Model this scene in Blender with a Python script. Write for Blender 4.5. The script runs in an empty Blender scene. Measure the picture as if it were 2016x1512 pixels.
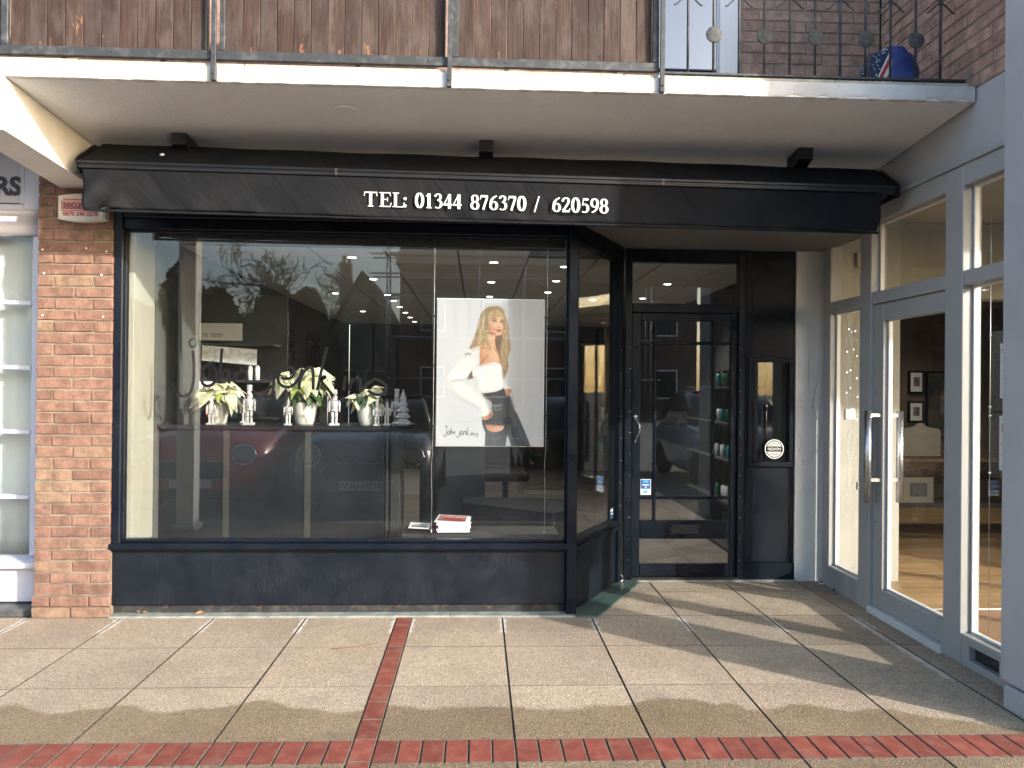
import bpy, bmesh, math, random
import numpy as np
from mathutils import Vector, Matrix, Quaternion
random.seed(7)
rnd = random.Random(11)
scn = bpy.context.scene
col = scn.collection
R = math.radians

# ------------------------------------------------------------------ camera
cam_d = bpy.data.cameras.new("camera")
cam = bpy.data.objects.new("camera", cam_d)
col.objects.link(cam)
scn.camera = cam
cam_d.sensor_fit = 'HORIZONTAL'
cam_d.sensor_width = 36.0
cam_d.lens = 36.0 * 1508.0 / 2016.0
cam_d.clip_start = 0.02
cam_d.clip_end = 500.0
_right = Vector((0.99900598, -0.04350751, 0.00970254))
_up = Vector((-0.00986231, -0.00345914, 0.99994538))
_fwd = Vector((0.04347157, 0.99904711, 0.00388479))
mw = Matrix((_right, _up, -_fwd)).transposed().to_4x4()
mw.translation = Vector((-0.1727, -3.3633, 1.5446))
cam.matrix_world = mw

# ------------------------------------------------------------------ sky, sun, exposure
SUN_EL, SUN_AZ = R(18.8), R(129.7)          # azimuth clockwise from +Y
world = bpy.data.worlds.new("World")
scn.world = world
world.use_nodes = True
wn = world.node_tree
wn.nodes.clear()
w_out = wn.nodes.new('ShaderNodeOutputWorld')
w_bg = wn.nodes.new('ShaderNodeBackground')
w_sky = wn.nodes.new('ShaderNodeTexSky')
w_sky.sky_type = 'NISHITA'
w_sky.sun_disc = False
w_sky.sun_elevation = SUN_EL
w_sky.sun_rotation = SUN_AZ
w_sky.air_density = 1.0
w_sky.dust_density = 2.0
w_bg.inputs['Strength'].default_value = 0.15
wn.links.new(w_sky.outputs[0], w_bg.inputs[0])
wn.links.new(w_bg.outputs[0], w_out.inputs[0])

sun_d = bpy.data.lights.new("sun", 'SUN')
sun_d.energy = 2.1
sun_d.angle = R(1.1)
sun_d.color = (1.0, 0.95, 0.89)
sun = bpy.data.objects.new("sun", sun_d)
col.objects.link(sun)
SUN_DIR = Vector((math.sin(SUN_AZ) * math.cos(SUN_EL), math.cos(SUN_AZ) * math.cos(SUN_EL), math.sin(SUN_EL)))
sun.rotation_euler = (-SUN_DIR).to_track_quat('-Z', 'Y').to_euler()
sun.location = (20, -20, 15)

scn.view_settings.view_transform = 'Standard'
scn.view_settings.look = 'None'
scn.view_settings.exposure = 1.84
scn.view_settings.gamma = 1.0
scn.view_settings.use_curve_mapping = False
scn.cycles.use_denoising = True
scn.cycles.max_bounces = 10
scn.cycles.transparent_max_bounces = 24
scn.cycles.diffuse_bounces = 5
scn.cycles.glossy_bounces = 4
scn.cycles.caustics_reflective = False
scn.cycles.caustics_refractive = False
scn.cycles.sample_clamp_indirect = 6.0

# ------------------------------------------------------------------ materials
def s(r, g, b):
    f = lambda c: (c / 255 / 12.92) if c / 255 <= 0.04045 else ((c / 255 + 0.055) / 1.055) ** 2.4
    return (f(r), f(g), f(b))

class NT:
    def __init__(self, name):
        self.m = bpy.data.materials.new(name)
        self.m.use_nodes = True
        self.t = self.m.node_tree
        self.t.nodes.clear()
        self.out = self.t.nodes.new('ShaderNodeOutputMaterial')
        self._pos = None
    def n(self, typ, **kw):
        nd = self.t.nodes.new(typ)
        for k, v in kw.items():
            setattr(nd, k, v)
        return nd
    def l(self, a, b):
        self.t.links.new(a, b)
    def put(self, sock, v):
        if hasattr(v, 'is_linked') or hasattr(v, 'links'):
            self.l(v, sock)
        elif isinstance(v, (tuple, list)) and len(v) == 3 and sock.type == 'RGBA':
            sock.default_value = (*v, 1)
        else:
            sock.default_value = v
    def pos(self):
        if self._pos is None:
            self._pos = self.n('ShaderNodeNewGeometry').outputs['Position']
        return self._pos
    def math(self, op, a, b=None, c=None, clamp=False):
        nd = self.n('ShaderNodeMath', operation=op, use_clamp=clamp)
        for i, v in enumerate((a, b, c)):
            if v is not None:
                self.put(nd.inputs[i], v)
        return nd.outputs[0]
    def mapr(self, v, a, b, c=0.0, d=1.0, smooth=True):
        nd = self.n('ShaderNodeMapRange', interpolation_type='SMOOTHSTEP' if smooth else 'LINEAR')
        self.put(nd.inputs['Value'], v)
        nd.inputs['From Min'].default_value = a
        nd.inputs['From Max'].default_value = b
        nd.inputs['To Min'].default_value = c
        nd.inputs['To Max'].default_value = d
        return nd.outputs[0]
    def mix(self, f, a, b, blend='MIX'):
        nd = self.n('ShaderNodeMix', data_type='RGBA', blend_type=blend)
        self.put(nd.inputs[0], f)
        self.put(nd.inputs[6], a)
        self.put(nd.inputs[7], b)
        return nd.outputs[2]
    def scaled(self, v, sc):
        nd = self.n('ShaderNodeMapping')
        self.l(v, nd.inputs[0])
        nd.inputs['Scale'].default_value = sc
        return nd.outputs[0]
    def noise(self, scale, detail=4, rough=0.55, vec=None, stretch=None, dist=0.0):
        nd = self.n('ShaderNodeTexNoise')
        v = vec if vec is not None else self.pos()
        if stretch:
            v = self.scaled(v, stretch)
        self.l(v, nd.inputs['Vector'])
        nd.inputs['Scale'].default_value = scale
        nd.inputs['Detail'].default_value = detail
        nd.inputs['Roughness'].default_value = rough
        nd.inputs['Distortion'].default_value = dist
        return nd.outputs['Fac']
    def voro(self, scale, feat='F1'):
        nd = self.n('ShaderNodeTexVoronoi', feature=feat)
        self.l(self.pos(), nd.inputs['Vector'])
        nd.inputs['Scale'].default_value = scale
        return nd
    def objrand(self):
        return self.n('ShaderNodeObjectInfo').outputs['Random']
    def xyz(self, v=None):
        nd = self.n('ShaderNodeSeparateXYZ')
        self.l(v if v is not None else self.pos(), nd.inputs[0])
        return nd.outputs
    def hsv(self, c, h=0.5, sat=1.0, val=1.0):
        nd = self.n('ShaderNodeHueSaturation')
        self.put(nd.inputs['Hue'], h)
        self.put(nd.inputs['Saturation'], sat)
        self.put(nd.inputs['Value'], val)
        self.put(nd.inputs['Color'], c)
        return nd.outputs[0]
    def bump(self, h, strength=0.3, dist=0.003, prev=None):
        nd = self.n('ShaderNodeBump')
        nd.inputs['Strength'].default_value = strength
        nd.inputs['Distance'].default_value = dist
        self.put(nd.inputs['Height'], h)
        if prev is not None:
            self.l(prev, nd.inputs['Normal'])
        return nd.outputs[0]
    def bsdf(self, color, rough=0.6, spec=0.5, metal=0.0, normal=None, emit=None, estr=0.0, coat=0.0, sheen=0.0, sub=0.0):
        b = self.n('ShaderNodeBsdfPrincipled')
        self.put(b.inputs['Base Color'], color)
        self.put(b.inputs['Roughness'], rough)
        b.inputs['Specular IOR Level'].default_value = spec
        b.inputs['Metallic'].default_value = metal
        b.inputs['Coat Weight'].default_value = coat
        b.inputs['Sheen Weight'].default_value = sheen
        if normal is not None:
            self.l(normal, b.inputs['Normal'])
        if emit is not None:
            self.put(b.inputs['Emission Color'], emit)
            b.inputs['Emission Strength'].default_value = estr
        self.l(b.outputs[0], self.out.inputs[0])
        return self.m

def simple(name, c1, c2=None, scale=8.0, rough=0.6, spec=0.5, metal=0.0, bump=0.0, bscale=60.0, bdist=0.002,
           stretch=None, rand=0.0, detail=5, coat=0.0, sheen=0.0, lo=0.35, hi=0.65):
    t = NT(name)
    if c2 is None:
        c = t.mix(0.0, c1, c1)
    else:
        c = t.mix(t.mapr(t.noise(scale, detail, stretch=stretch), lo, hi), c1, c2)
    if rand:
        r = t.objrand()
        c = t.hsv(c, val=t.mapr(r, 0, 1, 1 - rand, 1 + rand, smooth=False))
    nrm = t.bump(t.noise(bscale, 4, stretch=stretch), bump, bdist) if bump else None
    rr = t.mapr(t.noise(scale * 2.3, 4), 0.3, 0.7, max(0.02, rough - 0.07), min(1, rough + 0.07))
    return t.bsdf(c, rr, spec, metal, nrm, coat=coat, sheen=sheen)

def glass_mat(name, strength=1.0, f0=0.045, tint=(0.97, 0.985, 0.98), rough=0.0, dirt=0.0):
    t = NT(name)
    lw = t.n('ShaderNodeLayerWeight')
    lw.inputs['Blend'].default_value = 0.5
    f5 = t.math('POWER', lw.outputs['Facing'], 5.0)
    fac = t.math('MULTIPLY_ADD', f5, 1 - f0, f0)
    fac = t.math('MULTIPLY', fac, strength, clamp=True)
    tr = t.n('ShaderNodeBsdfTransparent')
    tr.inputs[0].default_value = (*tint, 1)
    gl = t.n('ShaderNodeBsdfGlossy')
    gl.inputs['Roughness'].default_value = rough
    mx = t.n('ShaderNodeMixShader')
    t.l(fac, mx.inputs[0])
    t.l(tr.outputs[0], mx.inputs[1])
    t.l(gl.outputs[0], mx.inputs[2])
    last = mx.outputs[0]
    if dirt:
        df = t.n('ShaderNodeBsdfDiffuse')
        df.inputs[0].default_value = (0.7, 0.7, 0.68, 1)
        nz = t.mapr(t.noise(2.5, 6, 0.65, stretch=(1, 1, 0.5)), 0.35, 0.8, 0.3 * dirt, dirt)
        m2 = t.n('ShaderNodeMixShader')
        t.l(nz, m2.inputs[0])
        t.l(last, m2.inputs[1])
        t.l(df.outputs[0], m2.inputs[2])
        last = m2.outputs[0]
    t.l(last, t.out.inputs[0])
    return t.m

def glow(name, c, strength):
    t = NT(name)
    e = t.n('ShaderNodeEmission')
    e.inputs[0].default_value = (*c, 1)
    e.inputs[1].default_value = strength
    t.l(e.outputs[0], t.out.inputs[0])
    return t.m

# -- paving
def paving_mat():
    t = NT("exposed aggregate paving")
    x, y, z = t.xyz()
    big = t.noise(1.3, 5)
    base = t.mix(t.mapr(big, 0.35, 0.65), (0.415, 0.330, 0.240), (0.49, 0.398, 0.295))
    v = t.voro(190.0)
    vr = t.n('ShaderNodeSeparateColor')
    t.l(v.outputs['Color'], vr.inputs[0])
    gr = t.mapr(vr.outputs[0], 0.0, 1.0, 0.52, 1.42, smooth=False)
    base = t.hsv(base, val=gr)
    sp = t.mapr(t.noise(75.0, 3, 0.6), 0.44, 0.62)
    base = t.mix(t.math('MULTIPLY', sp, 0.35), base, (0.30, 0.235, 0.16))
    base = t.hsv(base, val=t.mapr(t.objrand(), 0, 1, 0.85, 1.09, smooth=False), h=t.mapr(t.objrand(), 0, 1, 0.495, 0.505, smooth=False))
    # grime patches
    gm = t.mapr(t.noise(3.1, 6, 0.6), 0.52, 0.75)
    base = t.mix(t.math('MULTIPLY', gm, 0.38), base, (0.25, 0.22, 0.18))
    gv = t.voro(2.6)
    gum = t.mapr(t.math('MULTIPLY_ADD', t.noise(40, 3), 0.02, gv.outputs['Distance']), 0.030, 0.042, 1, 0)
    base = t.mix(t.math('MULTIPLY', gum, 0.7), base, (0.09, 0.08, 0.065))
    st_ = t.mapr(t.noise(1.7, 7, 0.72, dist=1.2), 0.50, 0.54)
    st2_ = t.math('MULTIPLY', st_, t.mapr(t.noise(1.7, 7, 0.72, dist=1.2), 0.54, 0.62, 1, 0))
    base = t.mix(t.math('MULTIPLY', st2_, 0.22), base, (0.26, 0.215, 0.165))
    # water lying along the front row: scalloped edge
    wob = t.noise(1.05, 1.5, 0.4, vec=t.scaled(t.pos(), (1.9, 0.0, 0.0)))
    fine = t.noise(9.0, 4, 0.6)
    edge = t.math('MULTIPLY_ADD', wob, 0.52, 0.045)
    edge = t.math('MULTIPLY_ADD', fine, 0.07, edge)
    rightward = t.math('MULTIPLY', t.math('MAXIMUM', t.math('SUBTRACT', x, 1.35), 0.0), 0.26)
    edge = t.math('SUBTRACT', edge, rightward)
    wet = t.mapr(t.math('SUBTRACT', edge, y), -0.025, 0.02)
    # one round splash
    dx = t.math('SUBTRACT', x, 1.06); dy = t.math('SUBTRACT', y, 0.295)
    rr = t.math('SQRT', t.math('ADD', t.math('MULTIPLY', dx, dx), t.math('MULTIPLY', t.math('MULTIPLY', dy, dy), 1.0)))
    spl = t.mapr(t.math('MULTIPLY_ADD', fine, 0.05, rr), 0.075, 0.11, 1, 0)
    wet = t.math('MAXIMUM', wet, spl)
    # small drips
    dr = t.mapr(t.noise(24.0, 2, 0.5), 0.70, 0.74)
    area = t.math('MULTIPLY', t.mapr(y, 0.35, 0.5), t.mapr(y, 0.62, 0.85, 1, 0))
    area = t.math('MULTIPLY', area, t.mapr(x, 0.5, 0.9))
    wet = t.math('MAXIMUM', wet, t.math('MULTIPLY', dr, area))
    wetc = t.hsv(base, sat=1.30, val=0.62)
    c = t.mix(wet, base, wetc)
    # white bloom beside the joints close to the shopfront
    fx = t.math('PINGPONG', t.math('MULTIPLY_ADD', t.math('LESS_THAN', x, -0.65), 0.1, x), 0.3)
    near = t.mapr(t.math('MULTIPLY_ADD', t.noise(16.0, 4), 0.06, fx), 0.035, 0.062, 1, 0)
    band = t.math('MULTIPLY', t.mapr(y, 1.42, 1.5), t.mapr(y, 1.72, 1.79, 1, 0))
    # and beside the long joint in front of the gallery
    dxg = t.math('ABSOLUTE', t.math('SUBTRACT', x, 2.375))
    g = t.mapr(t.math('MULTIPLY_ADD', t.noise(14.0, 4), 0.06, dxg), 0.035, 0.06, 1, 0)
    g = t.math('MULTIPLY', g, t.math('MULTIPLY', t.mapr(y, 0.55, 0.7), t.mapr(y, 1.7, 1.9, 1, 0)))
    near = t.math('MAXIMUM', t.math('MULTIPLY', near, band), t.math('MULTIPLY', g, 0.8))
    c = t.mix(t.math('MULTIPLY', near, 0.75), c, (0.80, 0.76, 0.70))
    rough = t.mix(wet, (0.85, 0.85, 0.85), (0.5, 0.5, 0.5))
    h = t.math('ADD', v.outputs['Distance'], t.math('MULTIPLY', t.noise(75.0, 4, 0.6), 0.5))
    nrm = t.bump(h, 0.8, 0.006)
    return t.bsdf(c, rough, 0.35, 0, nrm)

def paver_mat():
    t = NT("red clay paver")
    base = t.mix(t.mapr(t.noise(14, 5), 0.35, 0.7), (0.205, 0.050, 0.033), (0.27, 0.080, 0.054))
    base = t.hsv(base, val=t.mapr(t.objrand(), 0, 1, 0.80, 1.12, smooth=False))
    base = t.mix(t.math('MULTIPLY', t.mapr(t.noise(7, 6, 0.7), 0.5, 0.72), 0.5), base, (0.20, 0.135, 0.10))
    sp = t.mapr(t.noise(160, 2), 0.66, 0.72)
    base = t.mix(t.math('MULTIPLY', sp, 0.5), base, (0.5, 0.38, 0.28))
    nrm = t.bump(t.noise(190, 4), 0.5, 0.003)
    return t.bsdf(base, 0.68, 0.4, 0, nrm)

def brick_mat(name, a, b, c3, white=0.0):
    t = NT(name)
    r = t.objrand()
    base = t.mix(t.mapr(r, 0.0, 0.55), a, b)
    base = t.mix(t.mapr(r, 0.72, 1.0), base, c3)
    base = t.hsv(base, val=t.mapr(t.noise(13, 6, 0.65), 0.28, 0.72, 0.66, 1.24))
    sp = t.mapr(t.noise(120, 4, 0.7), 0.58, 0.7)
    base = t.mix(t.math('MULTIPLY', sp, 0.45), base, (0.12, 0.06, 0.045))
    bl = t.mapr(t.noise(5.5, 6, 0.7), 0.6, 0.75)
    base = t.mix(t.math('MULTIPLY', bl, 0.35 + white), base, (0.62, 0.50, 0.38))
    h = t.math('ADD', t.noise(55, 5), t.math('MULTIPLY', t.noise(220, 3), 0.5))
    nrm = t.bump(h, 0.95, 0.007)
    return t.bsdf(base, 0.88, 0.25, 0, nrm)

def plank_mat():
    t = NT("weathered varnished cedar")
    r = t.objrand()
    off = t.n('ShaderNodeCombineXYZ')
    t.l(t.math('MULTIPLY', r, 31.0), off.inputs[0]); t.l(t.math('MULTIPLY', r, 17.0), off.inputs[2])
    ad = t.n('ShaderNodeVectorMath', operation='ADD')
    t.l(t.pos(), ad.inputs[0]); t.l(off.outputs[0], ad.inputs[1])
    v = ad.outputs[0]
    grain = t.noise(40, 6, 0.65, vec=t.scaled(v, (4.0, 1.0, 0.09)), dist=0.8)
    fine = t.noise(160, 3, 0.6, vec=t.scaled(v, (3.0, 1.0, 0.04)))
    blot = t.noise(5.5, 6, 0.65, vec=t.scaled(v, (1.4, 1, 0.55)))
    c = t.mix(t.mapr(grain, 0.3, 0.7), (0.020, 0.0108, 0.0078), (0.072, 0.039, 0.028))
    c = t.mix(t.math('MULTIPLY', t.mapr(blot, 0.42, 0.66), 0.55), c, (0.112, 0.086, 0.074))
    c = t.mix(t.math('MULTIPLY', t.mapr(fine, 0.5, 0.68), 0.5), c, (0.032, 0.020, 0.017))
    x, y, z = t.xyz()
    low = t.mapr(z, 3.36, 3.48, 1.0, 0.0)
    patch = t.noise(9.5, 5, 0.7, vec=t.scaled(v, (1.6, 1, 0.5)))
    om = t.mapr(t.math('MULTIPLY_ADD', low, 0.065, patch), 0.665, 0.72)
    c = t.mix(t.math('MULTIPLY', om, 0.75), c, (0.26, 0.115, 0.055))
    c = t.hsv(c, sat=0.95, val=t.mapr(r, 0, 1, 0.80, 1.2, smooth=False))
    nrm = t.bump(t.math('ADD', grain, t.math('MULTIPLY', fine, 0.6)), 0.55, 0.004)
    return t.bsdf(c, 0.7, 0.3, 0, nrm)

def black_paint(name, spec=0.32, c1=(0.0055, 0.0085, 0.0145), c2=(0.0085, 0.0118, 0.0185), rough=0.42, drag=True):
    t = NT(name)
    n1 = t.noise(3.0, 6, 0.6)
    c = t.mix(t.mapr(n1, 0.35, 0.7), c1, c2)
    if drag:   # brush drag and weathered grain running upright
        st = t.noise(70, 4, 0.6, stretch=(3.2, 3.2, 0.22))
        pm = t.mapr(t.noise(1.6, 4, stretch=(1, 1, 2.4)), 0.38, 0.62)
        c = t.mix(t.math('MULTIPLY', t.math('MULTIPLY', t.mapr(st, 0.50, 0.66), pm), 0.45), c, (0.030, 0.035, 0.044))
        nrm = t.bump(st, 0.22, 0.0022)
    else:
        nrm = t.bump(t.noise(26, 4), 0.08, 0.002)
    dust = t.mapr(t.noise(11, 6, 0.7), 0.58, 0.8)
    c = t.mix(t.math('MULTIPLY', dust, 0.12), c, (0.06, 0.06, 0.06))
    rg = t.mapr(t.noise(6, 5), 0.3, 0.7, rough - 0.1, rough + 0.12)
    return t.bsdf(c, rg, spec, 0, nrm)

def white_edge_mat():
    t = NT("flaking white masonry paint")
    c = t.mix(t.mapr(t.noise(5, 6, 0.65), 0.35, 0.7), (0.66, 0.655, 0.64), (0.56, 0.55, 0.52))
    fl = t.mapr(t.noise(17, 7, 0.72, stretch=(0.8, 1, 1.6)), 0.665, 0.70)
    c = t.mix(t.math('MULTIPLY', fl, 0.8), c, (0.27, 0.24, 0.20))
    c = t.mix(t.math('MULTIPLY', t.mapr(t.noise(3.3, 7, 0.7, stretch=(1, 1, .3)), 0.5, 0.7), 0.45), c, (0.40, 0.37, 0.33))
    nrm = t.bump(t.noise(28, 7, 0.65), 0.55, 0.008)
    return t.bsdf(c, 0.8, 0.3, 0, nrm)

def soffit_mat():
    t = NT("painted concrete soffit")
    c = t.mix(t.mapr(t.noise(2.2, 7, 0.6), 0.3, 0.72), (0.86, 0.88, 0.885), (0.80, 0.815, 0.815))
    st = t.mapr(t.noise(14, 6, 0.7, stretch=(1, 2.2, 1)), 0.60, 0.72)
    c = t.mix(t.math('MULTIPLY', st, 0.4), c, (0.50, 0.485, 0.455))
    c = t.mix(t.math('MULTIPLY', t.mapr(t.noise(95, 5, 0.75), 0.52, 0.66), 0.30), c, (0.50, 0.47, 0.42))
    nrm = t.bump(t.noise(45, 7, 0.75), 1.0, 0.008)
    return t.bsdf(c, 0.9, 0.2, 0, nrm)

M = {}
M['paving'] = paving_mat()
M['paver'] = paver_mat()
M['brick'] = brick_mat("sunlit pier brick", (0.210, 0.120, 0.090), (0.262, 0.153, 0.113), (0.275, 0.185, 0.125))
M['brick_up'] = brick_mat("upper storey brick", (0.43, 0.275, 0.21), (0.48, 0.315, 0.24), (0.40, 0.25, 0.195))
M['mortar'] = simple("sandy mortar", (0.30, 0.26, 0.20), (0.18, 0.155, 0.118), 9, 0.95, bump=0.6, bscale=120)
M['mortar_up'] = simple("dark mortar", (0.20, 0.17, 0.135), (0.30, 0.255, 0.21), 9, 0.95, bump=0.6, bscale=120)
M['plank'] = plank_mat()
M['joint_dirt'] = simple("dirt in the joints", (0.075, 0.062, 0.048), (0.13, 0.11, 0.085), 40, 0.95)
M['iron'] = simple("worn grey black iron paint", (0.032, 0.035, 0.038), (0.085, 0.088, 0.088), 18, 0.55, bump=0.5, bscale=90, lo=0.45, hi=0.75)
M['galv'] = simple("galvanised mottled steel", (0.075, 0.077, 0.075), (0.040, 0.042, 0.042), 45, 0.7, metal=0.0, bump=0.5, bscale=120, lo=0.42, hi=0.6)
M['white_edge'] = white_edge_mat()
M['soffit'] = soffit_mat()
M['screed'] = simple("weathered screed", (0.50, 0.46, 0.38), (0.36, 0.33, 0.27), 12, 0.95, bump=0.7, bscale=40, bdist=0.006)
M['riser'] = black_paint("black painted timber panel")
M['black'] = black_paint("black gloss joinery", 0.2, rough=0.36, drag=False)
M['black_side'] = black_paint("black satin joinery", 0.14, (0.006, 0.009, 0.0145), (0.009, 0.012, 0.0185), rough=0.46, drag=False)
M['plinth'] = simple("black bitumen plinth", (0.022, 0.023, 0.024), (0.075, 0.07, 0.06), 14, 0.8, bump=0.6, bscale=50, lo=0.42, hi=0.8)
def fabric_mat():
    t = NT("charcoal awning acrylic")
    c = t.mix(t.mapr(t.noise(3.5, 6, 0.6), 0.35, 0.68), (0.0068, 0.0080, 0.0105), (0.0125, 0.0132, 0.0150))
    rot = t.n('ShaderNodeMapping'); t.l(t.pos(), rot.inputs[0]); rot.inputs['Rotation'].default_value = (0, R(-52), 0)
    w1 = t.noise(2.4, 4, 0.5, vec=t.scaled(rot.outputs[0], (0.9, 1.0, 3.4)), dist=0.9)
    c = t.mix(t.math('MULTIPLY', t.mapr(t.noise(6, 6, 0.7), 0.55, 0.75), 0.25), c, (0.020, 0.021, 0.024))
    nrm = t.bump(w1, 0.5, 0.03)
    nrm = t.bump(t.noise(380, 2), 0.25, 0.001, prev=nrm)
    return t.bsdf(c, 0.75, 0.16, 0, nrm)
M['fabric'] = fabric_mat()
M['fabric_plain'] = simple("charcoal awning acrylic", (0.0068, 0.0078, 0.0100), (0.0110, 0.0115, 0.0130), 3.5, 0.85, spec=0.10, bump=0.35, bscale=380, bdist=0.0012)
M['alu_black'] = simple("black powder coated metal", (0.008, 0.009, 0.012), (0.012, 0.0135, 0.017), 6, 0.45)
M['cream'] = simple("cream lettering paint", (0.86, 0.85, 0.80))
M['stone_grey'] = simple("grey green slate sill", (0.20, 0.225, 0.20), (0.32, 0.335, 0.30), 10, 0.7, bump=0.4, bscale=60)
M['stone_green'] = simple("green polished slate", (0.045, 0.080, 0.068), (0.085, 0.125, 0.105), 5, 0.4, bump=0.3, bscale=25, stretch=(1, 0.5, 1))
M['grey'] = simple("mid grey eggshell paint", (0.345, 0.342, 0.338), (0.37, 0.367, 0.362), 3, 0.5, bump=0.06, bscale=40)
M['grey_wall'] = simple("grey masonry paint", (0.385, 0.39, 0.40), (0.43, 0.433, 0.442), 2, 0.85, bump=0.5, bscale=110, bdist=0.003)
M['pale_wall'] = simple("pale grey masonry paint", (0.62, 0.63, 0.62), (0.56, 0.565, 0.555), 2.5, 0.8, bump=0.3, bscale=90)
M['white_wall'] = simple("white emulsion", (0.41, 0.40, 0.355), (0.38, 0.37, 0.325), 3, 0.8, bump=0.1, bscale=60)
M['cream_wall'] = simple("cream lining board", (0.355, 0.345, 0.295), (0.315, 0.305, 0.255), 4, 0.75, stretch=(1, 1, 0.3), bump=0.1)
M['upvc'] = simple("white upvc", (0.82, 0.82, 0.82), rough=0.35)
M['lilac'] = simple("lilac white gloss paint", (0.56, 0.57, 0.66), (0.62, 0.63, 0.71), 4, 0.35, bump=0.12, bscale=25)
M['sign_grey'] = simple("pale grey sign board", (0.50, 0.505, 0.54), (0.55, 0.55, 0.58), 5, 0.4)
M['text_dark'] = simple("dark grey letter paint", (0.055, 0.058, 0.065))
M['blind'] = simple("pale voile blind", (0.70, 0.71, 0.66), (0.58, 0.61, 0.60), 2.4, 0.9, stretch=(1, 1, 0.4))
M['glass'] = glass_mat("shop window glass", 1.1, 0.045, dirt=0.006)
M['glass_door'] = glass_mat("door glass", 1.4, 0.046, dirt=0.005)
M['glass_gal'] = glass_mat("gallery glass", 1.0, 0.042, tint=(0.985, 0.99, 0.985), dirt=0.006)
M['glass_balc'] = glass_mat("coated balcony glass", 1.6, 0.15, tint=(0.5, 0.52, 0.55))
M['steel'] = simple("brushed stainless steel", (0.55, 0.56, 0.58), (0.50, 0.51, 0.53), 30, 0.33, metal=1.0)
M['chrome'] = simple("dull chrome", (0.6, 0.6, 0.6), rough=0.25, metal=1.0)
M['white'] = simple("white satin", (0.82, 0.82, 0.80), rough=0.45)
M['paper'] = simple("white paper", (0.80, 0.80, 0.80), rough=0.8)
M['vinyl_black'] = simple("black cut vinyl", (0.006, 0.006, 0.007), rough=0.6, spec=0.2)
M['alarm'] = simple("aged cream plastic", (0.72, 0.67, 0.56), (0.66, 0.61, 0.50), 6, 0.45)
M['red_print'] = simple("red print", (0.50, 0.045, 0.035), rough=0.5)
M['pink_print'] = simple("pale pink print", (0.66, 0.36, 0.33), rough=0.5)
M['wood_floor'] = None
M['counter'] = simple("charcoal laminate", (0.0085, 0.0112, 0.0145), (0.011, 0.0142, 0.0180), 2.5, 0.42, spec=0.3)
M['counter_top'] = simple("dark granite worktop", (0.012, 0.014, 0.016), (0.02, 0.022, 0.024), 60, 0.22)
M['trim_grey'] = simple("grey metal strip", (0.040, 0.039, 0.036), rough=0.5, spec=.3)
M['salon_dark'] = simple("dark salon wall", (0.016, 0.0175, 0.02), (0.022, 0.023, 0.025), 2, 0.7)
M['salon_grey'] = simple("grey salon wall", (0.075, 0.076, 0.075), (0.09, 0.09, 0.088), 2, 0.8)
M['tile'] = simple("ceiling tile", (0.80, 0.77, 0.71), (0.76, 0.73, 0.67), 3, 0.9, rand=0.03)
M['ceil_grid'] = simple("grey ceiling grid", (0.16, 0.155, 0.15), rough=0.6)
M['floor_tile'] = simple("grey brown floor tile", (0.12, 0.11, 0.10), (0.16, 0.145, 0.13), 5, 0.35, rand=0.08)
M['asphalt'] = simple("worn pale asphalt", (0.24, 0.235, 0.225), (0.29, 0.28, 0.265), 7, 0.9, bump=0.6, bscale=140)
M['pot'] = simple("white glazed pot", (0.58, 0.58, 0.55), rough=0.28, spec=0.6)
M['lamp_on'] = glow("lit downlight", (1.0, 0.95, 0.86), 4.0)
M['fairy_on'] = glow("lit fairy bulb", (0.80, 0.88, 1.0), 3.0)
M['cable'] = simple("thin pale cable", (0.45, 0.42, 0.36), rough=0.5)
M['wire'] = simple("steel wire", (0.5, 0.5, 0.5), rough=0.35, metal=0.9)
M['dry_leaf'] = simple("dry brown leaf", (0.20, 0.085, 0.04), (0.30, 0.15, 0.07), 40, 0.85, rand=0.3)

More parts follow.
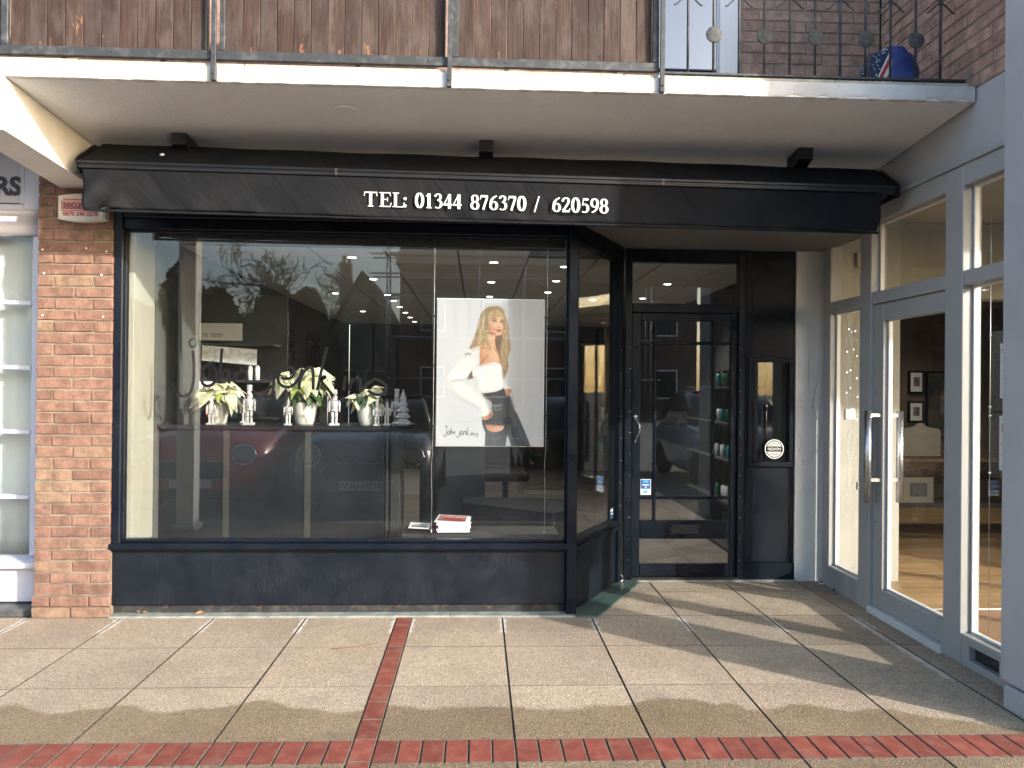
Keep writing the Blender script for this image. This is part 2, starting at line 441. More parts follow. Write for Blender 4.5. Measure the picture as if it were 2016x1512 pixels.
# ------------------------------------------------------------------ mesh building
class MB:
    """collects shapes of one part; build() links them as one mesh object"""
    def __init__(self):
        self.bm = bmesh.new()
    def _new(self, verts, faces, mat=0, smooth=False):
        vs = [self.bm.verts.new(v) for v in verts]
        out = []
        for f in faces:
            try:
                fc = self.bm.faces.new([vs[i] for i in f])
                fc.material_index = mat
                fc.smooth = smooth
                out.append(fc)
            except ValueError:
                pass
        return vs, out
    def box(self, x0, x1, y0, y1, z0, z1, bev=0.0, mat=0, jit=0.0, m=None, seg=1):
        if x0 > x1: x0, x1 = x1, x0
        if y0 > y1: y0, y1 = y1, y0
        if z0 > z1: z0, z1 = z1, z0
        P = [(x0, y0, z0), (x1, y0, z0), (x1, y1, z0), (x0, y1, z0), (x0, y0, z1), (x1, y0, z1), (x1, y1, z1), (x0, y1, z1)]
        F = [(0, 3, 2, 1), (4, 5, 6, 7), (0, 1, 5, 4), (1, 2, 6, 5), (2, 3, 7, 6), (3, 0, 4, 7)]
        vs, fs = self._new(P, F, mat)
        allv = vs
        if bev > 0:
            bev = min(bev, 0.45 * min(x1 - x0, y1 - y0, z1 - z0))
            es = list({e for f in fs for e in f.edges})
            r = bmesh.ops.bevel(self.bm, geom=es, offset=bev, segments=seg, profile=0.5, affect='EDGES', clamp_overlap=True, material=-1)
            allv = list({v for f in r['faces'] for v in f.verts})
            for f in r['faces']:
                f.material_index = mat
        if jit:
            for v in allv:
                v.co += Vector((rnd.uniform(-jit, jit), rnd.uniform(-jit, jit), rnd.uniform(-jit, jit)))
        if m is not None:
            for v in allv:
                v.co = m @ v.co
        return self
    def prism(self, poly, axis, a, b, mat=0, smooth=False, m=None):
        n = len(poly)
        def P(p, t):
            if axis == 'x': return (t, p[0], p[1])
            if axis == 'y': return (p[0], t, p[1])
            return (p[0], p[1], t)
        V = [P(p, a) for p in poly] + [P(p, b) for p in poly]
        if m is not None:
            V = [m @ Vector(v) for v in V]
        F = [tuple(range(n - 1, -1, -1)), tuple(range(n, 2 * n))]
        vs, fs = self._new(V, F, mat)
        for i in range(n):
            j = (i + 1) % n
            f = self.bm.faces.new((vs[i], vs[j], vs[n + j], vs[n + i]))
            f.material_index = mat
            f.smooth = smooth
        return self
    def tube(self, pts, r, n=8, mat=0, cap=True, closed=False):
        pts = [Vector(p) for p in pts]
        rings = []
        N = len(pts)
        up = Vector((0.0, 0.0, 1.0))
        for i, p in enumerate(pts):
            if closed:
                d = pts[(i + 1) % N] - pts[i - 1]
            else:
                d = pts[min(i + 1, N - 1)] - pts[max(i - 1, 0)]
            if d.length < 1e-9: d = Vector((0, 0, 1))
            d.normalize()
            a = d.cross(up)
            if a.length < 0.05: a = d.cross(Vector((0, 1, 0)))
            a.normalize()
            b = d.cross(a)
            rr = r[i] if isinstance(r, (list, tuple)) else r
            rings.append([self.bm.verts.new(p + rr * (math.cos(2 * math.pi * k / n) * a + math.sin(2 * math.pi * k / n) * b)) for k in range(n)])
        M_ = N if closed else N - 1
        for i in range(M_):
            A, B = rings[i], rings[(i + 1) % N]
            for k in range(n):
                f = self.bm.faces.new((A[k], A[(k + 1) % n], B[(k + 1) % n], B[k]))
                f.smooth = n > 4
                f.material_index = mat
        if cap and not closed:
            for rg in (rings[0][::-1], rings[-1]):
                f = self.bm.faces.new(rg)
                f.material_index = mat
        return self
    def lathe(self, prof, c=(0, 0, 0), n=20, mat=0, sx=1.0, sy=1.0, m=None):
        c = Vector(c)
        rings = []
        for (r, z) in prof:
            ring = []
            for k in range(n):
                a = 2 * math.pi * k / n
                v = c + Vector((sx * r * math.cos(a), sy * r * math.sin(a), z))
                if m is not None: v = m @ v
                ring.append(self.bm.verts.new(v))
            rings.append(ring)
        for A, B in zip(rings, rings[1:]):
            for k in range(n):
                f = self.bm.faces.new((A[k], A[(k + 1) % n], B[(k + 1) % n], B[k]))
                f.smooth = True
                f.material_index = mat
        for rg in (rings[0][::-1], rings[-1]):
            f = self.bm.faces.new(rg)
            f.material_index = mat
        return self
    def ball(self, c, r, n=12, sx=1, sy=1, sz=1, mat=0):
        prof = []
        k = max(4, n // 2)
        for i in range(k + 1):
            a = -math.pi / 2 + math.pi * i / k
            prof.append((max(1e-4, r * math.cos(a)), r * sz * math.sin(a)))
        return self.lathe(prof, c, n, mat, sx, sy)
    def grid(self, fn, nu, nv, thick=None, mat=0):
        """fn(u,v)->Vector ; two sided shell when thick (vector) given"""
        def sheet(off, flip):
            g = [[self.bm.verts.new(Vector(fn(i / nu, j / nv)) + off) for j in range(nv + 1)] for i in range(nu + 1)]
            for i in range(nu):
                for j in range(nv):
                    q = (g[i][j], g[i + 1][j], g[i + 1][j + 1], g[i][j + 1])
                    f = self.bm.faces.new(q[::-1] if flip else q)
                    f.smooth = True
                    f.material_index = mat
            return g
        A = sheet(Vector((0, 0, 0)), False)
        if thick is not None:
            B = sheet(Vector(thick), True)
            def strip(a, b):
                for k in range(len(a) - 1):
                    f = self.bm.faces.new((a[k], a[k + 1], b[k + 1], b[k]))
                    f.material_index = mat
            strip([A[i][0] for i in range(nu + 1)][::-1], [B[i][0] for i in range(nu + 1)][::-1])
            strip([A[i][nv] for i in range(nu + 1)], [B[i][nv] for i in range(nu + 1)])
            strip(A[0], B[0])
            strip(A[nu][::-1], B[nu][::-1])
        return self
    def ribbon(self, pts, w, y, t=0.0012, mat=0, contrast=None):
        """flat stroke in the xz plane at depth y, thickness t towards the viewer (-y)"""
        P = [Vector((p[0], p[1])) for p in pts]
        L, Rr = [], []
        for i, p in enumerate(P):
            d = P[min(i + 1, len(P) - 1)] - P[max(i - 1, 0)]
            if d.length < 1e-9: d = Vector((1, 0))
            d.normalize()
            ww = w[i] if isinstance(w, (list, tuple)) else w
            if contrast is not None:
                ww = contrast[0] + (contrast[1] - contrast[0]) * abs(d.y) ** 1.3
            nn = Vector((-d.y, d.x)) * ww * 0.5
            L.append(p + nn); Rr.append(p - nn)
        mk = lambda q, yy: self.bm.verts.new((q.x, yy, q.y))
        lf = [mk(q, y - t) for q in L]; rf = [mk(q, y - t) for q in Rr]
        lb = [mk(q, y) for q in L]; rb = [mk(q, y) for q in Rr]
        def F(*v):
            f = self.bm.faces.new(v); f.material_index = mat
        for i in range(len(P) - 1):
            F(lf[i], rf[i], rf[i + 1], lf[i + 1])
            F(lb[i], lb[i + 1], rb[i + 1], rb[i])
            F(lf[i], lf[i + 1], lb[i + 1], lb[i])
            F(rf[i + 1], rf[i], rb[i], rb[i + 1])
        F(lf[0], lb[0], rb[0], rf[0]); F(lf[-1], rf[-1], rb[-1], lb[-1])
        return self
    def mesh(self, name):
        me = bpy.data.meshes.new(name)
        bmesh.ops.recalc_face_normals(self.bm, faces=self.bm.faces[:])
        self.bm.to_mesh(me)
        self.bm.free()
        return me
    def build(self, name, mats, parent=None, m=None):
        if m is not None:
            self.bm.transform(m)
        me = self.mesh(name)
        for k in (mats if isinstance(mats, (list, tuple)) else [mats]):
            me.materials.append(M[k] if isinstance(k, str) else k)
        return link(name, me, parent)

def link(name, data, parent=None):
    o = bpy.data.objects.new(name, data)
    col.objects.link(o)
    if parent is not None:
        o.parent = parent
        o.matrix_parent_inverse = world_inv(parent)
    return o

def world_inv(o):
    mt = Matrix.Identity(4)
    chain = []
    while o is not None:
        chain.append(o)
        o = o.parent
    for q in reversed(chain):
        mt = mt @ q.matrix_parent_inverse @ Matrix.LocRotScale(q.location, q.rotation_euler, q.scale)
    return mt.inverted()

def tag(o, label=None, cat=None, group=None, kind=None):
    if label: o['label'] = label
    if cat: o['category'] = cat
    if group: o['group'] = group
    if kind: o['kind'] = kind
    return o

def thing(name, label, cat, loc=(0, 0, 0), group=None):
    o = bpy.data.objects.new(name, None)
    o.empty_display_size = 0.1
    col.objects.link(o)
    o.location = loc
    return tag(o, label, cat, group)

def struct(o):
    o['kind'] = 'structure'
    return o

def dup(o, loc=None, label=None, group=None, scale=None, rotz=None):
    """copy a thing with its parts and their sub-parts"""
    c = o.copy(); col.objects.link(c)
    if loc is not None: c.location = loc
    if label: c['label'] = label
    if group: c['group'] = group
    if scale is not None: c.scale = scale
    if rotz is not None: c.rotation_euler = (0, 0, rotz)
    for ch in list(o.children):
        d = ch.copy(); col.objects.link(d); d.parent = c
        for g in list(ch.children):
            e = g.copy(); col.objects.link(e); e.parent = d
    return c

def smooth_path(P, k=6, closed=False):
    P = [Vector(p) for p in P]
    if len(P) < 3: return P
    out = []
    n = len(P)
    rng = n if closed else n - 1
    for i in range(rng):
        if closed:
            a, b, c, d = P[(i - 1) % n], P[i], P[(i + 1) % n], P[(i + 2) % n]
        else:
            a, b, c, d = P[max(i - 1, 0)], P[i], P[i + 1], P[min(i + 2, n - 1)]
        for j in range(k):
            t = j / k
            out.append(0.5 * ((2 * b) + (c - a) * t + (2 * a - 5 * b + 4 * c - d) * t * t + (3 * b - a - 3 * c + d) * t ** 3))
    if not closed: out.append(P[-1])
    return out

def text_mesh(txt, size, bold=0.0, spacing=1.0, shear=0.0, align='LEFT'):
    cu = bpy.data.curves.new("lettering", 'FONT')
    cu.body = txt
    cu.size = size
    cu.extrude = 0.0006
    cu.offset = bold
    cu.space_character = spacing
    cu.shear = shear
    cu.align_x = align
    cu.resolution_u = 3
    tmp = bpy.data.objects.new("lettering", cu)
    col.objects.link(tmp)
    dg = bpy.context.evaluated_depsgraph_get()
    dg.update()
    me = bpy.data.meshes.new_from_object(tmp.evaluated_get(dg))
    bpy.data.objects.remove(tmp)
    bpy.data.curves.remove(cu)
    return me

FACE = Matrix.Rotation(math.pi / 2, 4, 'X')        # lettering that faces the street (-y)
def text_obj(name, txt, size, loc, mat, parent, bold=0.0, spacing=1.0, shear=0.0, align='LEFT', rot=None, label=None, flat=None):
    me = text_mesh(txt, size, bold, spacing, shear, align)
    mt = Matrix.Translation(Vector(loc)) @ (rot if rot is not None else FACE)
    me.transform(mt)
    me.materials.clear()
    me.materials.append(M[mat] if isinstance(mat, str) else mat)
    o = link(name, me, parent)
    if label: o['label'] = label
    return o

# ================================================================== GROUND
b = MB(); b.box(-40, 40, -60, -1.75, -0.42, -0.13); struct(b.build("road", 'asphalt'))
b = MB(); b.box(-250, 250, -250, 250, -1.2, -0.44); struct(b.build("ground", 'asphalt'))
b = MB()
for i in range(-12, 12):
    b.box(i * 0.914, i * 0.914 + 0.906, -1.745, -1.60, -0.13, -0.004, 0.008)
struct(b.build("kerb", simple("kerb concrete", (0.30, 0.29, 0.27), (0.24, 0.235, 0.22), 9, 0.9, bump=0.5)))
b = MB(); b.box(-12, 12, -1.598, 12, -0.40, -0.016)
pavement = struct(b.build("pavement", simple("sandy joint bed", (0.10, 0.085, 0.065), (0.17, 0.145, 0.11), 30, 0.95)))

slab_cache = {}
def slab(x0, x1, y0, y1, name="paving_slab", mat='paving', z=0.0, bev=0.0022):
    gx, gy = 0.0038, 0.0014
    key = (round(x1 - x0, 3), round(y1 - y0, 3), mat)
    if key not in slab_cache:
        q = MB(); w, d = key[0] / 2 - (gx if mat == 'paving' else .0018), key[1] / 2 - (gy if mat == 'paving' else .0016)
        q.box(-w, w, -d, d, -0.04, 0.0, bev, jit=0.0)
        me = q.mesh(name); me.materials.append(M[mat]); me.materials.append(M['joint_dirt'])
        for p_ in me.polygons: p_.material_index = 0 if p_.normal.z > 0.9 else 1
        slab_cache[key] = me
    o = bpy.data.objects.new(name, slab_cache[key])
    col.objects.link(o)
    o.parent = pavement
    o.location = ((x0 + x1) / 2, (y0 + y1) / 2, z + rnd.uniform(-0.0012, 0.0012))
    o.rotation_euler = (rnd.uniform(-.0012, .0012), rnd.uniform(-.0012, .0012), rnd.uniform(-.001, .001))
    return o

xs_r = [-0.6 + 0.6 * i for i in range(0, 6)]            # -0.6 .. 2.4
xs_l = [-0.7 - 0.6 * i for i in range(0, 8)][::-1]      # .. -0.7
cols = list(zip(xs_l, xs_l[1:])) + list(zip(xs_r, xs_r[1:])) + [(2.4, 3.0), (3.0, 3.6)]
rows = [(-1.595, -1.41), (-1.41, -0.81), (-0.81, -0.21), (0, 0.6), (0.6, 1.2), (1.2, 1.8), (1.8, 2.4), (2.4, 2.76)]
for (x0, x1) in cols:
    for (y0, y1) in rows:
        if x1 < 0.05 and y0 > 1.75: continue
        if x0 < 0.55 and y0 > 1.75:
            if y0 < 2.3: slab(max(x0, 0.30), x1, y0, y1)
            continue
        if x0 > 2.39:
            if y0 >= 0.55 and x0 < 2.5: slab(2.4, 2.60, y0, y1)
            elif y1 < 0.7: slab(x0, x1, y0, y1)
            continue
        slab(x0, x1, y0, y1)
# red strip running towards the shop, and the red soldier course across the front
y = -1.59
while y < 1.79:
    slab(-0.7, -0.6, y, min(y + 0.2, 1.795), "red_paver", 'paver', 0.0005, 0.003)
    y += 0.2
x = -0.6
while x < 3.4:
    slab(x, x + 0.1, -0.21, 0.0, "red_paver", 'paver', 0.0005, 0.004); x += 0.1
x = -0.8
while x > -4.2:
    slab(x, x + 0.1, -0.21, 0.0, "red_paver", 'paver', 0.0005, 0.004); x -= 0.1

# slate edging along the shopfront
th = thing("slate_threshold", "grey green slate edging laid along the foot of the black shopfront", "threshold", (-1, 1.8, 0))
b = MB()
for xa, xb in ((-2.585, -1.55), (-1.546, -0.35), (-0.346, 0.488)):
    b.prism([(xa, 1.778), (xb, 1.766 if xb > 0 else 1.776), (xb, 1.96), (xa, 1.96)], 'z', -0.01, 0.0125)
b.build("edging_stone", 'stone_grey', th)
b = MB(); b.prism([(0.492, 1.766), (0.645, 1.755), (1.105, 2.63), (1.105, 2.72), (0.97, 2.72), (0.5, 1.89)], 'z', -0.01, 0.0135)
o = b.build("corner_stone", 'stone_green', th); o['label'] = "dark green slate wedge under the angled side window"
b = MB(); b.prism([(1.109, 2.695), (2.39, 2.695), (2.39, 2.76), (1.109, 2.76)], 'z', -0.01, 0.0125); b.build("edging_stone", 'stone_grey', th)

# ================================================================== BRICK WORK
def brick_set(mat, n=6, L=0.215, H=0.065, D=0.03, jit=0.0026):
    out = []
    for i in range(n):
        q = MB(); q.box(-L / 2, L / 2, 0, D, -H / 2, H / 2, 0.004, jit=jit)
        me = q.mesh("brick"); me.materials.append(M[mat]); out.append(me)
    return out
brick_A = brick_set('brick'); brick_U = brick_set('brick_up')

def put_brick(meshes, parent, u0, u1, z, plane, axis, H=0.065, name="brick", out=None):
    """plane: coordinate of the brick face; axis 'y' faces -y, 'x' faces -x"""
    o = bpy.data.objects.new(name, rnd.choice(meshes)); col.objects.link(o)
    o.parent = parent; o.matrix_parent_inverse = world_inv(parent)
    pr = rnd.uniform(-0.002, 0.002) if out is None else out
    if axis == 'y':
        o.location = ((u0 + u1) / 2, plane + pr, z)
        o.scale = ((u1 - u0) / 0.215, 1, H / 0.065)
    else:
        o.location = (plane + pr, (u0 + u1) / 2, z)
        o.rotation_euler = (0, 0, -math.pi / 2)
        o.scale = ((u1 - u0) / 0.215, 1, H / 0.065)
    return o

pier = thing("brick_pier", "red brick pier with sandy mortar between the white shop and the black shopfront", "brick pier", (-2.83, 1.8, 0))
PX0, PX1, PY = -3.07, -2.588, 1.790
b = MB(); b.box(PX0 + 0.004, PX1 - 0.006, PY + 0.007, 2.2, -0.02, 3.1); b.build("mortar_bed", 'mortar', pier)
for k in range(40):
    z = 0.0375 + k * 0.075
    lo = -0.002 if k > 1 else -0.010
    ext = 0.0 if k > 1 else 0.008
    if k % 2 == 0:
        mid = -2.835 + rnd.uniform(-.006, .006)
        spans = [(PX0 - ext, mid - .005), (mid + .005, PX1 + ext)]
    else:
        a1 = PX0 + 0.105 + rnd.uniform(-.006, .006); a2 = PX1 - 0.125 + rnd.uniform(-.006, .006)
        spans = [(PX0 - ext, a1 - .005), (a1 + .005, a2 - .005), (a2 + .005, PX1 + ext)]
    for u0, u1 in spans:
        put_brick(brick_A, pier, u0, u1, z, PY, 'y', out=rnd.uniform(-.003, .001) + lo)
    # return of the pier beside the shopfront
b = MB()
for (px, pz) in ((-3.04, 2.415), (-2.63, 2.41), (-3.03, 2.26), (-2.66, 2.255), (-3.035, 1.985), (-2.645, 1.98), (-2.76, 2.43)):
    b.ball((px, PY - 0.002, pz), 0.007, 8)
b.build("wall_plug", 'white', pier)

up = thing("upper_brick_wall", "shaded brown brick wall behind the iron balcony railing", "wall", (2.1, 1.85, 3.27))
b = MB(); b.box(1.605, 2.598, 1.857, 2.1, 3.27, 4.9); b.build("mortar_bed", 'mortar_up', up)
for k in range(0, 21):
    z = 3.31 + k * 0.075
    x = 1.61 - (0.1125 if k % 2 else 0) + 0.02
    while x < 2.6:
        a0, a1 = max(x, 1.61), min(x + 0.215, 2.592)
        if a1 - a0 > 0.03: put_brick(brick_U, up, a0, a1, z, 1.852, 'y')
        x += 0.225
side = thing("side_brick_wall", "brick return wall above the grey gallery beam, running back from the street", "wall", (2.6, 1.2, 3.25))
b = MB(); b.box(2.607, 2.9, 0.34, 1.85, 3.252, 4.9); b.build("mortar_bed", 'mortar_up', side)
for k in range(0, 21):
    z = 3.31 + k * 0.075 - 0.018
    yy = 0.345 - (0.1125 if k % 2 else 0)
    while yy < 1.85:
        a0, a1 = max(yy, 0.345), min(yy + 0.215, 1.846)
        if a1 - a0 > 0.03: put_brick(brick_U, side, a0, a1, z, 2.602, 'x')
        yy += 0.225

# ================================================================== UPPER BUILDING SHELL
shell = thing("shop_building", "body of the two storey shop building behind the balcony", "building", (0, 2, 3))
b = MB(); b.box(-7, 1.045, 1.88, 2.2, 3.27, 6.2); b.box(1.049, 2.6, 1.9, 2.2, 4.92, 6.2)
b.build("upper_wall", 'brick_up', shell)
b = MB(); b.box(-7, 9.5, 2.21, 13, 4.95, 6.2); b.build("roof", 'asphalt', shell)
b = MB(); b.box(-7, 2.598, 2.78, 11.2, 2.70, 3.25); b.box(-7, 2.598, 1.93, 2.776, 2.80, 3.25); b.box(2.905, 9.5, 0.40, 11.2, 3.05, 3.25)
b.build("first_floor", 'soffit', shell)
b = MB(); b.box(2.63, 9.5, 0.36, 2.2, 3.27, 6.2); b.build("gallery_upper_wall", 'brick_up', shell)

# balcony door with pale frame
bd = thing("balcony_door", "white framed glazed balcony door reflecting blue sky beside the planks", "door", (1.3, 1.86, 3.27))
b = MB(); b.box(1.05, 1.455, 1.872, 1.884, 3.30, 4.88); b.build("pane", 'glass_balc', bd)
b = MB(); b.box(1.462, 1.595, 1.838, 1.90, 3.275, 4.9, 0.006); b.box(1.452, 1.4615, 1.86, 1.90, 3.275, 4.9); b.build("frame", 'upvc', bd)
b = MB(); b.box(1.05, 1.46, 1.95, 1.97, 3.27, 4.9); b.build("sky_reflection_sheet", simple("painted sky reflection blue", (0.10, 0.20, 0.50), (0.17, 0.29, 0.60), 6, 0.9, stretch=(3, 1, 0.1)), bd)  # blue sheet behind the pane, its colour stands in for reflected sky

# ================================================================== BALCONY
bal = thing("balcony", "concrete balcony slab with a white painted edge over the shopfront", "balcony", (0, 0.8, 3.17))
def slab_edge():
    q = MB()
    n = 150
    X0, X1 = -6.0, 2.585
    prof_n = 7
    rows_ = []
    for i in range(n + 1):
        xx = X0 + (X1 - X0) * i / n
        rag = 0.016 * rnd.random() ** 3
        pts = [(0.90, 3.1655), (0.812, 3.1655 + rag * .3), (0.802 + 0.002 * rnd.random(), 3.168 + rag), (0.800 + .0015 * rnd.random(), 3.19),
               (0.800 + .0015 * rnd.random(), 3.235), (0.803, 3.252), (0.90, 3.2525)]
        rows_.append([q.bm.verts.new((xx, p[0], p[1])) for p in pts])
    for i in range(n):
        for j in range(prof_n - 1):
            q.bm.faces.new((rows_[i][j], rows_[i + 1][j], rows_[i + 1][j + 1], rows_[i][j + 1]))
    q.bm.faces.new(rows_[-1]); q.bm.faces.new(rows_[0][::-1])
    return q
slab_edge().build("painted_edge", 'white_edge', bal)
b = MB(); b.prism([(0.806, 3.168), (1.848, 3.085), (1.848, 3.250), (0.806, 3.250)], 'x', -6, 2.59)
b.build("soffit", 'soffit', bal)
b = MB()
xx = -6.0
while xx < 2.55:
    w = rnd.uniform(0.7, 1.3); x2 = min(xx + w, 2.56)
    q0 = rnd.uniform(0, .004)
    b.box(xx, x2 - 0.003, 0.808 + q0, 1.84, 3.2535, 3.272 - q0 * .6, 0.004, jit=0.001); xx = x2
b.build("screed", 'screed', bal)
b = MB(); b.lathe([(0.06, 0), (0.062, -0.004), (0.05, -0.008), (0.001, -0.008)], (-0.96, 1.09, 3.1455), 18, sx=1, sy=0.8); b.build("patch", 'soffit', bal)

# timber balustrade
tb = thing("timber_balustrade", "weathered upright timber boards in a black metal frame along the balcony", "balustrade", (-1, 0.82, 3.28))
pl_mesh = []
for i in range(5):
    q = MB(); q.box(-0.0452, 0.0452, 0, 0.018, 0, 1.05, 0.003, jit=0.0006)
    me = q.mesh("plank"); me.materials.append(M['plank']); pl_mesh.append(me)
panels = [(-5.2, -4.02), (-3.96, -2.715), (-2.685, -1.645), (-1.555, -0.375), (-0.305, 0.765)]
for (a, c) in panels:
    n = max(1, round((c - a) / 0.0925)); w = (c - a) / n
    for i in range(n):
        o = bpy.data.objects.new("plank", pl_mesh[i % 5]); col.objects.link(o)
        o.parent = tb; o.matrix_parent_inverse = world_inv(tb)
        o.location = (a + (i + .5) * w, 0.826 + rnd.uniform(-.001, .001), 3.325)
        o.scale = (w / 0.0925, 1, 1)
b = MB(); b.box(-5.3, 0.80, 0.797, 0.822, 3.283, 3.332, 0.003, jit=.0006); b.build("bottom_rail", 'iron', tb)
b = MB(); b.box(-5.3, 0.80, 0.797, 0.85, 4.36, 4.40, 0.004); b.build("top_rail", 'iron', tb)
for (a, c) in ((-2.72, -2.684), (-1.578, -1.552), (-0.335, -0.300), (0.766, 0.80), (-1.655, -1.645), (-0.378, -0.371)):
    b = MB(); b.box(a, c, 0.799, 0.824, 3.334, 4.358, 0.002); b.build("stile", 'iron', tb)
for xx in (-2.72 - 1.24, -1.603, -0.348, 0.815):
    b = MB(); mm = Matrix.Translation((xx, 0.783, 3.165)) @ Matrix.Rotation(R(1.6), 4, 'X') @ Matrix.Rotation(R(0.6 if xx < 0 else -0.4), 4, 'Y')
    b.box(-0.0125, 0.0125, -0.008, 0.008, 0.0, 1.3, 0.002, m=mm)
    b.box(-0.013, 0.013, 0.0082, 0.022, 0.0, 0.085, 0.002, m=mm)
    o = b.build("post", 'iron', tb)
    q = MB(); q.lathe([(0.006, 0), (0.006, 0.005), (0.004, 0.007), (.0005, .007)], (0, 0, 0), 8, m=Matrix.Translation((xx, 0.7745, 3.20)) @ Matrix.Rotation(R(90), 4, 'X')); q.build("bolt", 'iron', o)
b = MB()
for xx in [-3.4 + 0.42 * i for i in range(10)]:
    b.ball((xx, 0.797, 3.308 + 0.004 * (int(xx * 10) % 2)), 0.005, 8)
b.build("rivet", 'iron', tb)
b = MB()
for xx in (-2.42, -0.86, -0.05, 0.55, -1.9):
    b.box(xx, xx + 0.025, 0.83, 0.85, 3.268, 3.286)
b.build("foot", 'iron', tb)

# wrought iron railing on the right
ir = thing("iron_railing", "thin iron railing with round discs and scrolls at the right of the balcony", "railing", (1.7, 0.86, 3.29))
b = MB(); b.box(0.832, 2.56, 0.838, 0.862, 3.291, 3.305, 0.002); b.build("bottom_rail", 'iron', ir)
b = MB(); b.box(0.832, 2.56, 0.835, 0.865, 4.16, 4.185, 0.002); b.build("top_rail", 'iron', ir)
disc = MB(); disc.lathe([(0.0005, -0.004), (0.043, -0.004), (0.046, -0.002), (0.046, 0.002), (0.043, 0.004), (.0005, .004)], (0, 0, 0), 22, m=Matrix.Rotation(R(90), 4, 'X'))
disc = disc.mesh("disc"); disc.materials.append(M['galv'])
barm = MB(); barm.tube([(0, 0, 0), (0, 0, 0.42), (0, 0, 0.855)], 0.0075, 8); barm = barm.mesh("bar"); barm.materials.append(M['iron'])
scr = MB()
for sgn in (-1, 1):
    pth = [(0, 0, 0.02), (sgn * 0.02, 0, 0.012), (sgn * 0.048, 0, -0.012), (sgn * 0.066, 0, -0.03), (sgn * 0.079, 0, -0.034)]
    scr.tube(smooth_path(pth, 4), 0.0045, 6)
    scr.tube(smooth_path([(0, 0, 0.02), (sgn * 0.035, 0, 0.06), (sgn * 0.06, 0, 0.12), (sgn * 0.03, 0, 0.17), (0.0, 0, 0.15)], 4), 0.0045, 6)
scr = scr.mesh("scroll"); scr.materials.append(M['iron'])
for i in range(11):
    xx = 0.973 + i * 0.1442
    o = bpy.data.objects.new("bar", barm); col.objects.link(o); o.parent = ir; o.matrix_parent_inverse = world_inv(ir)
    o.location = (xx, 0.85, 3.3055)
    nm, me, zz = ("disc", disc, 3.517) if i % 2 else ("scroll", scr, 3.715)
    o = bpy.data.objects.new(nm, me); col.objects.link(o); o.parent = ir; o.matrix_parent_inverse = world_inv(ir)
    o.location = (xx, 0.84 if i % 2 else 0.848, zz)
    if i % 2: o.rotation_euler = (0, rnd.uniform(0, 3), 0)
b = MB()
for xx in (1.29, 1.83, 2.35): b.lathe([(0.011, 0), (0.013, 0.01), (0.008, 0.02)], (xx, 0.85, 3.273), 8)
b.build("foot", 'iron', ir)

# bag on the balcony
def bag_mat():
    t = NT("printed blue carrier bag")
    x, y, z = t.xyz(t.n('ShaderNodeTexCoord').outputs['Object'])
    blue = t.mix(t.mapr(t.noise(13, 5), 0.35, 0.75), (0.018, 0.035, 0.16), (0.05, 0.085, 0.27))
    v = t.voro(62.0)
    stars = t.mapr(v.outputs['Distance'], 0.25, 0.34, 1, 0)
    navy = t.mix(stars, (0.012, 0.02, 0.055), (0.40, 0.45, 0.55))
    d = t.math('SUBTRACT', t.math('MULTIPLY', z, 0.50), t.math('ADD', x, 0.155))   # diagonal
    band = t.math('MULTIPLY', t.math('SUBTRACT', 0.0, d), 1.0)
    st = t.math('PINGPONG', t.math('MULTIPLY', d, 1.0), 0.022)
    red = t.mapr(st, 0.009, 0.013)
    stripes = t.mix(red, (0.62, 0.62, 0.62), (0.42, 0.03, 0.035))
    left = t.mapr(d, -0.002, 0.002)
    c = t.mix(left, stripes, navy)
    right = t.mapr(x, -0.042, -0.036)
    c = t.mix(right, c, blue)
    nrm = t.bump(t.noise(16, 6, 0.6), 0.6, 0.02)
    return t.bsdf(c, 0.55, 0.35, 0, nrm)
bag = MB()
def bagf(u, v):
    a = 2 * math.pi * u
    zz = v * 0.245
    k = (1 - 0.55 * max(0, v - .55) ** 1.3 * 1.6) * (0.93 + .07 * math.sin(5 * a + 3 * v))
    ex = abs(math.cos(a)) ** 0.6 * (1 if math.cos(a) >= 0 else -1)
    ey = abs(math.sin(a)) ** 0.6 * (1 if math.sin(a) >= 0 else -1)
    return (0.165 * k * ex, 0.11 * k * ey, zz + 0.014 * math.sin(3 * a) * v)
bag.grid(bagf, 40, 14)
bag.prism([(0.165 * 0.6 * math.cos(2 * math.pi * i / 16), 0.06 * math.sin(2 * math.pi * i / 16)) for i in range(16)], 'z', 0.232, 0.246)
bo = bag.build("carrier_bag", bag_mat())
bo.location = (2.215, 1.02, 3.274)
tag(bo, "blue bag with a stars and red stripes print lying behind the balcony railing", "bag")

# concrete beam at the left
bm_ = thing("concrete_beam", "white painted concrete beam carrying the balcony above the brick pier", "beam", (-2.81, 1.3, 2.83))
b = MB(); b.prism([(0.806, 2.882), (1.22, 2.858), (1.789, 2.822), (1.789, 3.088), (0.806, 3.163)], 'x', -2.925, -2.70); b.build("beam_body", simple("white beam paint", (0.80, 0.79, 0.75), (0.72, 0.70, 0.66), 4, 0.85, bump=0.35, bscale=50), bm_)

# ================================================================== SHOPFRONT
fas = thing("fascia_wall", "plain rendered strip of wall above the black shopfront, behind the awning", "wall", (0, 1.9, 2.8))
b = MB(); b.box(-2.584, 2.575, 1.858, 1.925, 2.712, 3.083); b.build("render", 'soffit', fas)

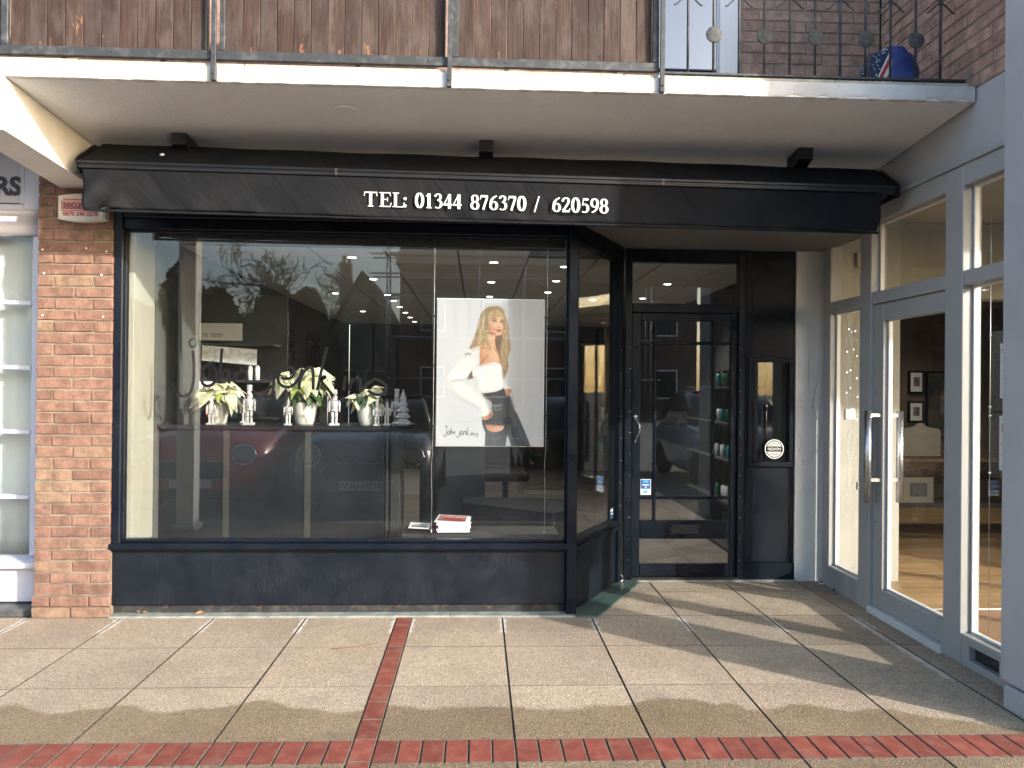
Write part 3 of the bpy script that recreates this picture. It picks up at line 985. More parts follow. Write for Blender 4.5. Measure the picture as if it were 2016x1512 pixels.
sw = thing("shop_window", "large black framed salon window with handwritten lettering, facing the pavement", "shop window", (-1.05, 1.85, 0))
b = MB(); b.box(-2.586, -2.530, 1.800, 1.90, 0.442, 2.71, 0.006); b.box(-2.534, -2.522, 1.842, 1.886, 0.51, 2.56, 0.004); b.build("side_post", 'black', sw)
b = MB(); b.box(-2.529, 0.428, 1.812, 1.90, 2.568, 2.64, 0.006); b.box(-2.529, 0.428, 1.795, 1.90, 2.642, 2.71, 0.008); b.box(-2.521, 0.42, 1.842, 1.886, 2.556, 2.5675, 0.003); b.build("head", 'black', sw)
b = MB(); b.box(-2.60, 0.447, 1.785, 1.90, 0.447, 0.487, 0.006); b.box(-2.60, 0.447, 1.802, 1.90, 0.4345, 0.4465, 0.003); b.box(-2.528, 0.427, 1.83, 1.90, 0.4875, 0.508, 0.005); b.build("sill", 'black', sw)
b = MB(); b.box(-2.588, 0.428, 1.832, 1.93, 0.073, 0.434, 0.003); b.build("riser_panel", 'riser', sw)
b = MB(); b.box(-2.588, 0.428, 1.862, 1.93, 0.0, 0.0725); b.build("plinth", 'plinth', sw)
b = MB(); b.box(0.431, 0.5, 1.788, 1.90, 0.013, 2.71, 0.007); b.box(0.4205, 0.4305, 1.842, 1.886, 0.51, 2.556, 0.003); b.build("corner_post", 'black', sw)
b = MB(); b.box(-2.529, 0.43, 1.861, 1.867, 0.5, 2.566); b.build("pane", 'glass', sw)
b = MB(); b.box(-2.37, 0.42, 1.93, 2.02, 2.50, 2.60, 0.01); b.build("blind_box", 'salon_dark', sw)

LETTER_STROKES = [
   [(-2.072, 1.82), (-2.074, 1.806), (-2.083, 1.796), (-2.095, 1.792), (-2.106, 1.796), (-2.115, 1.806), (-2.118, 1.819), (-2.115, 1.833), (-2.107, 1.843), (-2.095, 1.847), (-2.083, 1.843), (-2.0745, 1.832), (-2.072, 1.82)],
   [(-2.094, 1.768), (-2.086, 1.674), (-2.087, 1.584), (-2.101, 1.504), (-2.123, 1.473), (-2.156, 1.46), (-2.193, 1.479), (-2.217, 1.517), (-2.226, 1.559)],
   [(-1.954, 1.694), (-2.0, 1.67), (-2.028, 1.627), (-2.035, 1.58), (-2.022, 1.542), (-1.985, 1.532), (-1.95, 1.557), (-1.936, 1.609), (-1.949, 1.652), (-1.977, 1.668)],
   [(-1.901, 1.785), (-1.907, 1.704), (-1.911, 1.61), (-1.917, 1.548)], [(-1.911, 1.591), (-1.888, 1.633), (-1.862, 1.638), (-1.85, 1.61), (-1.852, 1.549)],
   [(-1.809, 1.639), (-1.81, 1.549)], [(-1.803, 1.592), (-1.78, 1.63), (-1.752, 1.64), (-1.738, 1.611), (-1.737, 1.545)],
   [(-1.552, 1.635), (-1.555, 1.559), (-1.562, 1.499), (-1.586, 1.456), (-1.623, 1.438), (-1.669, 1.455), (-1.699, 1.504)],
   [(-1.504, 1.595), (-1.477, 1.584), (-1.44, 1.593), (-1.418, 1.623), (-1.43, 1.656), (-1.462, 1.668), (-1.502, 1.649), (-1.525, 1.603), (-1.52, 1.56), (-1.488, 1.533), (-1.445, 1.532), (-1.407, 1.561), (-1.381, 1.604), (-1.365, 1.656)],
   [(-1.366, 1.656), (-1.378, 1.583), (-1.385, 1.512)], [(-1.381, 1.577), (-1.354, 1.632), (-1.322, 1.662), (-1.298, 1.654), (-1.291, 1.605), (-1.291, 1.513)],
   [(-1.2, 1.802), (-1.226, 1.693), (-1.249, 1.579), (-1.264, 1.508)], [(-1.249, 1.568), (-1.225, 1.598), (-1.211, 1.598), (-1.235, 1.573), (-1.192, 1.519), (-1.153, 1.468)],
   [(-1.074, 1.608), (-1.081, 1.559), (-1.084, 1.509)],
   [(-1.036, 1.597), (-1.041, 1.553), (-1.046, 1.507)], [(-1.038, 1.553), (-1.009, 1.592), (-0.979, 1.592), (-0.973, 1.554), (-0.976, 1.502)],
   [(-0.967, 1.511), (-0.932, 1.549), (-0.884, 1.585), (-0.841, 1.577), (-0.805, 1.545), (-0.802, 1.509), (-0.834, 1.485), (-0.878, 1.487), (-0.924, 1.511)],
   [(-1.066, 1.651), (-1.069, 1.643)],
]
b = MB()
for i, st in enumerate(LETTER_STROKES):
    pp = smooth_path([(p[0], 0, p[1]) for p in st], 5)
    b.ribbon([(p.x, p.z) for p in pp], 0.0200 if i else 0.011, 1.8740 - 0.0003 * i, 0.001)
o = b.build("window_lettering", 'vinyl_black', sw); o['label'] = "black handwritten john jenkins lettering on the glass"

# angled side window of the entrance
A0, A1 = Vector((0.500, 1.83, 0)), Vector((0.992, 2.716, 0))
dv = (A1 - A0); SL = dv.length; dv.normalize()
SM = Matrix(((dv.x, -dv.y, 0, A0.x), (dv.y, dv.x, 0, A0.y), (0, 0, 1, 0), (0, 0, 0, 1)))   # local x along the window, local +y into the shop
sv = thing("side_window", "narrow angled black window between the shop window and the recessed door", "window", tuple((A0 + A1) / 2))
b = MB(); b.box(0.006, SL - 0.06, 0.03, 0.09, 0.0135, 0.455, 0.004); b.build("riser_panel", 'black_side', sv, m=SM)
b = MB(); b.box(0.006, SL - 0.06, 0.012, 0.10, 0.457, 0.50, 0.006); b.box(0.02, SL - 0.06, 0.0, 0.028, 0.43, 0.456, 0.004); b.build("sill", 'black_side', sv, m=SM)
b = MB(); b.box(SL - 0.10, SL - 0.052, 0.0, 0.10, 0.0135, 2.71, 0.005); b.box(SL - 0.05, SL + 0.004, 0.012, 0.10, 0.0135, 2.71, 0.006); b.build("end_post", 'black_side', sv, m=SM)
b = MB(); b.box(0.006, SL - 0.104, 0.01, 0.10, 2.55, 2.71, 0.006); b.box(0.006, SL - 0.104, -0.004, 0.0095, 2.64, 2.71, 0.003); b.build("head", 'black_side', sv, m=SM)
b = MB(); b.box(0.006, SL - 0.101, 0.048, 0.054, 0.49, 2.56); b.build("pane", 'glass_door', sv, m=SM)
b = MB()
for zz in [0.62 + 0.175 * i for i in range(8)]: b.ball((SL - 0.078, -0.001, zz), 0.0055, 8)
b.build("rivet", 'chrome', sv, m=SM)
b = MB(); b.tube(smooth_path([(SL - 0.075, -0.006, 0.07), (SL - 0.06, -0.018, 0.055), (SL - 0.062, -0.015, 0.025), (SL - 0.078, -0.006, 0.02)], 4), 0.005, 6); b.build("door_hook", 'chrome', sv, m=SM)
b = MB(); b.box(SL - 0.185, SL - 0.115, 0.0445, 0.0475, 0.52, 0.605); o = b.build("sticker", simple("navy sticker", (0.02, 0.05, 0.09)), sv, m=SM); o['label'] = "small dark blue sticker at the bottom corner of the angled glass"
b = MB(); b.box(SL - 0.178, SL - 0.13, 0.0435, 0.0444, 0.578, 0.592); b.box(SL - 0.178, SL - 0.125, 0.0435, 0.0444, 0.556, 0.562); b.build("print", 'white', o, m=SM)

# ---- recessed door
DY = 2.75
df = thing("door_frame", "black door frame with a wide glass light over the recessed salon door", "door frame", (1.5, DY, 0))
b = MB(); b.box(0.996, 1.052, DY - 0.03, DY + 0.05, 0.0135, 2.71, 0.004); b.build("jamb", 'black', df)
b = MB(); b.box(1.918, 1.972, DY - 0.03, DY + 0.05, 0.0135, 2.71, 0.004); b.build("jamb", 'black', df)
b = MB(); b.box(1.054, 1.916, DY - 0.028, DY + 0.05, 2.155, 2.226, 0.005); b.build("transom", 'black', df)
b = MB(); b.box(1.054, 1.916, DY - 0.026, DY + 0.05, 2.558, 2.71, 0.005); b.build("head", 'black', df)
b = MB(); b.box(1.054, 1.916, DY + 0.006, DY + 0.012, 2.226, 2.558); b.build("fanlight_pane", 'glass_door', df)
b = MB()
for i in range(11):
    b.ball((1.038, DY - 0.031, 0.17 + 0.17 * i), 0.0055, 8); b.ball((1.935, DY - 0.031, 0.17 + 0.17 * i), 0.0055, 8)
b.build("rivet", 'chrome', df)
b = MB(); b.box(1.054, 1.916, DY - 0.045, DY + 0.05, 0.0128, 0.028, 0.003); b.build("threshold_strip", 'trim_grey', df)

dr = thing("shop_door", "black glazed salon door with nine panes, pull handle and letterbox", "door", (1.06, DY, 0.03))
b = MB(); b.box(1.056, 1.130, DY - 0.006, DY + 0.04, 0.032, 2.15, 0.004); b.build("stile", 'black', dr)
b = MB(); b.box(1.862, 1.914, DY - 0.006, DY + 0.04, 0.032, 2.15, 0.004); b.build("stile", 'black', dr)
b = MB(); b.box(1.1325, 1.8595, DY - 0.005, DY + 0.04, 2.088, 2.15, 0.003); b.build("top_rail", 'black', dr)
b = MB(); b.box(1.1325, 1.8595, DY - 0.005, DY + 0.04, 0.335, 0.482, 0.004); b.build("lock_rail", 'black', dr)
b = MB(); b.box(1.1325, 1.8595, DY - 0.005, DY + 0.04, 0.032, 0.132, 0.004); b.build("bottom_rail", 'black', dr)
for xa in (1.236, 1.714):
    b = MB(); b.box(xa, xa + 0.024, DY + 0.001, DY + 0.03, 0.484, 2.086, 0.004); b.build("muntin", 'black', dr)
xb_ = [1.1325, 1.234, 1.262, 1.712, 1.740, 1.8595]
for za in (0.652, 1.900):
    for i in (0, 2, 4):
        b = MB(); b.box(xb_[i], xb_[i + 1], DY + 0.001, DY + 0.03, za, za + 0.024, 0.004); b.build("muntin", 'black', dr)
for (za, zb) in ((0.484, 0.651), (0.677, 1.899), (1.925, 2.087)):
    for i in (0, 2, 4):
        b = MB(); b.box(xb_[i] + .0005, xb_[i + 1] - .0005, DY + 0.012, DY + 0.016, za, zb); b.build("pane", 'glass_door', dr)
b = MB(); b.box(1.133, 1.859, DY + 0.012, DY + 0.016, 0.1325, 0.3345); b.build("lower_pane", 'glass_door', dr)
for (za, zb) in ((0.83, 1.22), (1.41, 1.63)):
    b = MB(); b.box(1.072, 1.108, DY - 0.010, DY - 0.0065, za, zb, 0.003); b.ball((1.09, DY - 0.011, (za + zb) / 2 + .02), 0.005, 8); b.build("push_plate", 'black', dr)
b = MB()
pth = smooth_path([(1.082, DY - 0.012, 1.305), (1.086, DY - 0.03, 1.285), (1.107, DY - 0.05, 1.255), (1.112, DY - 0.055, 1.215), (1.098, DY - 0.045, 1.165), (1.084, DY - 0.025, 1.135), (1.083, DY - 0.012, 1.12)], 5)
b.tube(pth, [0.007 + 0.003 * math.sin(math.pi * i / (len(pth) - 1)) for i in range(len(pth))], 8)
b.lathe([(0.0005, -0.006), (0.02, -0.006), (0.021, 0.0), (0.014, 0.006), (.0005, .007)], (0, 0, 0), 7, m=Matrix.Translation((1.083, DY - 0.012, 1.315)) @ Matrix.Rotation(R(90), 4, 'X'))
b.lathe([(0.0005, -0.005), (0.013, -0.005), (0.013, 0.0), (.0005, .006)], (0, 0, 0), 8, m=Matrix.Translation((1.083, DY - 0.012, 1.118)) @ Matrix.Rotation(R(90), 4, 'X'))
b.build("handle", simple("worn black iron handle", (0.10, 0.10, 0.10), (0.20, 0.20, 0.20), 40, 0.4, metal=0.5), dr)
lb = MB()
lb.box(1.40, 1.595, DY - 0.012, DY - 0.0055, 0.375, 0.385, 0.002); lb.box(1.40, 1.595, DY - 0.012, DY - 0.0055, 0.437, 0.447, 0.002)
lb.box(1.40, 1.412, DY - 0.0125, DY - 0.0055, 0.3855, 0.4365, 0.002); lb.box(1.583, 1.595, DY - 0.0125, DY - 0.0055, 0.3855, 0.4365, 0.002)
for (xx, zz) in ((1.393, 0.447), (1.602, 0.447), (1.393, 0.376), (1.602, 0.376), (1.381, 0.412), (1.391, 0.42), (1.391, 0.40), (1.603, 0.425), (1.603, 0.398)):
    lb.ball((xx, DY - 0.009, zz), 0.010, 8, sy=0.5)
lb.box(1.4125, 1.5825, DY - 0.009, DY - 0.0055, 0.386, 0.436, 0.001)
lb.build("letterbox", simple("worn black letterbox", (0.018, 0.02, 0.024), (0.035, 0.037, 0.04), 60, 0.3), dr)
# blue payment card sticker
b = MB(); b.box(1.137, 1.222, DY + 0.0085, DY + 0.0115, 0.686, 0.812, 0.001); st = b.build("sticker", simple("white vinyl", (0.75, 0.78, 0.80)), dr); st['label'] = "blue and white card payment sticker on the lower left pane"
blue = simple("sticker blue", (0.012, 0.11, 0.36)); sky_b = simple("sticker light blue", (0.10, 0.42, 0.70))
b = MB(); b.box(1.1415, 1.2175, DY + 0.0070, DY + 0.0084, 0.735, 0.807); b.build("print", blue, st)
b = MB(); b.box(1.160, 1.200, DY + 0.0060, DY + 0.0069, 0.785, 0.802); b.box(1.164, 1.196, DY + 0.0060, DY + 0.0069, 0.70, 0.722); b.build("print", sky_b, st)
b = MB(); b.box(1.152, 1.207, DY + 0.0060, DY + 0.0069, 0.763, 0.771); b.ball((1.180, DY + 0.0066, 0.748), 0.006, 8, sy=0.2); b.build("print", 'white', st)

# ---- black panel with the small window, right of the door
bp = thing("black_panel", "tall black timber panel with a small glazed opening, right of the salon door", "panel", (2.18, DY, 0))
b = MB(); b.box(1.974, 2.04, DY - 0.022, DY + 0.05, 0.0135, 2.71, 0.004); b.box(1.995, 2.037, DY - 0.04, DY - 0.0225, 0.915, 1.80, 0.004)
b.build("post", 'black_side', bp)
b = MB(); b.box(2.042, 2.386, DY - 0.010, DY + 0.05, 0.15, 0.958, 0.003); b.box(2.042, 2.386, DY - 0.010, DY + 0.05, 1.772, 2.71, 0.003); b.box(2.342, 2.386, DY - 0.010, DY + 0.05, 0.96, 1.77, 0.003); b.build("board", 'black_side', bp)
b = MB(); b.box(1.974, 2.386, DY - 0.03, DY - 0.0225, 0.0135, 0.145, 0.003); b.box(2.042, 2.386, DY - 0.022, DY + 0.05, 0.0135, 0.147, 0.003); b.build("kick_board", 'black_side', bp)
b = MB(); b.box(2.04, 2.37, DY - 0.035, DY - 0.0105, 0.92, 0.962, 0.004); b.box(2.04, 2.37, DY - 0.035, DY - 0.0105, 1.764, 1.80, 0.004); b.box(2.04, 2.076, DY - 0.035, DY - 0.0105, 0.963, 1.763, 0.004); b.box(2.334, 2.37, DY - 0.035, DY - 0.0105, 0.963, 1.763, 0.004); b.build("window_frame", 'black_side', bp)
b = MB(); b.box(2.044, 2.341, DY + 0.0, DY + 0.005, 0.9585, 1.7715); b.build("pane", 'glass_door', bp)
b = MB(); b.box(2.16, 2.34, DY - 0.014, DY - 0.0105, 2.50, 2.60, 0.002); b.build("cover_plate", 'black_side', bp)
# round salon supplier sticker
YC = Matrix.Translation((2.212, DY - 0.037, 1.065)) @ Matrix.Rotation(R(90), 4, 'X')
def ring(q, r0, r1, t, mat=0, n=40):
    vs = []
    for k in range(n):
        a = 2 * math.pi * k / n
        vs.append([q.bm.verts.new(YC @ Vector((r * math.cos(a), r * math.sin(a), h))) for r, h in ((r0, t), (r1, t), (r1, 0), (r0, 0))])
    for k in range(n):
        A, B = vs[k], vs[(k + 1) % n]
        for i in range(4):
            f = q.bm.faces.new((A[i], A[(i + 1) % 4], B[(i + 1) % 4], B[i])); f.material_index = mat
b = MB(); b.lathe([(0.0005, 0), (0.078, 0), (0.078, 0.001), (.0005, .001)], (0, 0, 0), 40, m=YC); sk = b.build("round_sticker", 'vinyl_black', bp); sk['label'] = "round black and white REDKEN official partner sticker"
b = MB(); ring(b, 0.0705, 0.078, 0.0018); b.build("print", 'white', sk)
seg = [(0.063 * math.cos(a), 0.063 * math.sin(a)) for a in [math.asin(0.021 / 0.063) + (math.pi - 2 * math.asin(0.021 / 0.063)) * i / 20 for i in range(21)]]
b = MB(); b.prism(seg, 'z', 0.0012, 0.0018, m=YC); b.prism([(p[0], -p[1]) for p in seg], 'z', 0.0012, 0.0018, m=YC); b.build("print", simple("sticker silver", (0.55, 0.55, 0.53), (0.62, 0.62, 0.6), 60), sk)
text_obj("print", "REDKEN", 0.030, (2.212, DY - 0.0385, 1.0555), 'white', sk, bold=0.0, spacing=0.95, align='CENTER')
for word, top in (("OFFICIAL", True), ("PARTNER", False)):
    n = len(word)
    for i, ch in enumerate(word):
        a = (i - (n - 1) / 2) * 0.24
        rr = 0.042 if top else 0.050
        px, pz = rr * math.sin(a), rr * math.cos(a) * (1 if top else -1)
        rt = Matrix.Rotation(a if top else -a, 4, 'Y') @ FACE
        text_obj("print", ch, 0.016, (2.212 + px, DY - 0.0400, 1.065 + pz), 'text_dark', sk, align='CENTER', rot=rt)

# white side wall at the back of the recess
b = MB(); b.box(2.389, 2.632, DY - 0.025, DY + 0.10, 0.0, 2.71); rw = b.build("recess_wall", 'pale_wall'); tag(rw, "narrow pale wall between the black panel and the grey gallery glazing", "wall")
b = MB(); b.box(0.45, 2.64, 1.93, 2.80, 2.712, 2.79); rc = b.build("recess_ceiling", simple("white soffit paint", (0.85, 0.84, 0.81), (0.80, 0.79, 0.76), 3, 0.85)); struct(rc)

# ================================================================== AWNING
aw = thing("awning", "retracted charcoal fabric awning with a white phone number above the shopfront", "awning", (0, 1.5, 2.7))
def tilt(q, k=0.010):
    for v in q.bm.verts: v.co.z -= (v.co.x + 0.13) * k
    return q
hood = MB()
def hoodf(u, v):
    x = -2.615 + 5.095 * u
    P = [(1.66, 3.045), (1.60, 3.036), (1.52, 2.975), (1.43, 2.905), (1.395, 2.882), (1.388, 2.872)]
    t = v * (len(P) - 1); i = min(int(t), len(P) - 2); f = t - i
    yy = P[i][0] * (1 - f) + P[i + 1][0] * f; zz = P[i][1] * (1 - f) + P[i + 1][1] * f
    zz += 0.004 * math.sin(x * 2.1) * math.sin(math.pi * v) + 0.0025 * math.sin(x * 9 + v * 4)
    xin = 0.10 * (1 - v) if u < 0.5 else 0.0
    return (x + (0.06 * (1 - v) if u < 0.01 else (-0.05 * (1 - v) if u > .99 else 0)), yy, zz)
hood.grid(hoodf, 90, 15, thick=(0, 0.012, -0.012))
tilt(hood).build("hood", 'fabric', aw)
b = MB(); b.prism([(1.405, 2.862), (1.60, 3.02), (1.66, 3.03), (1.70, 2.80), (1.42, 2.80)], 'x', -2.545, 2.42); tilt(b); b.build("roller", 'alu_black', aw)
b = MB()
b.box(-2.62, 2.475, 1.383, 1.43, 2.852, 2.872, 0.004); b.box(-2.612, 2.47, 1.392, 1.43, 2.842, 2.8515); b.box(-2.615, 2.472, 1.386, 1.43, 2.826, 2.8415, 0.004)
tilt(b); b.build("front_bar", 'alu_black', aw)
for xa in (-2.63, 2.4765):
    b = MB(); b.prism([(1.379, 2.80), (1.379, 2.876), (1.42, 2.91), (1.60, 3.03), (1.66, 3.035), (1.66, 2.80)], 'x', xa, xa + 0.012); tilt(b); b.build("end_cap", 'alu_black', aw)
val = MB()
def valf(u, v):
    x = -2.60 + 4.985 * u - 0.035 * v * u ** 8 + 0.03 * v * (1 - u) ** 30
    z = 2.828 - 0.245 * v
    big = 0.009 * math.sin(x * 1.7 + 1) * v
    diag = 0.008 * math.sin((x * 7.0 + z * 14.0)) * (0.5 + 0.5 * math.sin(x * 1.3 + 2.0)) * v
    diag2 = 0.0045 * math.sin(x * 17 + z * 21 + 3 * math.sin(x * 3)) * v
    endf = math.exp(-((x + 2.6) / 0.20) ** 2)
    fold = endf * (0.035 * v * math.sin((x + 2.6) * 30 + v * 5.0) - 0.02 * v)
    z -= 0.018 * endf * v * math.cos((x + 2.6) * 18)
    z += 0.003 * math.sin(x * 2.6) * v + 0.0016 * math.sin(x * 11 + 1) * v
    er = math.exp(-((x - 2.38) / 0.09) ** 2)
    return (x, 1.400 + big + diag + diag2 + fold + er * 0.02 * v * math.sin(v * 7), z)
val.grid(valf, 260, 16, thick=(0, 0.003, 0))
tilt(val).build("valance", 'fabric', aw)
b = MB(); b.box(-2.55, 2.36, 1.396, 1.410, 2.565, 2.581, 0.003); tilt(b)
for xx in (-1.9, -0.9, 0.0, 0.97, 1.9):
    pass
b.build("hem_bar", 'fabric', aw)
for xx in (-2.06, -0.14, 1.93):
    b = MB(); b.prism([(1.50, 3.04), (1.50, 3.135), (1.60, 3.122), (1.70, 3.112), (1.70, 3.0), (1.62, 3.0)], 'x', xx - 0.045, xx + 0.045)
    b.box(xx - 0.012, xx + 0.012, 1.492, 1.4995, 3.06, 3.085, 0.002); b.build("bracket", 'alu_black', aw)
for xx in (-1.06, 0.97):
    for k in (-0.004, 0.004):
        b = MB(); b.box(xx + k - .0008, xx + k + .0008, 1.3815, 1.3828, 2.83, 2.87); tilt(b); b.build("stitch", 'cable', aw)
b = MB(); b.lathe([(0.014, 0), (0.012, 0.004), (0.0005, 0.006)], (0, 0, 0), 9, sx=1.2, m=Matrix.Translation((-2.135, 1.44, 2.955)) @ Matrix.Rotation(R(50), 4, 'X')); b.build("bird_dropping", 'paper', aw)

# lettering: a bold serif drawn stroke by stroke, thick uprights and thin turns
def arc(cx, cz, rx, rz, a0, a1, n=18):
    return [(cx + rx * math.cos(R(a0 + (a1 - a0) * i / n)), cz + rz * math.sin(R(a0 + (a1 - a0) * i / n))) for i in range(n + 1)]
def glyph(ch):
    TH, TN = 0.20, 0.05         # stem and hairline
    G = []
    line = lambda x0, z0, x1, z1, w: G.append(([(x0, z0), (x1, z1)], w, None))
    curve = lambda pts, a=TN, c=TH: G.append((pts, None, (a, c)))
    if ch == '0': curve(arc(.29, .5, .19, .475, 90, 450, 36))
    elif ch == '1': line(.29, 0, .29, .98, TH); line(.12, .02, .46, .02, .04); curve([(.10, .80), (.19, .86), (.28, .96)], .04, .07)
    elif ch == '2': curve([(.08, .72), (.10, .84), (.17, .93), (.28, .965), (.39, .92), (.44, .80), (.42, .66), (.35, .50), (.22, .28), (.10, .10)], .06, .17); line(.06, .065, .50, .065, .13); curve([(.44, .09), (.49, .17), (.52, .26)], .04, .06)
    elif ch == '3': curve([(.09, .79), (.15, .91), (.26, .965), (.37, .92), (.41, .79), (.37, .64), (.24, .545)], .05, .17); curve([(.22, .545), (.36, .51), (.45, .39), (.45, .22), (.37, .08), (.24, .03), (.11, .08)], .05, .19)
    elif ch == '4': line(.385, 0, .385, .98, TH * .95); line(.03, .27, .54, .27, .11); curve([(.06, .29), (.20, .60), (.34, .93)], .05, .06)
    elif ch == '5': curve([(.11, .52), (.27, .58), (.41, .49), (.46, .32), (.42, .14), (.29, .03), (.11, .07)], .06, .19); line(.13, .50, .19, .96, .05); line(.17, .91, .48, .91, .13)
    elif ch == '6': curve([(.47, .955), (.30, .86), (.16, .66), (.12, .42)], .05, .18); curve(arc(.29, .30, .185, .27, 90, 450, 30), .05, .18)
    elif ch == '7': line(.07, .91, .50, .91, .14); curve([(.46, .86), (.38, .55), (.29, .25), (.235, 0)], .05, .15); curve([(.08, .90), (.065, .80), (.05, .70)], .04, .05)
    elif ch == '8': curve(arc(.29, .735, .16, .225, 90, 450, 28), .05, .17); curve(arc(.29, .265, .19, .24, 90, 450, 28), .055, .19)
    elif ch == '9': curve(arc(.29, .68, .185, .275, 90, 450, 30), .05, .18); curve([(.465, .58), (.43, .34), (.30, .13), (.12, .035)], .05, .17)
    elif ch == 'T': line(.34, 0, .34, .95, .19); line(.02, .945, .66, .945, .07); line(.20, .02, .48, .02, .045); line(.05, .93, .02, .70, .045); line(.63, .93, .66, .70, .045)
    elif ch == 'E': line(.18, 0, .18, .97, .19); line(.03, .948, .58, .948, .055); line(.03, .028, .60, .028, .055); line(.25, .50, .44, .50, .05); line(.44, .37, .44, .63, .045); line(.56, .94, .59, .72, .045); line(.58, .03, .63, .28, .045)
    elif ch == 'L': line(.18, 0, .18, .97, .19); line(.03, .952, .36, .952, .045); line(.03, .028, .58, .028, .055); line(.56, .03, .62, .32, .05)
    elif ch == ':': G.append((arc(.14, .10, .045, .045, 0, 330, 10), .10, None)); G.append((arc(.14, .58, .045, .045, 0, 330, 10), .10, None))
    elif ch == '/': line(.02, -.06, .30, 1.02, .08)
    return G
LH = 0.0915
def put_glyph(ch, x0, W, dz=0.0, k=[0]):
    txt = MB()
    for pts, w, con in glyph(ch):
        pp = pts if len(pts) < 3 else [(p.x, p.z) for p in smooth_path([(q[0], 0, q[1]) for q in pts], 2)]
        P = [(x0 - 0.014 + p[0] * W, 2.640 + dz + p[1] * LH) for p in pp]
        k[0] += 1
        yy = 1.3875 - 0.00025 * (k[0] % 7)
        if con: txt.ribbon(P, 0, yy, 0.0012, contrast=(con[0] * LH, con[1] * LH * .95))
        else: txt.ribbon(P, w * LH, yy, 0.0012)
    for v in txt.bm.verts: v.co.z -= (v.co.x + 0.13) * 0.010 - 0.002
    txt.build('colon' if ch == ':' else 'slash' if ch == '/' else 'letter' if ch.isalpha() else 'numeral', 'cream', aw)
adv = [('T', -.877, .125), ('E', -.783, .125), ('L', -.700, .125), (':', -.633, .12)]
for i, c in enumerate("01344"): adv.append((c, -.556 + i * .0598, .105))
for i, c in enumerate("876370"): adv.append((c, -.205 + i * .0598, .105))
adv.append(('/', .205, .10))
for i, c in enumerate("620598"): adv.append((c, .318 + i * .0610, .105))
for c, x0, W in adv: put_glyph(c, -.877 + (x0 + .877) * .973, W * .985)

# ================================================================== ALARM BOX
al = thing("alarm_box", "cream burglar alarm box with red lettering on the brick pier", "alarm box", (-2.76, 1.75, 2.68))
def barrel(w, h, k=0.016, n=12):
    P = []
    for i in range(n + 1):
        t = -1 + 2 * i / n
        P.append((t * w / 2, -h / 2 - k * (1 - t * t)))
    for i in range(n + 1):
        t = 1 - 2 * i / n
        P.append((t * w / 2 * 1.0, h / 2 + k * (1 - t * t)))
    return P
AM = Matrix.Translation((-2.763, 1.788, 2.684))
b = MB(); b.prism([(p[0], p[1]) for p in barrel(0.300, 0.150)], 'y', -0.055, 0.0, m=AM)
es = list({e for f in b.bm.faces for e in f.edges if abs(f.normal.y) > .9}) if False else None
b.build("cover", 'alarm', al)
b = MB(); b.prism([(p[0] * .93, p[1] * .90) for p in barrel(0.300, 0.150)], 'y', -0.0625, -0.0555, m=AM); b.build("face", 'alarm', al)
fy = 1.788 - 0.0635
b = MB(); b.prism([(-2.885, 2.677), (-2.645, 2.677), (-2.645, 2.735), (-2.875, 2.735), (-2.885, 2.725)], 'y', fy, fy + 0.0006); b.build("print", 'pink_print', al)
b = MB()
b.box(-2.888, -2.642, fy - 0.0012, fy - 0.0002, 2.672, 2.679); b.box(-2.876, -2.642, fy - 0.0012, fy - 0.0002, 2.733, 2.739)
b.box(-2.888, -2.883, fy - 0.0012, fy - 0.0002, 2.6795, 2.726); b.box(-2.648, -2.642, fy - 0.0012, fy - 0.0002, 2.6795, 2.7325); b.box(-2.892, -2.68, fy - 0.0012, fy - 0.0002, 2.661, 2.666)
b.build("print", 'red_print', al)
text_obj("print", "securifix", 0.066, (-2.879, fy - 0.0016, 2.682), simple("dark red print", (0.20, 0.03, 0.03)), al, bold=0.0008, spacing=0.92)
text_obj("print", ".com", 0.016, (-2.674, fy - 0.0016, 2.6605), 'text_dark', al)
text_obj("print", "0870 240 2278", 0.0385, (-2.879, fy - 0.0016, 2.6285), 'red_print', al, bold=0.0007, spacing=0.96)

# ================================================================== LEFT SHOP
LY = 2.0
ls = thing("white_shop_window", "lilac white painted shop window with pale blinds, left of the brick pier", "shop window", (-3.5, LY, 0))
b = MB(); b.box(-3.172, -3.085, LY - 0.03, LY + 0.08, 0.31, 2.56, 0.006); b.box(-3.222, -3.174, LY - 0.005, LY + 0.07, 0.36, 2.54, 0.005); b.build("side_post", 'lilac', ls)
for zz in (0.770, 1.214, 1.652, 2.093):
    b = MB(); b.prism([(-5.5, zz - 0.012 + .06), (-3.2245, zz - 0.022), (-3.2245, zz + 0.004), (-5.5, zz + 0.015 + .06)], 'y', LY - 0.01, LY + 0.05); b.build("glazing_bar", 'lilac', ls)
b = MB(); b.box(-5.5, -3.224, LY + 0.028, LY + 0.033, 0.35, 2.55); b.build("pane", 'glass', ls)
b = MB()
b.grid(lambda u, v: (-5.4 + 2.18 * u, LY + 0.14 + 0.012 * math.sin(u * 60), 0.33 + 2.25 * v), 90, 4, thick=(0, 0.004, 0)); b.build("blind", 'blind', ls)
b = MB(); b.prism([(LY - 0.10, 0.30), (LY - 0.10, 0.335), (LY + 0.06, 0.357), (LY + 0.06, 0.30)], 'x', -5.5, -3.085); b.build("sill", 'lilac', ls)
b = MB(); b.prism([(LY - 0.03, 0.06), (LY - 0.03, 0.298), (LY + 0.06, 0.298), (LY + 0.06, 0.06)], 'x', -5.5, -3.085); b.build("riser_panel", 'lilac', ls)
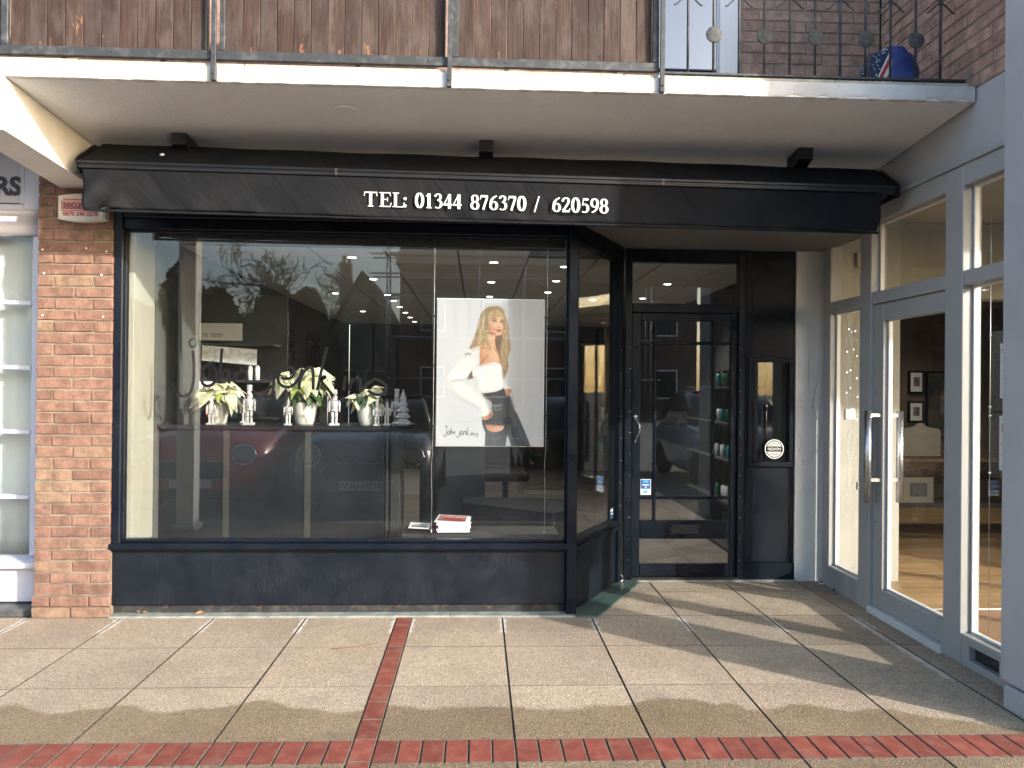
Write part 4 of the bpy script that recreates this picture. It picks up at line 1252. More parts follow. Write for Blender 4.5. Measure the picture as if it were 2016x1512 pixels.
cove = [(LY + 0.08, 2.545), (LY - 0.005, 2.545), (LY - 0.02, 2.565), (LY - 0.012, 2.60), (LY - 0.03, 2.635), (LY - 0.075, 2.66), (LY - 0.09, 2.68), (LY - 0.09, 2.70), (LY + 0.08, 2.70)]
b = MB(); b.prism(cove, 'x', -5.5, -3.078, smooth=True); b.build("cove_moulding", 'lilac', ls)
b = MB(); b.prism([(1.86, -0.01), (1.86, 0.035), (2.1, 0.058), (2.1, -0.01)], 'x', -5.5, -3.085); b.build("stone_step", simple("dark wet stone", (0.05, 0.052, 0.053), (0.12, 0.12, 0.115), 6, 0.5, bump=0.5), ls)
sg = thing("shop_sign", "pale grey sign board ending in RS above the white shop window", "sign", (-3.6, LY, 2.85))
b = MB(); b.box(-5.5, -3.24, LY - 0.075, LY + 0.05, 2.742, 3.3); b.build("board", 'sign_grey', sg)
b = MB(); b.box(-3.238, -3.076, LY - 0.085, LY + 0.05, 2.703, 3.3, 0.006); b.box(-5.5, -3.24, LY - 0.085, LY + 0.05, 2.703, 2.740, 0.005); b.box(-3.262, -3.2395, LY - 0.080, LY - 0.0755, 2.742, 3.3); b.build("frame", 'lilac', sg)
b = MB(); b.box(-5.5, -3.264, LY - 0.0785, LY - 0.0755, 2.743, 2.749); b.build("painted_shadow_line", 'text_dark', sg)  # solid dark strip painting in the shade between board and frame
text_obj("sign_lettering", "RS", 0.168, (-3.437, LY - 0.0765, 2.806), 'text_dark', sg, bold=0.0075, spacing=0.98)
b = MB(); b.box(-6.5, -3.08, 2.25, 2.3, 0.0, 3.3); b.box(-6.5, -5.45, 1.9, 2.25, 0, 3.3); o = b.build("back_wall", 'white_wall', ls)

# ================================================================== SALON INTERIOR
b = MB(); b.prism([(-2.55, 1.94), (0.46, 1.94), (0.93, 2.82), (2.62, 2.82), (2.62, 11.0), (-2.55, 11.0)], 'z', -0.05, 0.012)
sfl = struct(b.build("salon_floor", 'ceil_grid'))
ft = MB(); ft.box(-0.297, 0.297, -0.297, 0.297, 0.0, 0.012, 0.002); ft = ft.mesh("floor_tile"); ft.materials.append(M['floor_tile'])
for i in range(8):
    for j in range(9):
        o = bpy.data.objects.new("floor_tile", ft); col.objects.link(o); o.parent = sfl
        o.location = (-2.2 + 0.6 * i, 2.34 + 0.6 * j + (0.42 if 2.2 < -2.2 + .6 * i else 0), 0.0125)
        if o.location.x > 0.05 and o.location.y < 3.2: o.location.y += 5.4 + 0.6 * (i % 2)
b = MB(); b.box(-2.56, 2.62, 1.95, 11.0, 2.664, 2.695); cl = struct(b.build("salon_ceiling", 'ceil_grid'))
ct = MB(); ct.box(-0.291, 0.291, -0.597, 0.597, 0.0, 0.012, 0.002); ct = ct.mesh("ceiling_tile"); ct.materials.append(M['tile'])
for i in range(9):
    for j in range(8):
        cx, cy = -2.455 + 0.6 * i, 2.63 + 1.2 * j
        if cx > 0.45 and cy < 2.9: cy = 3.4 + 8.0
        if cy > 10.9: continue
        if cx > 0.45 and j == 1: pass
        o = bpy.data.objects.new("ceiling_tile", ct); col.objects.link(o); o.parent = cl
        o.location = (cx, cy, 2.6505)
dl = thing("downlight", "small round lit downlight in the salon ceiling", "downlight", (0, 0, 0), "salon ceiling downlights")
b = MB(); ring_v = [(0.040, -0.001), (0.052, -0.004), (0.055, 0.0)]
b.lathe([(0.038, 0.0), (0.040, -0.005), (0.053, -0.005), (0.056, 0.0)], (0, 0, 0), 20); b.build("rim", 'white', dl)
b = MB(); b.lathe([(0.0005, -0.0058), (0.036, -0.0058), (0.037, -0.003), (.0005, -0.003)], (0, 0, 0), 18); b.build("lamp", 'lamp_on', dl)
spots = [(-1.863, 2.60), (-1.273, 3.28), (-1.273, 4.62), (-0.05, 3.42), (-0.05, 4.71), (-1.90, 5.90), (-1.287, 5.98), (-1.286, 6.64), (-1.286, 7.4), (-1.283, 8.2), (-1.283, 9.0), (-1.28, 9.8), (-0.05, 6.0),
         (1.811, 4.653), (1.826, 5.954), (0.6, 3.6), (0.62, 4.55), (0.62, 5.5), (1.25, 6.2), (0.62, 7.2), (-1.9, 8.1)]
ORD = ['first', 'second', 'third', 'fourth', 'fifth', 'sixth', 'seventh', 'eighth', 'ninth', 'tenth']
seen_ = {}
spots.sort(key=lambda q_: q_[1])
for i, (x_, y_) in enumerate(spots):
    o = dl if i == 0 else dup(dl)
    o.location = (x_, y_, 2.650)
    key_ = min((-1.9, -1.28, -0.05, 0.61, 1.6), key=lambda q_: abs(q_ - x_))
    seen_.setdefault(key_, 0); seen_[key_] += 1
    o['label'] = ORD[seen_[key_] - 1] + ' lit downlight from the window in the ceiling row ' + {-1.9: 'nearest the left wall', -1.28: 'that runs left of the poster', -0.05: 'that runs behind the poster', 0.61: 'right of the poster', 1.6: 'over the salon door'}[key_]
    if i in (1, 3, 6, 9, 13, 19):      # the lit lamps throw a little light
        ld = bpy.data.lights.new("downlight_light", 'SPOT'); ld.energy = 45.0; ld.spot_size = R(110); ld.spot_blend = 0.6; ld.shadow_soft_size = 0.04; ld.color = (1.0, 0.93, 0.82)
        lo = bpy.data.objects.new("downlight_light", ld); col.objects.link(lo); lo.location = (x_, y_, 2.635)
        lo.parent = o; lo.matrix_parent_inverse = Matrix.Translation((-x_, -y_, -2.65))

def wall(name, mat, *a):
    q = MB(); q.box(*a); return struct(q.build(name, mat))
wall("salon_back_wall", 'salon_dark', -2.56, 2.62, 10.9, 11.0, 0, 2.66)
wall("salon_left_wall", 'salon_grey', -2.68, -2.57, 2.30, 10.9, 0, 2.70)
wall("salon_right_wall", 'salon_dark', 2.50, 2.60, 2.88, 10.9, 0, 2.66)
# sunlit lining at the left of the window
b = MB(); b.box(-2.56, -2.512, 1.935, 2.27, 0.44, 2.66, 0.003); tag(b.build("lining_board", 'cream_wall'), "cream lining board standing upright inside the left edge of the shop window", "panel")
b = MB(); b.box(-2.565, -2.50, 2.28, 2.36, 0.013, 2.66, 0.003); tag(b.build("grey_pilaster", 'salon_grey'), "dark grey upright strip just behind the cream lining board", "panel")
# leaning side panel and retail shelves
b = MB(); b.prism([(-2.37, 1.246), (-2.345, 1.246), (-2.385, 2.52), (-2.41, 2.52)], 'y', 2.46, 2.72); tag(b.build("leaning_panel", 'salon_grey'), "tall dark grey board leaning on the counter at the left of the shop window", "panel")

# ---- counter
CT = 1.246
cn = thing("counter", "long charcoal reception counter behind the shop window", "counter", (-1.6, 2.5, 0))
b = MB(); b.box(-2.50, -0.86, 2.335, 2.80, 0.013, 1.213, 0.003); b.build("body", 'counter', cn)
b = MB(); b.prism([(-2.505, 2.30), (-0.825, 2.30), (-0.665, 2.60), (-0.665, 2.83), (-2.505, 2.83)], 'z', 1.216, CT); b.build("top", 'counter_top', cn)
for xx in (-2.035, -1.445):
    b = MB(); b.box(xx, xx + 0.045, 2.328, 2.334, 0.02, 1.21); b.build("strip", 'trim_grey', cn)
b = MB(); b.box(-0.852, -0.838, 2.335, 2.80, 0.013, 1.21); b.box(-0.83, -0.76, 2.42, 2.78, 0.013, 1.21, 0.004); b.build("end_panel", 'salon_dark', cn)

# ---- poinsettias
def leaf_mesh(kind, i):
    q = MB()
    L = rnd.uniform(0.085, 0.115) if kind == 'bract' else rnd.uniform(0.08, 0.105)
    W = L * (rnd.uniform(0.60, 0.74) if kind == 'bract' else rnd.uniform(.52, .62))
    lob = rnd.uniform(0.0, 0.22)
    droop = rnd.uniform(0.10, 0.50)
    tw = rnd.uniform(-.25, .25)
    nu = 7
    prof = [0.10, 0.52, 0.92, 1.0 + lob, 0.66, 0.34 + lob * .3, 0.02]
    V = []
    for a in range(nu):
        t = a / (nu - 1)
        x = L * t; z = -L * droop * t * t * 0.75 + 0.01 * math.sin(t * 3)
        w = W * 0.5 * prof[a]
        for k in (-1, -.5, 0, .5, 1):
            V.append((x - 0.01 * abs(k) * prof[a], w * k, z + abs(k) * w * (0.35 if kind == 'bract' else .25) * (1 - t) + tw * w * k - (0.10 * w if abs(k) == 1 else 0)))
    F = []
    for a in range(nu - 1):
        for k in range(4):
            F.append((a * 5 + k, (a + 1) * 5 + k, (a + 1) * 5 + k + 1, a * 5 + k + 1))
    q._new(V, F, 0, True)
    me = bpy.data.meshes.new(kind)
    q.bm.to_mesh(me); q.bm.free()
    me.materials.append(M[kind])
    return me
def leaf_mat(name, c1, c2, vein, trans):
    t = NT(name)
    tc = t.n('ShaderNodeTexCoord').outputs['Object']
    x, y, z = t.xyz(tc)
    ay = t.math('ABSOLUTE', y)
    mid = t.mapr(ay, 0.0005, 0.003, 1, 0)
    sv_ = t.math('PINGPONG', t.math('ADD', t.math('MULTIPLY', x, 1.0), t.math('MULTIPLY', ay, -0.8)), 0.008)
    sv_ = t.mapr(sv_, 0.0, 0.0018, 1, 0)
    c = t.mix(t.mapr(t.noise(25, 4), 0.35, 0.65), c1, c2)
    c = t.hsv(c, h=t.mapr(t.objrand(), 0, 1, 0.49, 0.515, smooth=False), val=t.mapr(t.objrand(), 0, 1, 0.82, 1.06, smooth=False))
    c = t.mix(t.math('MULTIPLY', t.math('MAXIMUM', mid, t.math('MULTIPLY', sv_, 0.5)), 0.55), c, vein)
    p = t.n('ShaderNodeBsdfPrincipled')
    t.l(c, p.inputs['Base Color']); p.inputs['Roughness'].default_value = 0.5
    tr = t.n('ShaderNodeBsdfTranslucent'); t.l(c, tr.inputs[0])
    mx = t.n('ShaderNodeMixShader'); mx.inputs[0].default_value = trans
    t.l(p.outputs[0], mx.inputs[1]); t.l(tr.outputs[0], mx.inputs[2]); t.l(mx.outputs[0], t.out.inputs[0])
    return t.m
M['bract'] = leaf_mat("cream poinsettia bract", (0.72, 0.70, 0.47), (0.78, 0.77, 0.60), (0.50, 0.52, 0.20), 0.3)
M['leaf'] = leaf_mat("dark green poinsettia leaf", (0.028, 0.060, 0.024), (0.05, 0.10, 0.035), (0.16, 0.22, 0.06), 0.2)
M['leaf_lime'] = leaf_mat("lime poinsettia leaf", (0.30, 0.42, 0.06), (0.45, 0.55, 0.10), (0.5, 0.6, 0.2), 0.35)
bracts = [leaf_mesh('bract', i) for i in range(6)]
greens = [leaf_mesh('leaf', i) for i in range(4)]
limes = []
for g in greens[:2]:
    c_ = g.copy(); c_.name = "leaf"; c_.materials.clear(); c_.materials.append(M['leaf_lime']); limes.append(c_)
def poinsettia(x, y, pr, ph, rad, top, nb, ng, label, n_lime=1, seed=1):
    r = random.Random(seed)
    t = thing("poinsettia", label, "potted plant", (x, y, CT), "cream poinsettias on the counter")
    q = MB(); q.lathe([(.0005, 0.001), (pr * .66, 0.001), (pr * .70, .008), (pr * .86, ph * .35), (pr * .98, ph * .75), (pr, ph * .96), (pr * .98, ph), (pr * .92, ph * .985), (pr * .90, ph * .86), (.0005, ph * .85)], (x, y, CT), 28)
    q.build("pot", 'pot', t)
    q = MB(); q.lathe([(.0005, ph * .861), (pr * .88, ph * .861), (pr * .86, ph * .885), (.0005, ph * .90)], (x, y, CT), 16); q.build("soil", simple("potting soil", (0.03, 0.02, 0.015)), t)
    q = MB()
    heads = []
    for k in range(5):
        a = k * 2.4 + r.random(); rr = rad * (0.15 if k == 0 else 0.55)
        hd = Vector((x + rr * math.cos(a), y + rr * math.sin(a), CT + top - (0.012 if k == 0 else 0.05 + 0.03 * r.random())))
        heads.append(hd)
        q.tube(smooth_path([(x, y, CT + ph * .86), (x + rr * .3 * math.cos(a), y + rr * .3 * math.sin(a), CT + ph + 0.05), tuple(hd)], 3), 0.004, 6)
    q.build("stem", 'leaf', t)
    def put(me, nm, base, az, tiltv, sc):
        o = bpy.data.objects.new(nm, me); col.objects.link(o); o.parent = t; o.matrix_parent_inverse = world_inv(t)
        o.location = base; o.rotation_euler = (r.uniform(-.4, .4), tiltv, az); o.scale = (sc, sc, sc)
    for k in range(nb):
        hd = heads[k % 5]
        az = k * 2.399 + r.uniform(-.4, .4)
        lvl = k / nb
        put(r.choice(bracts), "bract", hd + Vector((0.006 * math.cos(az), .006 * math.sin(az), -0.03 * lvl)), az, r.uniform(-.30, .20) + 0.62 * lvl, (0.80 + 0.46 * lvl) * rad / 0.13)
    for k in range(ng):
        az = k * 2.399 + 1.0
        put(r.choice(greens), "leaf", Vector((x + rad * .32 * math.cos(az), y + rad * .32 * math.sin(az), CT + ph + 0.01 + (top - ph) * r.uniform(.12, .5))), az, r.uniform(0.25, 0.9), r.uniform(.8, 1.15) * rad / .13)
    for k in range(n_lime):
        az = -1.9 + 0.6 * k
        put(limes[k % 2], "leaf", Vector((x + rad * .5 * math.cos(az), y + rad * .5 * math.sin(az), CT + ph + (top - ph) * .55)), az, .7, .9 * rad / .13)
    return t
poinsettia(-2.125, 2.50, 0.078, 0.165, 0.175, 0.315, 54, 20, "cream poinsettia in a white pot, nearest the leaning panel", 2, 3)
poinsettia(-1.475, 2.46, 0.092, 0.172, 0.205, 0.42, 96, 28, "large cream poinsettia, the biggest on the counter, in a white pot", 2, 8)
poinsettia(-1.005, 2.44, 0.083, 0.165, 0.150, 0.285, 34, 18, "sparse cream poinsettia in a white pot, beside the small white tree", 0, 5)

# ---- nutcrackers
M['nut_white'] = simple("white painted wood", (0.52, 0.52, 0.53), rough=0.5)
M['nut_silver'] = simple("silver glitter paint", (0.26, 0.26, 0.27), (0.42, 0.42, 0.43), 220, 0.4, metal=0.4)
M['nut_pink'] = simple("pink flesh paint", (0.52, 0.32, 0.31), rough=0.5)
def nutcracker(x, y, h, label, hat='tall', staff=False, metal='nut_silver'):
    k = h / 0.30
    t = thing("nutcracker", label, "nutcracker", (x, y, CT), "white nutcracker figures on the counter")
    P = lambda dx, dy, dz: (x + dx * k, y + dy * k, CT + dz * k)
    q = MB(); q.box(x - .038 * k, x + .038 * k, y - .026 * k, y + .026 * k, CT + .0006, CT + .017 * k, .003 * k); q.build("base", 'nut_white', t)
    for sx in (-1, 1):
        q = MB(); c = P(sx * .0145, 0, .017)
        q.lathe([(.0005, 0), (.0125 * k, 0), (.0125 * k, .006 * k), (.0105 * k, .012 * k), (.0115 * k, .045 * k), (.0125 * k, .047 * k), (.0115 * k, .050 * k), (.0120 * k, .092 * k), (.0005, .092 * k)], c, 10)
        lg = q.build("leg", 'nut_white', t)
        q = MB(); q.lathe([(.0122 * k, .044 * k), (.0132 * k, .046 * k), (.0132 * k, .050 * k), (.0122 * k, .052 * k)], c, 10); q.build("boot_trim", metal, lg)
    q = MB(); q.lathe([(.0005, 0), (.030 * k, 0), (.0285 * k, .012 * k), (.0245 * k, .022 * k), (.0245 * k, .030 * k), (.029 * k, .060 * k), (.030 * k, .076 * k), (.022 * k, .086 * k), (.0005, .087 * k)], P(0, 0, .1095), 16, sy=.78); q.build("body", 'nut_white', t)
    q = MB(); q.lathe([(.0245 * k, 0), (.0265 * k, .001 * k), (.0265 * k, .008 * k), (.0245 * k, .009 * k)], P(0, 0, .1315), 16, sy=.8)
    for zz in (.15, .162, .174): q.ball(P(0, -.0235, zz), .0032 * k, 6)
    for sx in (-1, 1): q.lathe([(.0005, 0), (.014 * k, 0), (.012 * k, .005 * k), (.0005, .006 * k)], P(sx * .031, 0, .191), 10)
    q.build("trim", metal, t)
    for sx in (-1, 1):
        q = MB(); q.tube([P(sx * .035, 0, .188), P(sx * .039, -.002, .165), P(sx * .040, -.004, .135), P(sx * .040, -.006, .120)], [.0085 * k, .0095 * k, .008 * k, .0075 * k], 8); ar = q.build("arm", 'nut_white', t)
        q = MB(); q.ball(P(sx * .040, -.007, .113), .0085 * k, 8); q.build("hand", 'nut_pink' if staff else 'nut_white', ar)
    q = MB(); q.lathe([(.0005, 0), (.014 * k, 0), (.0185 * k, .006 * k), (.0195 * k, .022 * k), (.0185 * k, .034 * k), (.0005, .035 * k)], P(0, 0, .1965), 14, sy=.92); hd = q.build("head", 'nut_pink', t)
    q = MB(); q.box(x - .011 * k, x + .011 * k, y - .0225 * k, y - .0165 * k, CT + .198 * k, CT + .208 * k, .002 * k); q.build("beard", 'nut_white', hd)
    q = MB()
    for sx in (-1, 1): q.ball(P(sx * .007, -.0175, .2215), .0021 * k, 6)
    q.build("eye", 'vinyl_black', hd)
    q = MB(); q.ball(P(0, -.0195, .216), .003 * k, 6); q.build("nose", 'nut_pink', hd)
    q = MB(); q.lathe([(.0195 * k, .004 * k), (.022 * k, .010 * k), (.021 * k, .030 * k), (.0195 * k, .034 * k)], P(0, .004, .1965), 12); q.build("hair", 'nut_white', hd)
    if hat == 'tall':
        q = MB(); q.lathe([(.0005, 0), (.0205 * k, 0), (.0205 * k, .004 * k), (.0185 * k, .006 * k), (.0195 * k, .060 * k), (.021 * k, .062 * k), (.0205 * k, .068 * k), (.0005, .069 * k)], P(0, 0, .2316), 14); ht = q.build("hat", 'nut_white', t)
        q = MB(); q.ball(P(0, -.0205, .262), .006 * k, 8, sy=.4); q.build("badge", metal, ht)
    elif hat == 'crown':
        q = MB(); q.lathe([(.0005, 0), (.0195 * k, 0), (.0195 * k, .016 * k), (.0005, .017 * k)], P(0, 0, .2316), 14); ht = q.build("hat", metal, t)
        q = MB()
        for a in range(6): q.lathe([(.0005, 0), (.0075 * k, .0), (.0005, .036 * k)], P(.016 * math.cos(a * 1.047), .016 * math.sin(a * 1.047), .248), 6)
        q.build("crown_point", 'nut_white', ht)
    else:
        q = MB(); q.lathe([(.0005, 0), (.0205 * k, 0), (.0195 * k, .010 * k), (.012 * k, .028 * k), (.004 * k, .040 * k), (.0028 * k, .060 * k), (.0005, .066 * k)], P(0, 0, .2316), 14); q.build("hat", metal, t)
    if staff:
        q = MB(); q.tube([P(-.052, -.012, .002), P(-.050, -.011, .20)], .0032 * k, 6); q.ball(P(-.050, -.011, .205), .007 * k, 8); q.lathe([(.006 * k, 0), (.0065 * k, .02 * k), (.0005, .035 * k)], P(-.050, -.011, .20), 8); q.build("staff", metal, t)
    return t
nutcracker(-2.135, 2.355, 0.225, "small white nutcracker in front of the poinsettia nearest the leaning panel")
nutcracker(-1.862, 2.37, 0.295, "tall white nutcracker with a high hat, standing alone between two poinsettias")
nutcracker(-1.572, 2.345, 0.215, "small white nutcracker with a pointed cap, in front of the largest poinsettia", 'cap')
nutcracker(-1.238, 2.36, 0.285, "white nutcracker with a crown, holding a staff, right of the largest poinsettia", 'crown', True)
nutcracker(-0.922, 2.345, 0.205, "small white nutcracker with a square hat, right of the sparse poinsettia's pot")
nutcracker(-0.862, 2.44, 0.205, "slim silver nutcracker half hidden beside the square hatted one", 'cap', True, 'nut_silver')
nutcracker(-0.80, 2.56, 0.275, "tall white nutcracker beside the small white tree, at the counter's end")
nutcracker(-1.985, 2.66, 0.215, "dim nutcracker at the back of the counter behind the first poinsettia", 'cap')

tr = thing("toy_tree", "small white wooden tiered tree at the right end of the counter", "ornament", (-0.745, 2.50, CT))
b = MB(); pr_ = [(.0005, 0.001), (.052, 0.001), (.052, .006)]
zz = 0.012
for i, rr in enumerate((.066, .058, .049, .039, .028)):
    pr_ += [(rr * .98, zz), (rr, zz + .004), (rr * .42, zz + .047)]; zz += .046
pr_ += [(.004, zz + .028), (.0005, zz + .03)]
b.lathe(pr_, (-0.745, 2.50, CT), 9); b.build("tree_body", 'nut_white', tr)
for f in tr.children[0].data.polygons: f.use_smooth = False

# white post at the pavement edge, mirrored in the glass
wp = thing("white_post", "square white post at the edge of the pavement, mirrored in the shop window", "post", (-3.25, -1.2, 0))
b = MB(); b.box(-3.34, -3.16, -1.29, -1.11, 0.06, 3.3, .01); b.build("shaft", 'white', wp)
b = MB(); b.box(-3.37, -3.13, -1.32, -1.08, -0.01, 0.058, .01); b.build("foot", 'white', wp)
# ---- retail shelf with products, left of the counter
sh = thing("retail_stand", "dark product stand with display cards and bottles at the left of the salon", "stand", (-2.25, 3.1, 0))
b = MB(); b.box(-2.50, -1.80, 3.22, 3.26, 0.013, 2.30); b.box(-2.50, -2.46, 2.95, 3.22, 0.013, 2.30); b.build("back_panel", 'salon_dark', sh)
for zz in (1.25, 1.56, 1.86):
    b = MB(); b.box(-2.455, -1.85, 2.97, 3.215, zz, zz + 0.02); b.build("shelf", 'salon_dark', sh)
b = MB(); b.box(-2.44, -2.10, 2.964, 2.968, 1.90, 2.04); c0 = b.build("display_card", simple("dim grey card", (0.30, 0.30, 0.30), rough=.8), sh)
text_obj("print", "te tete", 0.06, (-2.42, 2.962, 1.93), 'text_dark', c0)
b = MB(); b.prism([(-2.42, 1.735), (-1.98, 1.70), (-1.98, 1.83), (-2.42, 1.86)], 'y', 2.958, 2.963); b.build("display_card", simple("grey paper", (0.35, 0.36, 0.36), (0.5, 0.5, 0.5), 30, 0.8), sh)
b = MB(); b.box(-2.44, -2.325, 2.955, 2.962, 1.452, 1.565); c1 = b.build("price_card", 'paper', sh)
b = MB()
for (xx, zz) in ((-2.425, 1.50), (-2.40, 1.515), (-2.375, 1.498), (-2.355, 1.51), (-2.41, 1.482), (-2.365, 1.480)): b.ball((xx, 2.953, zz), 0.011, 8, sy=.15)
b.build("print", simple("auburn print", (0.25, 0.06, 0.04)), c1)
M['teal'] = simple("teal plastic", (0.06, 0.32, 0.36), rough=0.35); M['coral'] = simple("coral plastic", (0.42, 0.08, 0.07), rough=0.35); M['green_b'] = simple("green bottle plastic", (0.02, 0.16, 0.07), rough=0.3)
def bottle(x, y, z, h, r, mat, label, group):
    t = thing("bottle", label, "bottle", (x, y, z), group)
    q = MB(); q.lathe([(.0005, .0005), (r, .0005), (r, h * .68), (r * .8, h * .76), (r * .42, h * .8), (r * .42, h * .82), (.0005, h * .82)], (x, y, z), 12); q.build("bottle_body", mat, t)
    q = MB(); q.lathe([(.0005, h * .821), (r * .55, h * .821), (r * .55, h), (.0005, h)], (x, y, z), 10); q.build("cap", 'vinyl_black', t)
for i, (xx, m_) in enumerate([(-2.40, 'coral'), (-2.33, 'coral'), (-2.26, 'teal'), (-2.19, 'teal')]):
    bottle(xx, 3.06, 1.27, 0.13 if m_ == 'coral' else 0.17, 0.024, m_, f"{'left' if i % 2 == 0 else 'right'} one of the two {'coral' if m_ == 'coral' else 'teal'} bottles on the dark stand's lower shelf", "bottles on the dark product stand")
for i, xx in enumerate((-2.06, -2.00)):
    bottle(xx, 3.05, 1.58, 0.15, 0.02, 'white', f"{'left' if i == 0 else 'right'} one of the two white bottles on the dark stand's middle shelf", "white bottles on the dark stand")

# ---- shelves of products and chairs deeper in the salon
st2 = thing("wall_shelves", "dark wall shelves of salon products seen through the door", "shelves", (2.2, 4.3, 0))
b = MB(); b.box(2.15, 2.49, 3.6, 5.2, 0.013, 0.06); b.box(2.46, 2.49, 3.6, 5.2, 0.06, 2.2); b.build("carcass", 'salon_dark', st2)
for zz in (0.45, 0.85, 1.2, 1.55):
    b = MB(); b.box(2.17, 2.458, 3.6, 5.2, zz, zz + 0.02); b.build("shelf", 'salon_dark', st2)
for i in range(20):
    zz = (0.47, 0.87, 1.22, 1.57)[i % 4]; yy = 3.65 + 0.15 * (i // 4) + 0.03 * (i % 3)
    m_ = ('green_b', 'white', 'teal', 'green_b', 'white')[(i * 3) % 5]
    nm_ = {'green_b': 'green', 'white': 'white', 'teal': 'teal'}[m_]
    bottle(2.25, yy, zz, 0.16, 0.026, m_, f"{nm_} bottle, {ORD[i // 4]} along the {['lowest', 'second', 'third', 'top'][i % 4]} wall shelf beyond the salon door", f"{nm_} bottles on the wall shelves")
def chair(x, y, rz):
    t = thing("styling_chair", "dark padded styling chair deep inside the salon", "chair", (x, y, 0.0255), "salon styling chairs")
    q = MB(); q.box(x - .27, x + .27, y - .26, y + .26, 0.46, 0.58, 0.05, seg=3); q.build("seat", 'vinyl_black', t)
    q = MB(); q.box(x - .25, x + .25, y + .20, y + .29, 0.60, 1.02, 0.04, seg=3); q.build("backrest", 'vinyl_black', t)
    for sx in (-1, 1):
        q = MB(); q.box(x + sx * .29 - .025, x + sx * .29 + .025, y - .2, y + .2, 0.62, 0.68, 0.015); q.build("armrest", 'vinyl_black', t)
    q = MB(); q.lathe([(.25, 0), (.25, .02), (.05, .05), (.035, .06), (.035, .46), (.0005, .46)], (x, y, .0255), 20); q.build("pedestal", 'chrome', t)
    return t
c0 = chair(0.15, 5.6, 0)
c0['label'] = 'dark padded styling chair in the salon, nearest the window'
for (xx, yy, lb_) in ((0.15, 7.0, 'dark padded styling chair, second behind the poster'), (0.15, 8.4, 'dark padded styling chair, farthest behind the poster'), (-1.9, 6.4, 'dark padded styling chair by the left wall mirrors')): dup(c0, (xx, yy, .0255), lb_)
def mirror(y):
    t = thing("salon_mirror", "tall dark framed mirror on the salon side wall, " + {4.6: "nearest the window", 6.2: "second from the window", 7.8: "farthest from the window"}[y], "mirror", (-2.54, y, 1.5), "salon wall mirrors")
    q = MB(); q.box(-2.568, -2.545, y - .42, y + .42, .7, 2.25, .004); q.build("frame", 'vinyl_black', t)
    q = MB(); q.box(-2.5445, -2.54, y - .38, y + .38, .74, 2.21); q.build("mirror_glass", 'chrome', t)
for yy in (4.6, 6.2, 7.8): mirror(yy)
# waiting bench near the window
be = thing("waiting_bench", "low black padded bench inside the salon behind the corner of the window", "bench", (0.1, 2.9, 0))
b = MB(); b.prism([(-0.30, 3.15), (0.42, 2.62), (0.62, 2.85), (0.62, 3.4), (-0.30, 3.5)], 'z', 0.46, 0.56); b.build("seat", 'vinyl_black', be)
b = MB(); b.prism([(-0.25, 3.20), (0.42, 2.70), (0.58, 2.88), (0.58, 3.36), (-0.25, 3.45)], 'z', 0.026, 0.458); b.build("base", 'salon_dark', be)
mr = thing("back_counter", "dark styling counter with red ornaments deep behind the hanging poster", "counter", (0, 6, 0))
b = MB(); b.box(-0.75, -0.1, 4.3, 4.8, 0.026, 1.02, .004); b.build("body", 'counter', mr)
b = MB(); b.box(-0.80, 0.40, 4.25, 4.85, 1.022, 1.05, .004); b.build("top", 'counter_top', mr)
for i, xx in enumerate((-0.45, -0.34, 0.18, 0.28)):
    q = thing("red_ornament", ORD[i] + " small red cone ornament from the left on the counter behind the poster", "ornament", (xx, 4.40, 1.0505), "red ornaments behind the poster")
    p_ = MB(); p_.lathe([(.0005, .0005), (.02, .0005), (.034, .05), (.022, .09), (.0005, .10)], (xx, 4.40, 1.0505), 12); p_.build("cone", 'coral', q)

# ---- magazines and their rack on the window ledge
b = MB(); b.box(-0.70, 0.40, 1.99, 2.30, 0.44, 0.5175, 0.004); tag(b.build("window_ledge", 'salon_dark'), "low dark ledge inside the foot of the shop window", "ledge")
rk = thing("magazine_rack", "low black rack holding magazines on the window ledge", "rack", (-0.44, 2.1, 0.518))
b = MB(); b.box(-0.655, -0.22, 2.01, 2.27, 0.518, 0.5275, 0.002); b.box(-0.50, -0.49, 1.995, 2.008, 0.518, 0.59, 0.002); b.box(-0.505, -0.46, 2.0, 2.2, 0.5278, 0.552, 0.002); b.build("tray", 'alu_black', rk)
def cover_mat():
    t = NT("magazine cover print")
    n1 = t.noise(9, 3, vec=t.scaled(t.pos(), (1, 2, 1)))
    c = t.mix(t.mapr(n1, 0.42, 0.56), (0.34, 0.045, 0.045), (0.60, 0.40, 0.33))
    c = t.mix(t.mapr(t.noise(22, 2), 0.58, 0.62), c, (0.13, 0.03, 0.03))
    return t.bsdf(c, 0.35, 0.5)
mg_c = cover_mat()
for i in range(8):
    t = thing("magazine", "white edged magazine, " + ORD[i] + " from the bottom of the pile on the window ledge" if i < 7 else "topmost magazine of the pile, with a red cover", "magazine", (-0.34, 2.12, 0.528 + i * .0095), "magazines piled on the window ledge")
    z0 = 0.5285 + i * 0.0095
    mm = Matrix.Translation((-0.335 + rnd.uniform(-.006, .006), 2.12, z0)) @ Matrix.Rotation(rnd.uniform(-.08, .08), 4, 'Z')
    if i == 7: mm = Matrix.Translation((-0.350, 2.115, z0)) @ Matrix.Rotation(-.06, 4, 'Z') @ Matrix.Rotation(.035, 4, 'Y')
    q = MB(); q.box(-.112, .112, -.14, .14, 0.0, 0.0085, 0.001, m=mm); q.build("pages", 'paper', t)
    if i == 7:
        q = MB(); q.box(-.099, .099, -.120, .125, 0.0089, 0.0096, m=mm); q.build("cover", mg_c, t)
lf = thing("leaflet", "small printed leaflet lying left of the magazine pile", "leaflet", (-0.58, 2.1, .53))
